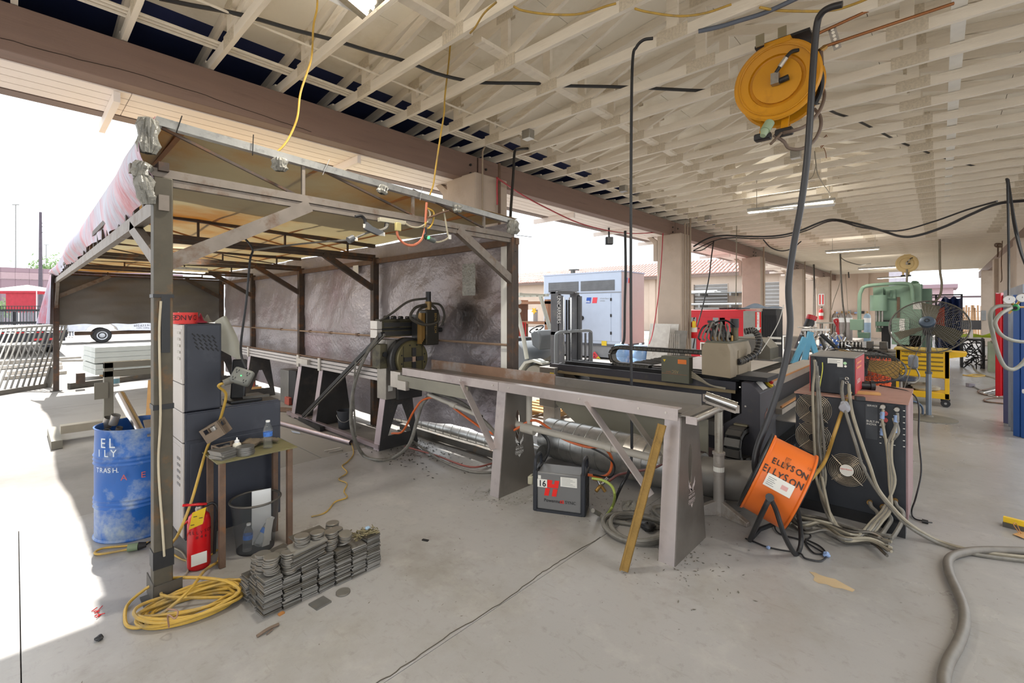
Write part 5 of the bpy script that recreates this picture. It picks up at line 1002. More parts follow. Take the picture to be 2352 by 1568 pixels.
# ================================================================ PLASMA TABLE
TBL = M('table_charcoal', '45444a', .45, .3, v=.1, sc=5, c2='57534c', f2=.36, s2=4); TBG = M('table_grey_plate', '84807a', .45, .5, v=.08, sc=3, c2='77736a', f2=.4, s2=2)
DUSTY = M('dusty_head_sheet', '8f826d', .55, .2, v=.07, sc=4, c2='7b6f5b', f2=.4, s2=3); OLV2 = M('dusty_olive_box', '5f5f52', .5, .2, v=.08)
t = T('plasma_table', 'large charcoal plasma cutting table with gantry, slats and drag chains', 'cutting table', (-2.8, 6.6, 0), w=True)
MB().bb((-4.15, 5.3, .80), (-1.62, 5.34, .92)).bb((-4.15, 5.3, .80), (-1.62, 5.75, .815)).build('gantry_beam', TBL, t, bev=.003)
MB().bb((-4.15, 5.285, .795), (-1.62, 5.30, .83)).build('gantry_lip', M('tan_lip', '8a7a5c', .5, .3), t)
for y in (5.44, 5.60): MB().bb((-4.0, y, .90), (-1.62, y + .06, .955)).build('gantry_rail', BLK2, t, bev=.004)
MB().bb((-4.0, 5.36, .815), (-1.62, 5.70, .90)).build('gantry_core', INK, t)
MB().prism([(0, .62), (.05, .62), (.05, .93), (0, .93)], (-4.15, 5.3, 0), YA, ZA, -.02).build('gantry_cheek', TBL, t)
e_ = MB().bb((-4.30, 5.22, .30), (-4.02, 5.62, .87)).build('gantry_end', TBG, t, bev=.005)
MB().bb((-4.10, 5.213, .56), (-4.03, 5.219, .80)).build('caution_label', M('label_yellow', 'd8b92c', .5), e_); MB().bb((-4.095, 5.211, .61), (-4.035, 5.213, .72)).build('label_print', PAPR, e_); text('CAUTION', .018, (-4.098, 5.211, .775), XA, ZA, INK, e_, .75); text('CAUTION', .018, (-4.098, 5.211, .585), XA, ZA, INK, e_, .75)
for k in range(3): MB().prism(circ(0, 0, .014, .014, 8), (-4.075 + .02 * k, 5.211, .66), XA, ZA, .001).build('label_print', INK, e_)
MB().bb((-4.25, 5.25, 0), (-4.05, 5.4, .3)).build('end_foot', STEEL, t); MB().prism([(0, 0), (.42, 0), (.42, .15), (.1, .35), (0, .35)], (-4.02, 5.45, .45), XA, ZA, -.25).build('gusset', M('brown_gusset', '4b4136', .5, .3), t)
MB().bb((-3.60, 4.62, .60), (-1.72, 5.42, .625)).build('front_shelf', TBG, t, bev=.003)
MB().prism([(.35, .28), (1.9, .28), (1.9, .60), (0, .60), (0, .50)], (-3.6, 4.72, 0), XA, ZA, .02).build('front_sheet', M('olive_front_sheet', '8a877a', .5, .4, v=.06), t)
MB().bb((-3.55, 5.40, .40), (-1.7, 5.44, .79)).build('apron', TBL, t)
for x, y in ((-3.55, 5.75), (-1.75, 4.8), (-3.5, 8.3), (-1.6, 8.3)):
    f_ = MB().cyl((x, y, .01), (x, y, .42), .022, n=10).build('levelling_foot', STEEL, t); MB().cyl((x, y, 0), (x, y, .02), .09, n=18).build('foot_pad', STL2, f_)
MB().bb((-3.75, 5.75, .42), (-1.52, 8.55, .78)).build('water_tray', TBL, t)
for k in range(46): MB().bb((-3.7, 5.85 + .058 * k, .78), (-1.6, 5.856 + .058 * k, .845 + jit(.006))).build('slat', DKST, t)
MB().bb((-1.62, 5.72, .80), (-1.40, 8.6, .90)).build('side_rail', M('rail_tan_grey', '958c80', .45, .4), t, bev=.005); MB().bb((-1.40, 5.72, .885), (-1.385, 8.6, .902)).build('side_strip', ORNG, t)
MB().bb((-1.56, 5.76, .60), (-1.42, 8.6, .79)).build('side_web', INK, t); MB().bb((-1.56, 5.76, .54), (-1.28, 8.6, .60)).build('side_ledge', M('rail_tan_grey', '958c80'), t); MB().bb((-1.30, 5.76, .615), (-1.28, 8.6, .635)).build('side_strip', ORNG, t)
MB().bb((-1.5, 5.8, .10), (-1.40, 8.5, .54)).build('side_apron', BLK2, t); MB().bb((-1.40, 5.6, .09), (-1.02, 8.5, .13)).build('chain_tray', DKST, t)
rk = MB()
for k in range(70): rk.bb((-1.36, 5.3 + .042 * k, .135), (-1.20, 5.322 + .042 * k, .19))
rk.build('rack_teeth', TBL, t, kind='stuff')
ct = MB()
for k in range(40): MB().bb((-1.18, 5.9 + .06 * k, .34), (-1.06, 5.952 + .06 * k, .44)).build('side_chain_link', GREY, t)
MB().bb((-1.40, 5.9, .44), (-1.05, 8.3, .45)).build('side_chain_cover', STL2, t)
# pedestal
pd = MB().prism([(-1.70, .16), (-1.345, .16), (-1.345, .845), (-1.43, .945), (-1.52, .945), (-1.52, .62), (-1.70, .48)], (0, 5.15, 0), XA, ZA, -.62).build('control_pedestal', TBL, t, bev=.004)
MB().frame((-1.355, 5.30, .862), (-.065, 0, .076), (0, .17, 0), (.002, 0, .002)).build('control_label', PAPR, pd); MB().cyl((-1.375, 5.58, .885), (-1.355, 5.58, .905), .045, n=20).build('stop_collar', M('label_yellow', 'd8b92c', .5), pd); MB().cyl((-1.36, 5.58, .90), (-1.335, 5.58, .925), .022, n=14).build('stop_button', REDP, pd)
lg = M('copper_mark', '9c7468', .6)
MB().tube([(-1.343, 5.40 + .085 * math.cos(a), .54 + .085 * math.sin(a)) for a in [1.2 + i * .25 for i in range(19)]], .006, 4).build('pedestal_mark', lg, pd)
for a, b in (((5.36, .50), (5.41, .66)), ((5.41, .66), (5.45, .50)), ((5.37, .55), (5.44, .55))): MB().tube([(-1.343, *a), (-1.343, *b)], .005, 4).build('pedestal_mark', lg, pd)
for z in (.30, .7): MB().cyl((-1.6 if z < .5 else -1.48, 5.145, z), (-1.6 if z < .5 else -1.48, 5.15, z), .009, n=8).build('bolt', STL2, pd)
MB().bb((-1.54, 5.143, .885), (-1.525, 5.149, .90)).build('flag_decal', PAPR, pd)
MB().bb((-1.95, 4.92, .40), (-1.70, 5.12, .54)).build('motor_plate', TBG, t); MB().bb((-1.93, 4.95, .26), (-1.72, 5.12, .40)).build('drive_motor', TBL, t); MB().cyl((-1.88, 4.918, .47), (-1.82, 4.918, .47), .02).build('motor_plug', STL2, t)
# head, control box, cable chain
hb = MB().prism([(-1.895, 1.0), (-1.60, .985), (-1.60, 1.26), (-1.63, 1.345), (-1.865, 1.345), (-1.895, 1.28)], (0, 5.06, 0), XA, ZA, -.72).build('cutting_head', DUSTY, t, bev=.004)
MB().bb((-1.87, 5.1, 1.345), (-1.62, 5.75, 1.362)).build('head_lid', OLV2, hb); MB().bb((-1.598, 5.3, 1.0), (-1.594, 5.6, 1.26)).build('head_door', DUSTY, hb)
MB().bb((-1.85, 5.25, .955), (-1.3, 5.7, 1.0)).build('carriage', INK, t)
MB().cyl((-1.68, 5.45, 1.36), (-1.68, 5.45, 1.50), .04, n=14).build('head_motor', OLIVE, hb); MB().cyl((-1.68, 5.45, 1.50), (-1.68, 5.45, 1.60), .045, n=14).build('head_motor_cap', BLK2, hb)
MB().bb((-1.83, 5.35, 1.36), (-1.72, 5.45, 1.45)).build('valve_block', BLK2, hb)
for k in range(5): MB().cyl((-1.86 + .05 * k, 5.3, 1.36), (-1.86 + .05 * k, 5.3, 1.42), .012, n=8).build('brass_fitting', M('brass', 'a07c45'), hb)
for k in range(8):
    x = -1.87 + .028 * k; MB().tube(spl([(x, 5.28, 1.40), (x - .02, 5.24, 1.52 + .02 * (k % 3)), (x - .05 + .01 * k, 5.16, 1.50), (x - .08 + .015 * k, 5.12, 1.40), (x - .06 + .014 * k, 5.12, 1.365)], 5), .011, 6).build('head_hose', GREY if k % 3 else BLACK, hb)
MB().tube(spl([(-1.66, 5.4, 1.52), (-1.74, 5.35, 1.58), (-1.84, 5.30, 1.55), (-1.9, 5.2, 1.45)], 5), .012, 6).build('head_hose', BLACK, hb)
P = spl([(-1.64, 5.7, 1.45), (-1.56, 5.75, 1.46), (-1.50, 5.72, 1.36), (-1.50, 5.6, 1.22), (-1.57, 5.4, 1.15), (-1.595, 5.28, 1.14)], 8)
MB().tube(P, .032, 10).build('corrugated_hose', BLK2, hb)
for q, q2 in zip(P[::2], P[1::2]): MB().torus(q, q2 - q, .034, .006, 12, 4).build('hose_rib', GREY, hb)
cb = MB().bb((-2.41, 5.18, .86), (-2.08, 5.29, 1.16)).build('height_control_box', OLV2, t, bev=.004)
text('ASC', .05, (-2.20, 5.178, 1.00), -XA, -ZA, M('tan_lettering', '9a8560', .6), cb, .9); text('Spirit II', .026, (-2.29, 5.178, .985), -XA, -ZA, M('orange_lettering', 'a0684a', .6), cb, .8)
MB().bb((-2.21, 5.176, 1.08), (-2.11, 5.18, 1.13)).build('orange_sticker', M('orange_label', 'd8742f', .5), cb); MB().prism([(0, 0), (.018, .03), (-.018, .03)], (-2.37, 5.178, 1.09), XA, ZA, .001).build('warning_triangle', M('label_yellow', 'd8b92c'), cb); MB().bb((-2.40, 5.176, .955), (-2.10, 5.179, .958)).build('pinstripe', M('orange_lettering', 'a0684a'), cb)
for k in range(4): MB().tube(spl([(-2.08, 5.25, .93 + .02 * k), (-1.98, 5.22, .91 + .01 * k), (-1.85, 5.2, .87), (-1.7, 5.22, .84 + .004 * k)], 5), .01, 6).build('control_cable', TAN, t)
def chain(pth, wv, h, n, mat, par, nm='chain_link'):
    P = pth; L = [0]
    for a, b in zip(P, P[1:]): L.append(L[-1] + (b - a).length)
    def at(s):
        for i in range(len(P) - 1):
            if L[i + 1] >= s: f = (s - L[i]) / max(1e-9, L[i + 1] - L[i]); return P[i].lerp(P[i + 1], f), (P[i + 1] - P[i]).normalized()
        return P[-1], (P[-1] - P[-2]).normalized()
    st = L[-1] / n; wv = V(wv)
    for k in range(n):
        c, d_ = at(st * (k + .5)); nn = d_.cross(wv).normalized(); m = MB()
        m.frame(c - wv / 2 - nn * h / 2 - d_ * st * .46, wv, nn * h * .16, d_ * st * .92).frame(c - wv / 2 + nn * h * .34 - d_ * st * .46, wv, nn * h * .16, d_ * st * .92)
        for s in (-.5, .44): m.frame(c + wv * s - nn * h / 2 - d_ * st * .47, wv * .06, nn * h, d_ * st * .9)
        m.build(nm, mat, par)
P = [V((-2.0, 5.60, 1.19))] + [V((-3.2 + .115 * math.cos(a), 5.60, 1.075 + .115 * math.sin(a))) for a in [math.pi / 2 + i * math.pi / 10 for i in range(11)]] + [V((-2.75, 5.60, .96))]
chain(P, (0, .12, 0), .05, 34, M('chain_grey', '55524c', .5, v=.12), t)
P = [V((-1.52, 5.15, .46))] + [V((-1.52, 5.02 + .15 * math.cos(a), .31 + .15 * math.sin(a))) for a in [math.pi / 2 + i * math.pi / 10 for i in range(11)]] + [V((-1.40, 5.6, .16)), V((-1.30, 8.3, .16))]
chain(P, (.15, 0, 0), .07, 44, M('chain_grey2', '4e4c4a', .5, v=.12), t)
MB().bb((-1.58, 5.10, .50), (-1.45, 5.15, .515)).build('chain_bracket', M('zinc_plate', '9a9178', .4, .7), t)
one(MB().bb((-3.2, 6.6, .852), (-1.9, 8.4, .858)), 'steel_sheet', STL2, 'pale steel sheet lying on the slats of the plasma table', 'sheet')
t = T('hand_torch', 'black hand torch lying on the front shelf of the plasma table', 'torch', (-2.9, 5.2, .625), w=True)
MB().tube(spl([(-3.2, 5.1, .645), (-3.0, 5.18, .645), (-2.85, 5.15, .645), (-2.7, 5.18, .645)], 5), .02, 8).build('torch_handle', BLACK, t); MB().tube(spl([(-2.7, 5.18, .645), (-2.6, 5.15, .645), (-2.56, 5.10, .64)], 5), .015, 8).build('torch_tip', STL2, t); MB().cyl((-2.72, 5.1, .642), (-2.55, 5.05, .642), .014).build('torch_connector', BLK2, t)
# grey bin and white sheet beyond the table
p = G(1772, 838); t = T('slag_bin', 'grey steel bin with white sheet label beyond the plasma table', 'bin', p, w=True); bx = V((-2.9, 9.3, 0))
MB().bb((-3.05, 9.2, .55), (-2.45, 9.24, 1.15)).bb((-3.05, 9.24, .55), (-2.2, 9.9, .8)).build('bin_body', TBG, t); MB().prism([(0, 0), (.8, 0), (.8, .45), (.65, .62), (0, .62)], (-3.05, 9.26, .55), XA, ZA, -.6).build('bin_side', M('olive_bin', '6f6a5e', .5, .4), t); MB().bb((-3.0, 9.19, .72), (-2.62, 9.198, 1.05)).build('bin_label', PAPR, t)
for x in (-2.95, -2.3): MB().bb((x, 9.3, 0), (x + .06, 9.8, .55)).build('bin_leg', DKST, t)
# ================================================================ POWER SUPPLY CABINET AND WELDER
PSK = M('supply_black', '202329', .5, .1, v=.12, sc=6, c2='2c2f34', f2=.35, s2=4); PST = M('dusty_red_top', '9c7668', .7, v=.08, sc=4, c2='876358', f2=.4, s2=3)
WIRE = M('grill_wire', 'b3a692', .4, .6)
t = T('power_supply', 'big black power supply cabinet with three round fan grills and many hoses', 'power supply', (-.55, 5.0, 0), w=True)
MB().bb((-.91, 4.56, .10), (-.19, 5.42, .985)).build('case', PSK, t, bev=.004); MB().bb((-.92, 4.55, .985), (-.175, 5.44, .997)).build('top_sheet', PST, t); MB().bb((-.19, 4.57, .10), (-.178, 5.42, .985)).build('side_sheet', M('dusty_pink_side', '8d7272', .6, v=.08, c2='7a5f5f', f2=.4), t)
MB().bb((-.90, 4.60, .0), (-.20, 5.4, .10)).build('skid', BLACK, t); MB().bb((-.30, 4.50, 0), (-.19, 4.62, .10)).build('skid_foot', BLACK, t)
MB().bb((-.90, 4.553, .30), (-.20, 4.56, .975)).build('front_panel', PSK, t)
def grill(c, r, par, hub=False):
    m = MB()
    for k in range(3, 12): m.torus(c - YA * .012 * (1 - (k / 11) ** 4), YA, r * k / 11, .0022, 32, 4)
    g_ = m.build('fan_grill', WIRE, par); s_ = MB()
    for a in (.785, 2.356, 3.927, 5.498): d_ = V((math.cos(a), 0, math.sin(a))); s_.tube([c + d_ * r * .25 - YA * .014, c + d_ * r * .95 - YA * .008, c + d_ * r * 1.12], .003, 4)
    s_.build('grill_spokes', WIRE, g_); MB().cyl(c + YA * .004, c - YA * .002, r * .98, n=32).build('fan_recess', INK, g_)
    if hub: MB().cyl(c - YA * .015, c - YA * .018, r * .36, n=20).build('fan_label', PAPR, g_); text('hypertherm', .018, c + V((-.042, -.019, .005)), XA, ZA, HRED, g_, .9)
for px, py, h in ((1868, 939, 0), (1868, 1004, 0), (1945, 1079, 1)): grill(PY(px, py, 4.553), .128 if h else .128, t, h)
pa = PY(1988, 928, 4.55); pb = PY(2016, 1010, 4.55); MB().bb((pa.x, 4.548, pb.z), (pb.x, 4.553, pa.z)).build('connector_plate', M('plate_charcoal', '33363b', .5), t)
q = PY(1990, 968, 4.546); text('BUILT-IN', .022, q, XA, ZA, PAPR, t, .9); text('INOVA', .022, q - ZA * .022, XA, ZA, PAPR, t, .9); q = PY(1991, 932, 4.546); text('SERVICE', .02, q, XA, ZA, PAPR, t, .9)
for k in range(7):
    z = pa.z - .02 - .045 * k
    for px in (2020, 2052, 2074): q = PY(px, 930, 4.551); MB().bb((q.x, 4.549, z), (q.x + .012, 4.552, z + .005)).build('port_mark', PAPR, t)
TAPE = M('blue_tape', '7d93b8', .6, v=.15)
for i, (px, py, tp) in enumerate([(2029, 932, 1), (2061, 938, 1), (2029, 972, 0), (2060, 965, 0)]):
    c = PY(px, py, 4.55); cc_ = MB().cyl(c, c - YA * .03, .02, n=12).build('connector', BLK2, t); MB().cyl(c - YA * .03, c - YA * .055, .016, n=10).build('connector_nut', STEEL, cc_)
for px, py in ((2033, 949), (2033, 964)): c = PY(px, py, 4.55); MB().cyl(c, c - YA * .012, .018, n=14).build('red_cap', M('cap_red', 'b84a4a', .5), t)
for px, py in ((1998, 1152), (2028, 1162), (2056, 1148)): c = PY(px, py, 4.55); MB().cyl(c, c - YA * .03, .018, n=12).build('hose_nut', M('brass', 'a07c45'), t)
WR = M('welder_red', 'a82328', .45, v=.08)
w_ = T('welder_unit', 'black and red welding unit standing on the power supply cabinet', 'welder', (-.66, 4.95, .997), w=True)
MB().bb((-.82, 4.655, 1.0), (-.512, 5.25, 1.305)).build('case', PSK, w_, bev=.006); MB().bb((-.825, 4.65, 1.302), (-.507, 5.26, 1.312)).build('lid', M('dusty_lid', '77726c', .6), w_); MB().bb((-.512, 4.67, 1.01), (-.506, 5.24, 1.30)).build('red_side', WR, w_); MB().bb((-.826, 4.66, 1.0), (-.82, 5.25, 1.30)).build('red_edge', WR, w_)
for z in (1.21, 1.25): MB().bb((-.506, 4.72, z), (-.503, 5.0, z + .015)).build('side_decal', M('orange_decal', 'c9713a'), w_)
text('LINCOLN', .05, (-.503, 4.72, 1.09), YA, ZA, PAPR, w_, .9)
f = lambda px, py: PY(px, py, 4.653)
a, b = f(1901, 822), f(1936, 836); MB().bb((a.x, 4.651, b.z), (b.x, 4.655, a.z)).build('data_label', PAPR, w_); a, b = f(1923, 835), f(1936, 843); MB().bb((a.x, 4.651, b.z), (b.x, 4.655, a.z)).build('data_label', PAPR, w_)
for k in range(4): a = f(1903, 826 + 2.6 * k); MB().bb((a.x, 4.650, a.z), (a.x + .08 - .02 * (k % 2), 4.651, a.z + .002)).build('label_print', INK, w_)
c = f(1941, 834); MB().cyl(c, c - YA * .003, .012, n=16).build('seal_decal', M('seal_green', '9fc79a', .6), w_); c = f(1942, 841); MB().cyl(c, c - YA * .003, .009, n=14).build('seal_decal', PAPR, w_)
a, b = f(1928, 866), f(1953, 908); MB().bb((a.x, 4.650, b.z), (b.x, 4.655, a.z)).build('port_panel', M('plate_charcoal', '33363b'), w_)
for px, py in ((1945, 869), (1945, 878), (1880, 865)): c = f(px, py); MB().torus(c - YA * .004, YA, .010, .003, 14, 5).build('port_ring', STL2, w_)
for px, py in ((1869, 824), (1936, 875)): c = f(px, py); MB().cyl(c, c - YA * .03, .018, n=12).build('cable_gland', BLK2, w_)
text('OUTPUT', .012, f(1929, 872), XA, ZA, PAPR, w_)
for i, (px, py, sx, sy, h, mt, l) in enumerate([(1990, 905, .18, .07, .022, TIMB, 'small wooden block on the dusty cabinet top'), (1975, 919, .06, .06, .03, BLACK, 'black plastic knob lying on the dusty cabinet top')]):
    q = G(px, py, .997); one(MB().box(q + ZA * h / 2, (sx, sy, h), .3), ['wood_block', 'plastic_dial'][i], mt, l, 'block', bev=.003)
q = G(1980, 895, .997); one(MB().cyl(q + V((-.06, .02, .035)), q + V((.05, .06, .035)), .034, n=14).cyl(q + V((.05, .06, .035)), q + V((.08, .07, .035)), .045, n=14), 'black_canister', BLACK, 'black and white canister lying behind the welding unit', 'canister')
# hoses on the cabinet front, each a cord of its own
def hang(name, pts, r, mat, lab, grp=None): cord(name, pts, r, mat, lab, 'hose', grp, 6, 7)
YF = 4.52
hs = [([(1871, 826), (1872, 850), (1867, 895), (1868, 950), (1872, 1040), (1878, 1110)], 'leftmost'), ([(1880, 868), (1878, 900), (1874, 960), (1878, 1020), (1885, 1080)], 'second'), ([(1873, 830), (1878, 905), (1880, 960), (1880, 1010), (1890, 1090), (1888, 1140)], 'third'), ([(1878, 890), (1884, 915), (1886, 960), (1884, 1030), (1896, 1090), (1890, 1150)], 'fourth'), ([(1876, 840), (1884, 930), (1891, 1000), (1894, 1060), (1882, 1120)], 'fifth')]
for pts, l in hs: hang('supply_hose', [PY(*p, YF - .012 * (len(l) % 3)) for p in pts] + [G(1895 + len(l) * 3, 1200, .06), G(1950, 1216, .02)], .011, GREY if len(l) % 2 else TAN, '%s grey hose of the bundle hanging over the two fan grills' % l, 'hoses over the fan grills')
hang('green_ground_wire', [PY(1889, 832, 4.64), PY(1889, 850, 4.62), PY(1884, 880, 4.6), PY(1881, 902, 4.56)], .004, M('yellow_green_wire', 'b8b545', .5), 'thin yellow-green wire on the front of the welding unit')
for i, (x0, col, l) in enumerate(((1936, GREY, 'left grey hose sweeping from the welding unit over the floor'), (1950, TAN, 'right grey hose sweeping from the welding unit over the floor'))):
    hang('sweeping_hose', [PY(x0, 875 + 8 * i, 4.63), PY(x0 - 2 + 3 * i, 900, 4.55), PY(x0 + 8, 950, 4.48), PY(x0 + 30, 1020, 4.42), PY(x0 + 45 + 3 * i, 1070, 4.38), PY(2010 + 6 * i, 1120, 4.40), PY(2045 + 6 * i, 1165, 4.41), PY(2085 + 5 * i, 1207 - 4 * i, 4.42), G(2150, 1245 - 6 * i, .016), G(2220, 1268 - 7 * i, .016), G(2290, 1280 - 8 * i, .016), G(2400, 1293 - 9 * i, .016)], .0125, col, l)
hang('yellow_hose', [PY(1953, 900, 4.6), PY(1944, 918, 4.56), PY(1932, 950, 4.52), PY(1915, 1000, 4.42), PD(1895, 1058, 3.75), PD(1870, 1092, 3.5), PD(1850, 1112, 3.42), PD(1838, 1122, 3.38)], .013, M('ochre_hose', 'a5803a', .55, v=.15), 'ochre yellow hose from the welding unit to the orange fan')
one(blob(PY(1940, 935, 4.49), .035, 12, (1, .6, 1.2)), 'hose_tape', M('grey_tape', '9a9aa0', .5), 'ball of grey tape binding the hoses below the welding unit', 'tape')
for i, (px, py) in enumerate([(2029, 940), (2061, 948), (2029, 978), (2060, 972), (2052, 960)]):
    hang('connector_hose', [PY(px, py, 4.50), PY(px - 3 + 2 * i, py + 22, 4.48), PY(2036 + 3 * i, 1020, 4.47), PY(2040 + 2 * i, 1060, 4.46), PY(2043 + 3 * i, 1110, 4.46), PY(2047 - 4 * i, 1165, 4.42), PY(2028 - 6 * i, 1195, 4.38), G(1995 - 10 * i, 1228 + 3 * i, .03), G(1945 - 10 * i, 1212 + 3 * i, .02)], .010, GREY if i % 2 else TAN, ['first', 'second', 'third', 'fourth', 'fifth'][i] + ' hose from the left of the strapped bundle at the right of the cabinet', 'strapped connector hoses')
    if i < 4: MB().cyl(PY(px - 2, py + 6, 4.497), PY(px - 3, py + 22, 4.482), .015, n=10).build('blue_tape', TAPE, t)
for i, (px, py) in enumerate([(1998, 1154), (2028, 1164), (2056, 1152)]):
    hang('lower_hose', [PY(px, py, 4.51), PY(px + 4, py + 10, 4.47), PY(px + 18, py + 25, 4.44), PY(px + 12, 1205, 4.40), G(px - 20, 1238 + 4 * i, .03), G(px - 60, 1226 + 4 * i, .03), G(px - 120, 1206 + 4 * i, .03)], .014, GREY, ['left', 'middle', 'right'][i] + ' thick grey hose from the low fittings of the cabinet', 'low hoses of the cabinet')
random.seed(31)
def toe(x): u = (x - 1176) / FL; return HY + FL * HC * (u * S_ + C_) / 4.50
for i in range(11):
    hang('floor_hose', [G(x + jit(8), toe(x) + 4 + 4.2 * ((i * 5) % 11) * (.55 + .45 * (k % 2)) + jit(4), .02 + .013 * ((i + k) % 5)) for k, x in enumerate((1800 + 5 * (i % 4), 1845, 1890, 1945, 1995, 2045))], .010, [GREY, TAN, DKST][i % 3], 'dusty hose in the tangle along the foot of the black cabinet', 'hose tangle at the foot of the cabinet')
cord('fan_cable', [PD(2020, 885, 4.2), PD(2060, 892, 4.1), PD(2094, 903, 3.95), PD(2110, 930, 3.9), PD(2110, 1000, 3.8), PD(2116, 1080, 3.7), PD(2104, 1140, 3.65), G(2094, 1172, .04), G(2100, 1190, .01), G(2126, 1197, .01)], .006, BLACK, 'thin black cable hanging over the right edge of the cabinet to the floor', 'cable')
p = G(2130, 1198); one(MB().cyl(G(2118, 1196, .015), G(2132, 1199, .015), .015, n=10).cyl(G(2132, 1199, .015), G(2141, 1200, .015), .005, n=6), 'loose_plug', BLACK, 'loose black plug lying on the floor right of the cabinet', 'plug')
# thick floor hose at the right and the hose joining it
cord('floor_main_hose', [G(2172, 1600, .03), G(2168, 1560, .03), G(2178, 1520, .03), G(2200, 1480, .03), G(2214, 1440, .03), G(2214, 1400, .03), G(2200, 1360, .03), G(2182, 1320, .03), G(2177, 1292, .03), G(2185, 1278, .03), G(2205, 1270, .03), G(2240, 1264, .03), G(2300, 1263, .03), G(2420, 1268, .03)], .025, M('thick_grey_hose', '6b655d', .5, v=.15, sc=20), 'thick dark grey hose snaking over the floor at the right', 'hose', n=12, k=8)
# ================================================================ ORANGE DRUM FAN
OR = M('fan_orange', 'd0641c', .4, v=.06, sc=4, c2='b5541a', f2=.34, s2=2.5)
c = PD(1787, 1106, 3.36); view = (EYE - c).normalized(); A = RT * .88 - ZA * .47; A = (A - view * A.dot(view)).normalized(); A = (A - view * .06).normalized(); Nn = (view - A * view.dot(A)).normalized(); Uu = A.cross(-Nn).normalized(); Uu = Uu if Uu.z > 0 else -Uu
t = T('drum_fan', 'orange drum fan tilted on a black tubular stand in front of the cabinet', 'fan', V((c.x, c.y, 0)), w=True); R0, Dp = .285, .29
MB().lathe([(R0 + .012, 0), (R0 + .012, .012), (R0, .02), (R0, Dp - .02), (R0 + .012, Dp - .012), (R0 + .012, Dp), (R0 - .006, Dp), (R0 - .006, 0)], c - A * Dp / 2, A, 48, False).build('drum', OR, t)
m = MB()
for s, o in ((-1, -Dp / 2 - .012), (1, Dp / 2 + .004)):
    for k in range(2, 14): m.torus(c + A * (o + s * -.0), A, R0 * k / 13.2, .0026, 36, 4)
    for a in range(12): x, y = ortho(A); d_ = x * math.cos(a * math.pi / 6) + y * math.sin(a * math.pi / 6); m.tube([c + A * o, c + A * o + d_ * R0], .0026, 4)
m.build('grills', BLACK, t)
MB().torus(c - A * (Dp / 2 + .012), A, R0 + .008, .010, 40, 6).build('rubber_rim', BLACK, t)
for a in range(4):
    x, y = ortho(A); an = a * math.pi / 2 + .4; d_ = x * math.cos(an) + y * math.sin(an); e_ = A.cross(d_); MB().frame(c + d_ * .05 - e_ * .06 - A * .04, d_ * .20, e_ * .12 + A * .07, A * .003).build('fan_blade', BLK2, t)
MB().cyl(c - A * .05, c + A * .1, .07, n=18).build('motor', BLK2, t)
def onb(ax_, ang): 
    n_ = (Nn * math.cos(ang) + Uu * math.sin(ang)); return c + A * ax_ + n_ * R0, (Uu * math.cos(ang) - Nn * math.sin(ang)), n_
MK = M('marker_black', '2a1c16', .6)
for s, sz, ax_, ang in (('ELLYSON', .062, -.10, .36), ('ELLYSON', .072, -.135, .08)):
    adv = 0
    for i, ch in enumerate(s):
        O, W_, n_ = onb(ax_ + adv, ang + jit(.02)); text(ch, sz * (.95 + jit(.08)), O + n_ * .001, A + W_ * jit(.06), W_, MK, t, .8, .002, bold=.0012); adv += sz * {'E': .49, 'L': .44, 'Y': .5, 'S': .52, 'O': .62, 'N': .6}[ch]
O, W_, n_ = onb(-.03, .68); text('ELLYSON', .045, O + n_ * .001, -W_, A, M('faded_marker', '6b4423', .6), t, .5, .002)
O, W_, n_ = onb(.10, .62); text('120', .03, O + n_ * .001, A, W_, M('faded_marker', '6b4423', .6), t, .8, .002)
O, W_, n_ = onb(-.09, -.22); MB().frame(O, A * .17, W_ * .09, n_ * .003).build('instruction_label', PAPR, t)
for k in range(5): MB().frame(O + n_ * .003 + A * .012 + W_ * (.015 + .013 * k), A * (.05 - .01 * (k % 2)), W_ * .004, n_ * .0008).build('label_print', GRY, t)
MB().frame(O + n_ * .003 + A * .10 + W_ * .03, A * .04, W_ * .03, n_ * .0008).build('label_print', M('pink_print', 'd3a09a', .6), t)
kn = PD(1768, 1142, 3.02); kd = (EYE - kn).normalized(); MB().cyl(kn + kd * .02, kn - kd * .12, .026, n=10).build('pivot_knob', BLACK, t)
f1, f2, b1, b2 = G(1722, 1240, .014), G(1826, 1272, .014), G(1836, 1262, .014), PD(1834, 1180, 3.5)
MB().tube(spl([kn, PD(1752, 1175, 3.06), f1], 5), .017, 8).build('stand_tube', BLACK, t); MB().tube(spl([kn, PD(1782, 1170, 3.06), PD(1802, 1230, 3.06), f2, b1, PD(1840, 1235, 3.3), b2, PD(1825, 1150, 3.6)], 6), .016, 8).build('stand_tube', BLACK, t); MB().tube([f1, G(1745, 1215, .014), G(1800, 1195, .014)], .016, 8).build('stand_tube', BLACK, t)
cord('drum_fan_cable', [G(1800, 1200, .05), G(1780, 1205, .02), G(1790, 1225, .01), G(1840, 1240, .01), G(1880, 1262, .01), G(1898, 1275, .01), G(1885, 1288, .01), G(1850, 1282, .01), G(1836, 1270, .01), G(1790, 1262, .008), G(1760, 1255, .008), G(1735, 1245, .008), G(1712, 1236, .008)], .006, BLACK, 'thin black cord of the orange fan curling on the floor')
cord('second_fan_cable', [G(1842, 1215, .04), G(1862, 1230, .02), G(1850, 1245, .008), G(1870, 1270, .008), G(1895, 1268, .008), G(1880, 1252, .008), G(1850, 1238, .008)], .006, BLK2, 'second thin cord loop on the floor beside the orange fan')
for px, py, l in ((1898, 1273, 'crumpled blue tape tab at the cord loop of the orange fan'), (1765, 1257, 'small blue tape tab on the cord before the orange fan')): one(blob(G(px, py, .018), .020 if px > 1800 else .013, px, (1, 1.2, .8)), 'tape_tab', TAPE, l, 'tape')
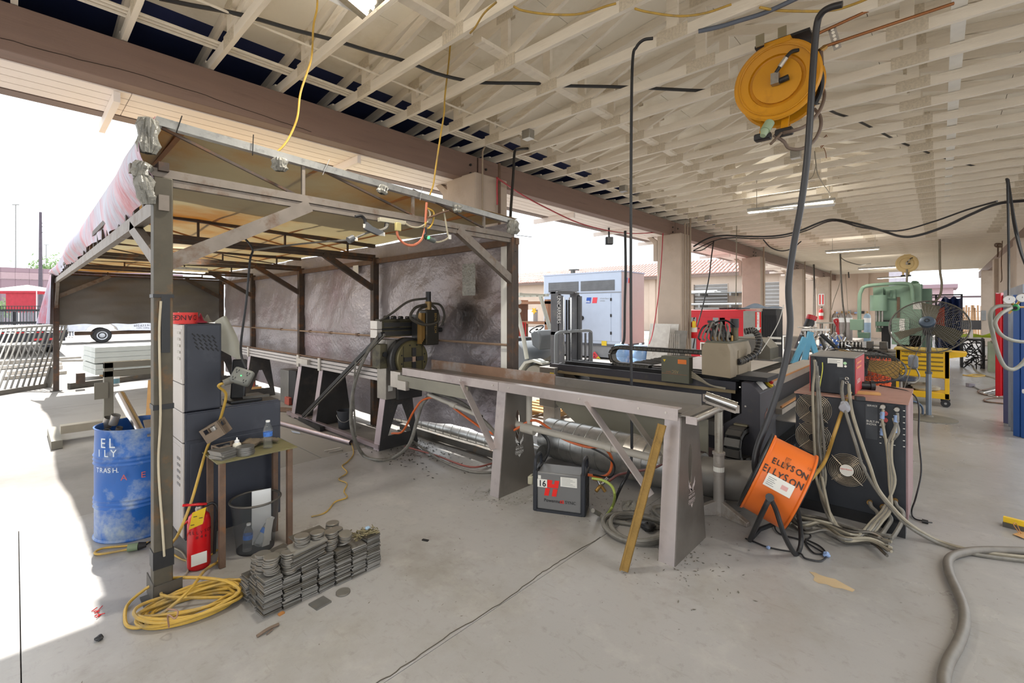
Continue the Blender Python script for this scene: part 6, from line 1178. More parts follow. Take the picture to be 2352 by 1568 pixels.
# thick black cable dropping from the ceiling
cord('main_drop_cable', [PD(1935, 10, 3.05), PD(1905, 18, 3.1), PD(1886, 32, 3.15), PD(1876, 60, 3.2), PD(1868, 150, 3.25), PD(1855, 350, 3.3), PD(1840, 470, 3.35), PD(1822, 570, 3.4), PD(1811, 660, 3.42), PD(1815, 740, 3.42), PD(1808, 810, 3.42), PD(1790, 885, 3.42), PD(1765, 960, 3.42), PD(1742, 1020, 3.42), PD(1734, 1060, 3.4), PD(1738, 1090, 3.45), PD(1760, 1130, 3.6), G(1790, 1178, .06)], .022, M('thick_black_cable', '2c2b2d', .4), 'thick black power cable sweeping from the ceiling to the orange fan', 'cable', k=7, n=10)
# ================================================================ FAR SIDE: generator, forklift, compressor, yard racks
GEN = M('generator_blue_grey', 'b3bed0', .45, .1, v=.03); GEN2 = M('generator_mauve_side', 'bfb0ae', .5, .1, v=.03); GENB = M('generator_base_grey', '85878a', .5, .2)
t = T('generator_set', 'big pale blue grey standby generator housing with louvred vents', 'generator', (-9.5, 14.6, 0), w=True)
xa, xb, ya, yb, zt = -11.2, -7.86, 13.86, 15.5, 3.0
MB().bb((xa, ya, .50), (xb, yb, zt)).build('housing', GEN, t, bev=.02); MB().bb((xb, ya + .02, .52), (xb + .006, yb - .02, zt - .02)).build('end_panel', GEN2, t)
MB().bb((xa - .02, ya - .02, zt - .01), (xb + .02, yb + .02, zt + .03)).build('roof_sheet', GEN, t)
MB().bb((xa, ya - .012, 2.28), (xb, ya, 2.31)).build('seam', GENB, t)
LOUV = M('louvre_grey', '55585e', .5, .3)
for px0, px1, y0, y1 in ((1260, 1329, 657, 678), (1334, 1412, 648, 677)):
    a, b = PY(px0, 680, ya), PY(px1, 680, ya); z0, z1 = 2.36, 2.72; f_ = MB().bb((a.x, ya - .006, z0), (b.x, ya - .002, z1)).build('vent', LOUV, t); m = MB()
    for k in range(9): m.bb((a.x, ya - .012, z0 + .04 * k), (b.x, ya - .005, z0 + .04 * k + .012))
    m.build('louvre_bars', GRY, f_)
a, b = PY(1329, 800, ya), PY(1425, 800, ya)
d_ = MB().bb((a.x, ya - .015, .62), (b.x - .35, ya - .002, 2.26)).build('side_door', GEN, t, bev=.004); MB().bb((b.x - .34, ya - .015, .62), (b.x, ya - .002, 2.26)).build('corner_panel', GEN, t, bev=.004)
q = PY(1337, 730, ya - .02); MB().cyl(q, q - YA * .03, .08, n=16).build('door_latch', BLK2, d_)
for z in (.85, 1.45, 2.0): MB().bb((b.x - .38, ya - .03, z), (b.x - .32, ya - .014, z + .1)).build('door_hinge', BLK2, d_)
MTB = M('logo_blue', '1f4fa8', .4); MTR = M('logo_red', 'd8434d', .4)
q = PY(1346, 696, ya - .017); MB().prism([(0, 0), (.19, 0), (.225, .20), (.035, .20)], q, XA, ZA, .004).build('logo_block', MTB, t); text('mtu', .11, q + V((.01, -.005, .025)), XA, ZA, WHIT, t, .9, bold=.003)
q = PY(1360, 696, ya - .017); MB().prism([(0, 0), (.19, 0), (.225, .20), (.035, .20)], q, XA, ZA, .004).build('logo_block', MTR, t)
q = PY(1378, 687, ya - .018); text('A Rolls-Royce', .07, q, XA, ZA, GRY, t, .9); text('solution', .07, q - ZA * .075, XA, ZA, GRY, t, .9)
q = PX(1438, 638, xb + .01); MB().prism([(0, 0), (.14, 0), (.17, .17), (.03, .17)], (xb + .008, 14.1, 2.62), YA, ZA, .004).build('logo_block', MTB, t); MB().prism([(0, 0), (.14, 0), (.17, .17), (.03, .17)], (xb + .008, 14.32, 2.62), YA, ZA, .004).build('logo_block', MTR, t)
MB().bb((xa + .05, ya + .03, .04), (xb - .02, yb - .03, .50)).build('fuel_tank', GENB, t, bev=.01); MB().bb((xa, ya - .01, .44), (xb + .01, yb, .52)).build('skid_beam', LOUV, t)
q = PY(1316, 632, 14.6); MB().cyl((q.x, 14.6, 3.0), (q.x, 14.6, 3.2), .09, n=12).build('exhaust', DKST, t); MB().bb((q.x - .12, 14.5, 3.2), (q.x + .22, 14.7, 3.25)).build('exhaust_flap', DKST, t)
q = PY(1390, 795, ya - .01); MB().bb((q.x - .14, ya - .02, .46), (q.x + .06, ya - .012, .62)).build('yellow_notice', M('label_yellow', 'd8b92c'), t)
c = PY(1366, 826, ya - .03); h = .30; Y_ = ya - .035
for dx, dz, mt, s in ((0, h / 2, MTR, '2'), (-h / 2, 0, M('diamond_blue', '4a62b0', .5), '2'), (h / 2, 0, M('diamond_yellow', 'e0c02c', .5), '0'), (0, -h / 2, WHIT, '')):
    q = V((c.x + dx, Y_, c.z + dz)); p_ = MB().prism([(0, -h / 2 + .004), (h / 2 - .004, 0), (0, h / 2 - .004), (-h / 2 + .004, 0)], q, XA, ZA, .004).build('hazard_diamond', mt, t)
    if s: text(s, .18, q + V((-.05, -.005, -.06)), XA, ZA, INK, p_)
for i, x in enumerate((-9.6, -9.0, -8.55)):
    k = T('plastic_drum', ['left', 'middle', 'right'][i] + ' blue and white plastic drum beyond the gantry drag chain', 'drum', (x + 2.7, 12.2, 0), group='blue drums before the generator', w=True); c = V((x + 2.7, 12.2, 0))
    MB().lathe([(.2, 0), (.22, .02), (.22, .3), (.21, .32), (.22, .34), (.22, .62), (.18, .68), (.1, .69)], c, ZA, 20).build('drum_body', M('drum_pale_blue', '7897bb', .4, v=.1, c2='c5cdd6', f2=.42, s2=4), k); MB().cyl(c + ZA * .69, c + ZA * .74, .04, n=10).build('drum_bung', WHIT, k)
# forklift
FLW = M('forklift_cream', 'c4c5ba', .45, v=.08); FLG = M('forklift_grey', '6f7478', .45, v=.08); FLD = M('forklift_dark', '66676a', .45, .3, v=.12, c2='7d7b70', f2=.36, s2=5)
t = T('forklift', 'cream and grey forklift with tall mast facing the shop', 'forklift', (-6.55, 7.75, 0), w=True)
def wheel(c, r, w_, mt, hub, par):
    o = MB().lathe([(r * .55, -w_ / 2), (r * .95, -w_ / 2), (r, -w_ / 2 + .03), (r, w_ / 2 - .03), (r * .95, w_ / 2), (r * .55, w_ / 2)], c, YA, 28).build('wheel', mt, par); MB().lathe([(.03, -w_ / 2 - .02), (r * .3, -w_ / 2 - .02), (r * .4, -w_ / 2 + .03), (r * .56, -w_ / 2 + .01)], c, YA, 20).build('hub', hub, o); return o
for y in (7.20, 8.25): wheel(V((-5.98, y, .29)), .29, .2, M('dusty_tyre', '8d887c', .8, v=.1), FLW, t); wheel(V((-7.35, y + .05 * (1 if y < 8 else -1), .25)), .25, .18, M('dusty_tyre', '8d887c'), FLW, t)
MB().prism([(-7.75, .3), (-6.3, .3), (-6.2, .55), (-6.32, .80), (-6.55, 1.0), (-6.75, 1.02), (-6.8, .86), (-7.7, .86)], (0, 7.25, 0), XA, ZA, -1.0).build('body', FLG, t, bev=.03)
MB().prism([(-7.95, .35), (-7.5, .35), (-7.45, .95), (-7.6, 1.05), (-7.95, .95)], (0, 7.28, 0), XA, ZA, -.95).build('counterweight', FLG, t, bev=.04)
MB().bb((-7.25, 7.4, .98), (-6.85, 8.05, 1.08)).build('seat', BLK2, t, bev=.03); MB().bb((-7.38, 7.42, 1.05), (-7.25, 8.02, 1.5)).build('seat_back', BLK2, t, bev=.03)
MB().tube([(-6.28, 7.22, .78 - .1), (-6.40, 7.25, 1.10), (-6.66, 7.28, 1.85), (-6.72, 7.28, 2.0)], .045, 8).build('guard_post', FLW, t); MB().tube([(-6.28, 8.24, .68), (-6.40, 8.22, 1.10), (-6.66, 8.2, 1.85), (-6.72, 8.2, 2.0)], .045, 8).build('guard_post', FLW, t)
for y in (7.28, 8.2): MB().tube([(-7.6, y, .9), (-7.65, y, 1.98)], .04, 8).build('guard_post', FLW, t); MB().bar((-7.72, y, 2.03), (-6.5, y, 2.03), .07, .06).build('guard_beam', FLW, t)
for k in range(6): MB().bar((-7.6 + .2 * k, 7.28, 2.04), (-7.6 + .2 * k, 8.2, 2.04), .04, .03).build('guard_bar', FLW, t)
c = V((-6.42, 7.7, 1.28)); MB().torus(c, V((-.5, 0, .85)), .16, .014, 24, 6).build('steering_wheel', BLACK, t); MB().cyl(c, c + V((.25, 0, -.4)), .03, n=8).build('steering_column', BLACK, t)
MB().prism([(-6.3, .95), (-6.1, .85), (-6.05, 1.15), (-6.15, 1.28), (-6.35, 1.22)], (0, 7.4, 0), XA, ZA, -.6).build('dash', FLG, t, bev=.03)
MB().prism([(-.36, .0), (-.34, .18), (-.22, .32), (-.02, .37), (.22, .33), (.22, .37), (-.04, .42), (-.26, .36), (-.40, .2), (-.42, .0)], (-5.98, 7.08, .28), XA, ZA, -.26).build('fender', FLW, t)
for q in ((-6.5, 7.2, 1.86), (-6.52, 7.22, 1.68)): MB().cyl(q, V(q) + V((.05, -.03, 0)), .05, n=14).build('work_lamp', STL2, t)
mt = MB()
for y in (7.3, 7.95):
    m_ = MB().bb((-5.72, y, .12), (-5.54, y + .09, 2.06)).build('mast_channel', FLD, t, bev=.006); MB().bb((-5.68, y + .03, .15), (-5.5, y + .06, 2.0)).build('mast_inner', BLK2, m_); MB().bb((-5.52, y + .01, .2), (-5.46, y + .07, 1.98)).build('mast_inner_channel', FLD, m_)
text('UNICARRIERS', .12, (-5.55, 7.297, 1.98), -ZA, XA, WHIT, t, .75, .003)
for z in (2.02, 1.2, .3): MB().bb((-5.74, 7.3, z), (-5.60, 8.04, z + .06)).build('mast_tie', FLD, t)
MB().cyl((-5.6, 7.55, .3), (-5.6, 7.55, 1.95), .035, n=12).build('lift_cylinder', CHRO, t); MB().cyl((-5.6, 7.8, .3), (-5.6, 7.8, 1.95), .035, n=12).build('lift_cylinder', CHRO, t)
for y in (7.62, 7.70): MB().bar((-5.56, y, .4), (-5.56, y, 1.9), .025, .03).build('lift_chain', BLK2, t)
for y in (7.06, 7.22, 7.38, 7.85, 8.0, 8.15): MB().bar((-5.36, y, .30), (-5.36, y, 1.22), .05, .018, XA).build('backrest_bar', FLD, t)
MB().tube(spl([(-5.36, 7.0, .25), (-5.36, 7.0, 1.1), (-5.36, 7.05, 1.25), (-5.36, 7.3, 1.27), (-5.36, 7.9, 1.27), (-5.36, 8.16, 1.25), (-5.36, 8.22, 1.1), (-5.36, 8.22, .25)], 5), .03, 8).build('backrest_frame', FLG, t)
for z in (.28, .62): MB().bar((-5.40, 6.98, z), (-5.40, 8.24, z), .05, .10).build('carriage_bar', FLD, t)
for y in (7.3, 7.9): MB().bb((-5.36, y, .06), (-4.45, y + .1, .10)).bb((-5.36, y, .06), (-5.31, y + .1, .65)).build('fork', FLD, t)
MB().bar((-6.2, 7.35, .5), (-5.7, 7.35, .75), .08).build('tilt_cylinder', DKST, t)
# pallet beside the forklift
t = T('pallet', 'wooden pallet on the sunny floor behind the machine leg', 'pallet', (-4.75, 5.95, 0), w=True); PAL = M('pallet_wood', 'b58f5e', .8, v=.15, sc=6)
for k in range(5): MB().bb((-5.2 + .0, 5.55 + .17 * k, .10), (-4.35, 5.65 + .17 * k, .12)).build('deck_board', PAL, t)
for x in (-5.18, -4.8, -4.42): MB().bb((x, 5.55, .02), (x + .05, 6.33, .10)).build('stringer', PAL, t)
# shelving with goods behind the forklift
t = T('brown_shelving', 'brown timber shelving with yellow star sign behind the forklift', 'shelving', (-10.5, 12.4, 0), w=True); BR = M('brown_timber', '8a6248', .7)
for x in (-11.3, -9.9): MB().bb((x, 12.3, 0), (x + .14, 12.9, 2.05)).build('upright', BR, t)
for z in (.6, 1.2, 1.9): MB().bb((-11.4, 12.3, z), (-9.76, 12.9, z + .09)).build('shelf', BR, t)
q = V((-10.35, 12.29, 1.66)); MB().prism([(.13 * (1 if i % 2 else .5) * math.cos(i * math.pi / 5 + .3), .13 * (1 if i % 2 else .5) * math.sin(i * math.pi / 5 + .3)) for i in range(10)], q, XA, ZA, .02).build('star_sign', M('star_yellow', 'e0b020', .5), t); MB().bb((-10.7, 12.35, 1.29), (-10.45, 12.6, 1.7)).build('white_can', WHIT, t)
for x in (-11.0, -10.85): MB().tube([(x, 12.28, .7), (x, 12.28, 1.25), (x + .1, 12.28, 1.25), (x + .1, 12.28, .7)], .02, 6).build('red_frame', REDP, t)
# red compressor, grey cabinet with arrow sign, black cabinet
t = T('red_compressor', 'large red compressor cabinet beyond the second column', 'compressor', (-5.9, 15.2, 0), w=True); CR = M('compressor_red', 'c0202a', .35, v=.04)
a, b = PY(1584, 720, 15.0), PY(1712, 720, 15.0); xa, xb = a.x, b.x
MB().bb((xa, 15.0, .0), (xb, 16.2, 1.70)).build('cabinet', CR, t, bev=.02); n = 4
for k in range(2):
    x0 = xa + .25 + k * (xb - xa - .3) / 2; d_ = MB().bb((x0, 14.985, .3), (x0 + .86, 15.0, 1.45)).build('door', CR, t, bev=.004); MB().bb((x0 + .33, 14.975, 1.28), (x0 + .55, 14.985, 1.36)).build('maker_badge', BLK2, d_)
    for xx in (x0 + .05, x0 + .8): MB().cyl((xx, 14.98, 1.1), (xx, 14.97, 1.1), .025, n=10).build('latch', BLK2, d_)
    MB().bb((x0 - .2, 14.98, .3), (x0 - .03, 15.0, 1.45)).build('grey_post', GRY, t)
MB().bb((xa + .4, 14.93, .25), (xa + 1.0, 14.98, .62)).build('air_filter', M('filter_brown', '6b5a4c', .8), t); MB().bb((xa + .36, 14.94, .22), (xa + 1.04, 14.97, .66)).build('filter_frame', PAPR, t)
for k in range(3): one(MB().bar((xb - .9 + .25 * k, 15.4, 1.73), (xb - .55 + .25 * k, 15.6, 1.75), .08, .05), 'dark_rag', BLK2, ['left', 'middle', 'right'][k] + ' dark scrap lying on top of the red compressor', 'scrap')
def boxat(name, lab, cat, px0, px1, pt, Y, dz0, mat, dep=.6, bev=.01):
    a, b = PY(px0, pt, Y), PY(px1, pt, Y); t = T(name, lab, cat, ((a.x + b.x) / 2, Y + dep / 2, dz0), w=True); MB().bb((a.x, Y, dz0), (b.x, Y + dep, b.z)).build('case', mat, t, bev=bev); return t, a, b
t, a, b = boxat('arrow_cabinet', 'grey electrical cabinet carrying the red arrow sign', 'cabinet', 1707, 1749, 714, 12.0, .0, M('cabinet_grey', '9a9c97', .45, .2))
t, a, b = boxat('arrow_sign', 'red sign with white arrow pointing down on the grey cabinet', 'sign', 1735, 1748, 716, 11.97, 1.12, HRED, .015, 0)
xm = (a.x + b.x) / 2; MB().prism([(-.028, .5), (.028, .5), (.028, .14), (.065, .14), (0, .03), (-.065, .14), (-.028, .14)], (xm, 11.968, 1.14), XA, ZA, .003).build('arrow', WHIT, t)
for i, ch in enumerate('FIRE'): text(ch, .06, (xm - .018, 11.962, 1.57 - .07 * i), XA, ZA, HRED, t, .8)
t, a, b = boxat('black_cabinet', 'black finned cabinet with rags on top beside the arrow cabinet', 'cabinet', 1751, 1783, 709, 12.0, .4, BLK2)
for k in range(12): MB().bb((a.x + .03 + .055 * k * (b.x - a.x) / .7, 11.98, .75), (a.x + .05 + .055 * k * (b.x - a.x) / .7, 12.0, b.z - .15)).build('fin', INK, t)
for z in (.9, 1.02): MB().bb((a.x + .12, 11.975, z), (a.x + .4, 11.979, z + .05)).build('white_lettering', PAPR, t)
one(cloth((a.x - .1, 12.3, b.z), (.9, .4, .16), 5), 'blue_grey_rag', M('rag_blue', '8795a5', .8), 'blue grey rag heaped on the black finned cabinet', 'rag')
# sheet-metal offcuts leaning on the second column
t = T('sheet_offcuts', 'grey sheet metal offcuts leaning on the second column', 'sheets', (-4.7, 10.8, 0), w=True)
for k, (px0, px1, pt, pb) in enumerate([(1490, 1556, 739, 800), (1548, 1577, 755, 800), (1505, 1540, 742, 790)]):
    a, b = PY(px0, pt, 10.7 - .06 * k), PY(px1, pt, 10.7 - .06 * k); MB().frame((a.x, 10.45 - .1 * k, .0), (b.x - a.x, 0, 0), (0, .35, a.z * .97), (0, -.012, 0)).build('offcut', [STEEL, DKST, STEEL][k], t)
m = MB(); a, b = PY(1540, 760, 10.35), PY(1560, 760, 10.35)
for k in range(5): m.bb((a.x + .05 * k, 10.33, .2), (a.x + .05 * k + .012, 10.345, 1.15))
m.build('wire_rack', STL2, t)
p = PX(1578, 760, -4.5)
def ext(name, p, lab, tagc=None, s=1.0):
    t = T(name, lab, 'extinguisher', p, w=True); MB().lathe([(.07 * s, 0), (.075 * s, .02), (.075 * s, .34 * s), (.05 * s, .4 * s), (.02 * s, .43 * s)], p, ZA, 16).build('cylinder', EXR, t); MB().cyl(p + ZA * .43 * s, p + ZA * .48 * s, .02 * s, n=8).build('valve', STEEL, t); MB().bar(p + ZA * .48 * s, p + V((.05, -.1, .5)) * s, .03 * s).build('handle', BLACK, t)
    v_ = V((-p.x, -p.y, 0)).normalized(); MB().lathe([(.0765 * s, .15 * s), (.0765 * s, .27 * s)], p, ZA, 16, False).build('label', PAPR, t)
    if tagc: MB().frame(p + v_ * .08 * s + ZA * .26 * s - RT * .04 * s, RT * .09 * s, ZA * .16 * s, v_ * .003).build('tag_card', M('yellow_tag', 'e0bb1e'), t)
    return t
ext('wall_extinguisher', V((-4.46, 11.4, 1.0)), 'red extinguisher with yellow tag on the second column', True)
p = PY(1886, 722, 30.93); ext('wall_extinguisher', V((p.x, 30.935, 1.15)), 'small red extinguisher under a sign on the farthest column', None, 1.4)
t = T('extinguisher_sign', 'small red and white sign above the farthest extinguisher', 'sign', V((p.x, 31.02, 1.95)), w=True); MB().bb((p.x - .14, 31.02, 1.95), (p.x + .14, 31.04, 2.6)).build('sign_plate', WHIT, t); MB().bb((p.x - .1, 31.01, 2.0), (p.x - .04, 31.02, 2.55)).bb((p.x + .04, 31.01, 2.0), (p.x + .1, 31.02, 2.55)).build('sign_stripes', HRED, t)
# gas cylinders against the end wall
CYL = M('cylinder_grey', '8f8782', .45, .3)
for i, px in enumerate((1918, 1934, 1950, 1992)):
    p = PY(px, 760, 31.5); p = V((p.x, 31.5, 0)); t = T('gas_cylinder', ['leftmost grey gas cylinder against the far end wall', 'second grey gas cylinder against the far end wall', 'third grey gas cylinder against the far end wall', 'lone pale blue gas cylinder behind the green control box'][i], 'cylinder', p, w=True)
    MB().lathe([(.15, 0), (.16, .02), (.16, 1.25), (.13, 1.42), (.05, 1.5)], p, ZA, 16).build('cylinder_body', CYL if i < 3 else M('cylinder_blue', '8ea5b8', .4), t); MB().lathe([(.162, 1.0), (.162, 1.25)], p, ZA, 16, False).build('shoulder_band', WHIT, t); MB().cyl(p + ZA * 1.5, p + ZA * 1.62, .03, n=8).build('cylinder_valve', M('brass', 'a07c45'), t)
t = T('wall_shelf', 'long low shelf of oddments on the far end wall above the cylinders', 'shelf', PY(1935, 722, 35.2), w=True); a, b = PY(1914, 722, 35.2), PY(1964, 722, 35.2); MB().bb((a.x, 35.0, a.z), (b.x, 35.3, a.z + .06)).build('shelf_board', BR, t)
for k in range(5): MB().bb((a.x + .1 + .33 * k, 35.05, a.z + .06), (a.x + .25 + .33 * k, 35.2, a.z + .16 + .06 * (k % 3))).build('shelf_item', [TAPE, BLK2, GRY][k % 3], t)
# ================================================================ GREEN PRESS and clutter round it
GRN = M('machine_green', '7f9a84', .45, v=.06, sc=2); GRN2 = M('machine_green_dark', '5d7a66', .45, v=.08)
Yp = 19.0
def pg(px, py, Y=Yp): return PY(px, py, Y)
t = T('green_press', 'tall pale green punch press with a bent feed pipe', 'press', (-1.0, 19.8, 0), w=True)
out = [pg(*q) for q in [(2005, 660), (2112, 650), (2116, 655), (2116, 850), (2060, 850), (2060, 762), (2012, 762), (2012, 700), (2006, 690)]]
m = MB(); n = len(out); m.add(out + [q + YA * .7 for q in out], [tuple(range(n)), tuple(range(2 * n - 1, n - 1, -1))] + [(i + 1 if i + 1 < n else 0, i, i + n, (i + 1) % n + n) for i in range(n)]); m.build('frame_body', GRN, t)
a, b = pg(2116, 652), pg(2140, 662); MB().bb((a.x, Yp + .2, 0), (b.x, Yp + 1.4, b.z)).build('rear_frame', GRN2, t); MB().bb((a.x - .05, Yp + .1, 0), (a.x + .02, Yp + 1.2, a.z)).build('side_plate', GRN, t)
a, b = pg(2033, 664), pg(2058, 686); MB().bb((a.x, Yp - .08, b.z), (b.x, Yp, a.z)).build('cover_plate', GRN, t, bev=.02); a, b = pg(2045, 667), pg(2050, 682); MB().bb((a.x, Yp - .14, b.z), (b.x, Yp - .08, a.z)).build('cover_handle', GRN2, t)
q = pg(2019, 698); MB().cyl(q + ZA * .28 - YA * .2, q - ZA * .22 - YA * .2, .22, n=18).build('ram_cylinder', GRN, t); q = pg(2019, 676); MB().bb((q.x - .12, Yp - .25, q.z - .25), (q.x + .12, Yp, q.z + .2)).build('ram_head', GRN, t)
for px in (2014, 2021, 2028): a, b = pg(px, 705), pg(px, 752); MB().cyl((a.x, Yp - .25, b.z), (a.x, Yp - .25, a.z), .03, n=8).build('guide_rod', STEEL, t)
a, b = pg(2014, 738), pg(2046, 748); MB().bb((a.x, Yp - .35, b.z), (b.x, Yp, a.z)).build('tool_bridge', GRN2, t); a, b = pg(2026, 735), pg(2046, 800); MB().bb((a.x, Yp - .2, b.z), (b.x, Yp - .05, a.z)).build('tool_block', BLK2, t)
a, b = pg(2060, 682), pg(2067, 800); MB().bb((a.x, Yp - .04, b.z), (b.x, Yp, a.z)).build('brown_strip', RUST, t); a, b = pg(2051, 730), pg(2090, 790); MB().bb((a.x, Yp - .5, b.z), (b.x, Yp, a.z)).build('control_panel', GRN, t, bev=.01); a, b = pg(2066, 732, Yp - .52), pg(2078, 760, Yp - .52); MB().bb((a.x, Yp - .53, b.z), (b.x, Yp - .5, a.z)).build('panel_label', PAPR, t)
a, b = pg(2097, 694), pg(2126, 710); MB().bb((a.x, Yp - .02, b.z), (b.x, Yp, a.z)).build('white_notice', PAPR, t)
MB().tube(spl([pg(1974, 770, 18.4), pg(1974, 690, 18.4), pg(1978, 668, 18.4), pg(1990, 657, 18.4), pg(2040, 652, 18.6), pg(2080, 651, 18.8), pg(2094, 658, 18.85), pg(2097, 690, 18.9)], 6), .055, 10).build('feed_pipe', GRN, t)
a, b = pg(1954, 733, 18.3), pg(1984, 758, 18.3); MB().bb((a.x, 18.1, b.z), (b.x, 18.4, a.z)).build('switch_box', GRN, t, bev=.01); a, b = pg(1972, 763, 18.2), pg(1998, 776, 18.2); MB().bb((a.x, 18.0, b.z), (b.x, 18.4, a.z)).build('pedal_box', GRN2, t, bev=.01)
for k in range(3): MB().tube(spl([pg(2094 + 2 * k, 652, 19.3), pg(2098 + 2 * k, 647, 19.3), pg(2106 + 2 * k, 650, 19.3)], 5), .04, 6).build('lift_eye', GRN2, t)
MB().bb((pg(2060, 800).x, Yp, 0), (pg(2118, 800).x, Yp + 1.2, .9)).build('press_base', GRN, t)
# blue welding curtain on a frame
a, b = PY(2150, 690, 20.5), PY(2209, 690, 20.5); t = T('welding_curtain', 'dark blue welding curtain hung on a frame beside the press', 'curtain', (a.x, 20.5, 0), w=True)
MB().grid(lambda u, v: (a.x + (b.x - a.x) * u, 20.5 + .08 * math.sin(u * 26) + .05 * math.sin(u * 11 + v * 3), 2.15 - .1 * abs(math.sin(u * 9)) - (2.0 - .1 * abs(math.sin(u * 9)) - .15) * v - .3 * (u < .25) * (1 - v) * (1 - u * 4)), 50, 12, .01).build('curtain_cloth', M('curtain_blue', '2a3f78', .5, v=.15, sc=2, sub=.1), t)
for x in (a.x, b.x): MB().bar((x, 20.56, 0), (x, 20.56, 2.2), .05).build('frame_post', BLK2, t)
MB().bar((a.x - .5, 20.56, 2.18), (b.x, 20.56, 2.18), .04).build('frame_rail', BLK2, t)
one(MB().grid(lambda u, v: (a.x - .15 + .35 * u, 20.42 - .04 * math.sin(u * 9), 1.55 - .7 * v + .25 * u), 8, 8, .01), 'orange_strip', M('red_orange', 'd04a30', .6), 'red orange strip hanging at the left of the blue curtain', 'strip')
# far computer desk
a, b = PY(2206, 760, 19.0), PY(2290, 760, 19.0); t = T('work_desk', 'cluttered dark work desk by the far right columns', 'desk', ((a.x + b.x) / 2, 19.3, 0), w=True)
MB().bb((a.x, 18.9, .80), (b.x - .25, 19.8, .86)).build('desk_top', BLK2, t)
for x in (a.x, b.x - .3): MB().bb((x, 18.95, 0), (x + .06, 19.7, .80)).build('desk_leg', BLK2, t)
MB().bb((a.x + .8, 18.2, .78), (b.x - .15, 18.7, .83)).build('front_shelf', TAN, t); MB().bb((b.x - .22, 18.2, 0), (b.x - .08, 18.4, .82)).build('green_leg', M('sage_post', '8d957c', .6), t)
random.seed(77); m = MB()
for k in range(26): q = V((random.uniform(a.x + .1, b.x - .4), 18.85, random.uniform(.08, .75))); m.tube(spl([q, q + V((jit(.2), jit(.05), jit(.2))), q + V((jit(.3), jit(.05), jit(.25)))], 4), .014, 5)
m.build('hanging_cables', BLK2, t, kind='stuff')
for i, (px0, px1, pt, pb, mt, nm, l) in enumerate([(2208, 2254, 735, 757, BLK2, 'computer_monitor', 'wide dark monitor standing on the far work desk')]):
    p, q = PY(px0, pt, 19.0), PY(px1, pb, 19.0); k = T(nm, l, 'monitor', ((p.x + q.x) / 2, 19.02, .86), w=True); MB().bb((p.x, 19.0, q.z), (q.x, 19.04, p.z)).build('screen', M('screen_grey', '4b4b4f', .4), k, bev=.005); xm = (p.x + q.x) / 2; MB().bb((xm - .04, 19.03, .86), (xm + .04, 19.07, q.z + .1)).build('monitor_stand', STL2, k); MB().bb((xm - .2, 18.95, .86), (xm + .2, 19.15, .88)).build('monitor_foot', STL2, k)
one(cloth((a.x + .6, 19.4, .86), (1.3, .4, .26), 15), 'hi_vis_vest', M('hi_vis', 'b5d03a', .6), 'yellow-green safety vest heaped under the monitor', 'vest')
one(MB().bb((a.x + .7, 18.92, .25), (a.x + 1.5, 19.2, .5)), 'red_case', REDP, 'red case stored under the far work desk', 'case', bev=.02)
t, p, q = boxat('switch_cabinet', 'grey electrical box on the far right column', 'box', 2253, 2265, 713, 30.94, 1.2, GRY, .1); t, p, q = boxat('switch_cabinet', 'larger grey electrical box behind the red steel panels', 'box', 2275, 2290, 706, 24.2, 1.1, M('cabinet_grey', '9a9c97'), .13)
# fence and far building beyond the open end
t = T('picket_fence', 'pale wooden snow fence outside the far opening', 'fence', PY(2225, 720, 42), w=True); a, b = PY(2165, 700, 42), PY(2300, 700, 42)
for k in range(24): x = a.x + (b.x - a.x) * k / 24; MB().bar((x, 42, 0), (x + jit(.05), 42, 1.9 + jit(.1)), .10, .02, YA).build('picket', M('picket_wood', 'c09a78', .8), t)
for z in (.5, 1.6): MB().bar((a.x, 42.03, z), (b.x, 42.03, z), .05).build('fence_rail', RUST, t)
MB().bar((PY(2100, 690, 42.6).x, 42.6, 2.55), (b.x, 42.6, 2.55), .12).build('top_wire', M('mauve_rail', '6f5f66', .7), t)
bl = SX('far_building'); a, b = PY(2095, 663, 60), PY(2190, 692, 60); MB().bb((a.x, 60, 0), (b.x, 68, a.z)).build('building_wall', MAU2, bl); MB().bb((a.x - .3, 59.6, a.z), (b.x + .3, 68, a.z + .35)).build('building_roof', MAUV, bl)
MB().bb((PY(2040, 640, 52).x, 52, 0), (PY(2084, 640, 52).x, 54, 6)).build('pale_panel', M('lavender_panel', 'b9b4bf', .7), bl)
# ================================================================ BENCH CLUTTER (middle distance)
BEN = M('bench_steel', '7f7f7c', .45, .5, v=.1); Yb = 11.2
a, b = PY(1905, 793, Yb), PY(2085, 793, Yb); zb = a.z = b.z = .88
t = T('work_bench', 'long grey steel work bench crowded with tools before the green press', 'bench', ((a.x + b.x) / 2, Yb + .4, 0), w=True)
MB().bb((a.x, Yb, zb - .05), (b.x, Yb + 1.0, zb)).build('bench_top', BEN, t); MB().bb((a.x, Yb + .05, .0), (b.x, Yb + .1, zb - .05)).build('bench_apron', DKST, t)
for x in (a.x, b.x - .08): MB().bb((x, Yb, 0), (x + .08, Yb + .9, zb - .05)).build('bench_leg', DKST, t)
def onb_(px, w_, d_, h, mat, name, lab, cat, dy=.3, bev=.01):
    q = PY(px, 790, Yb + dy); return one(MB().bb((q.x - w_ / 2, Yb + dy, zb), (q.x + w_ / 2, Yb + dy + d_, zb + h)), name, mat, lab, cat, bev=bev)
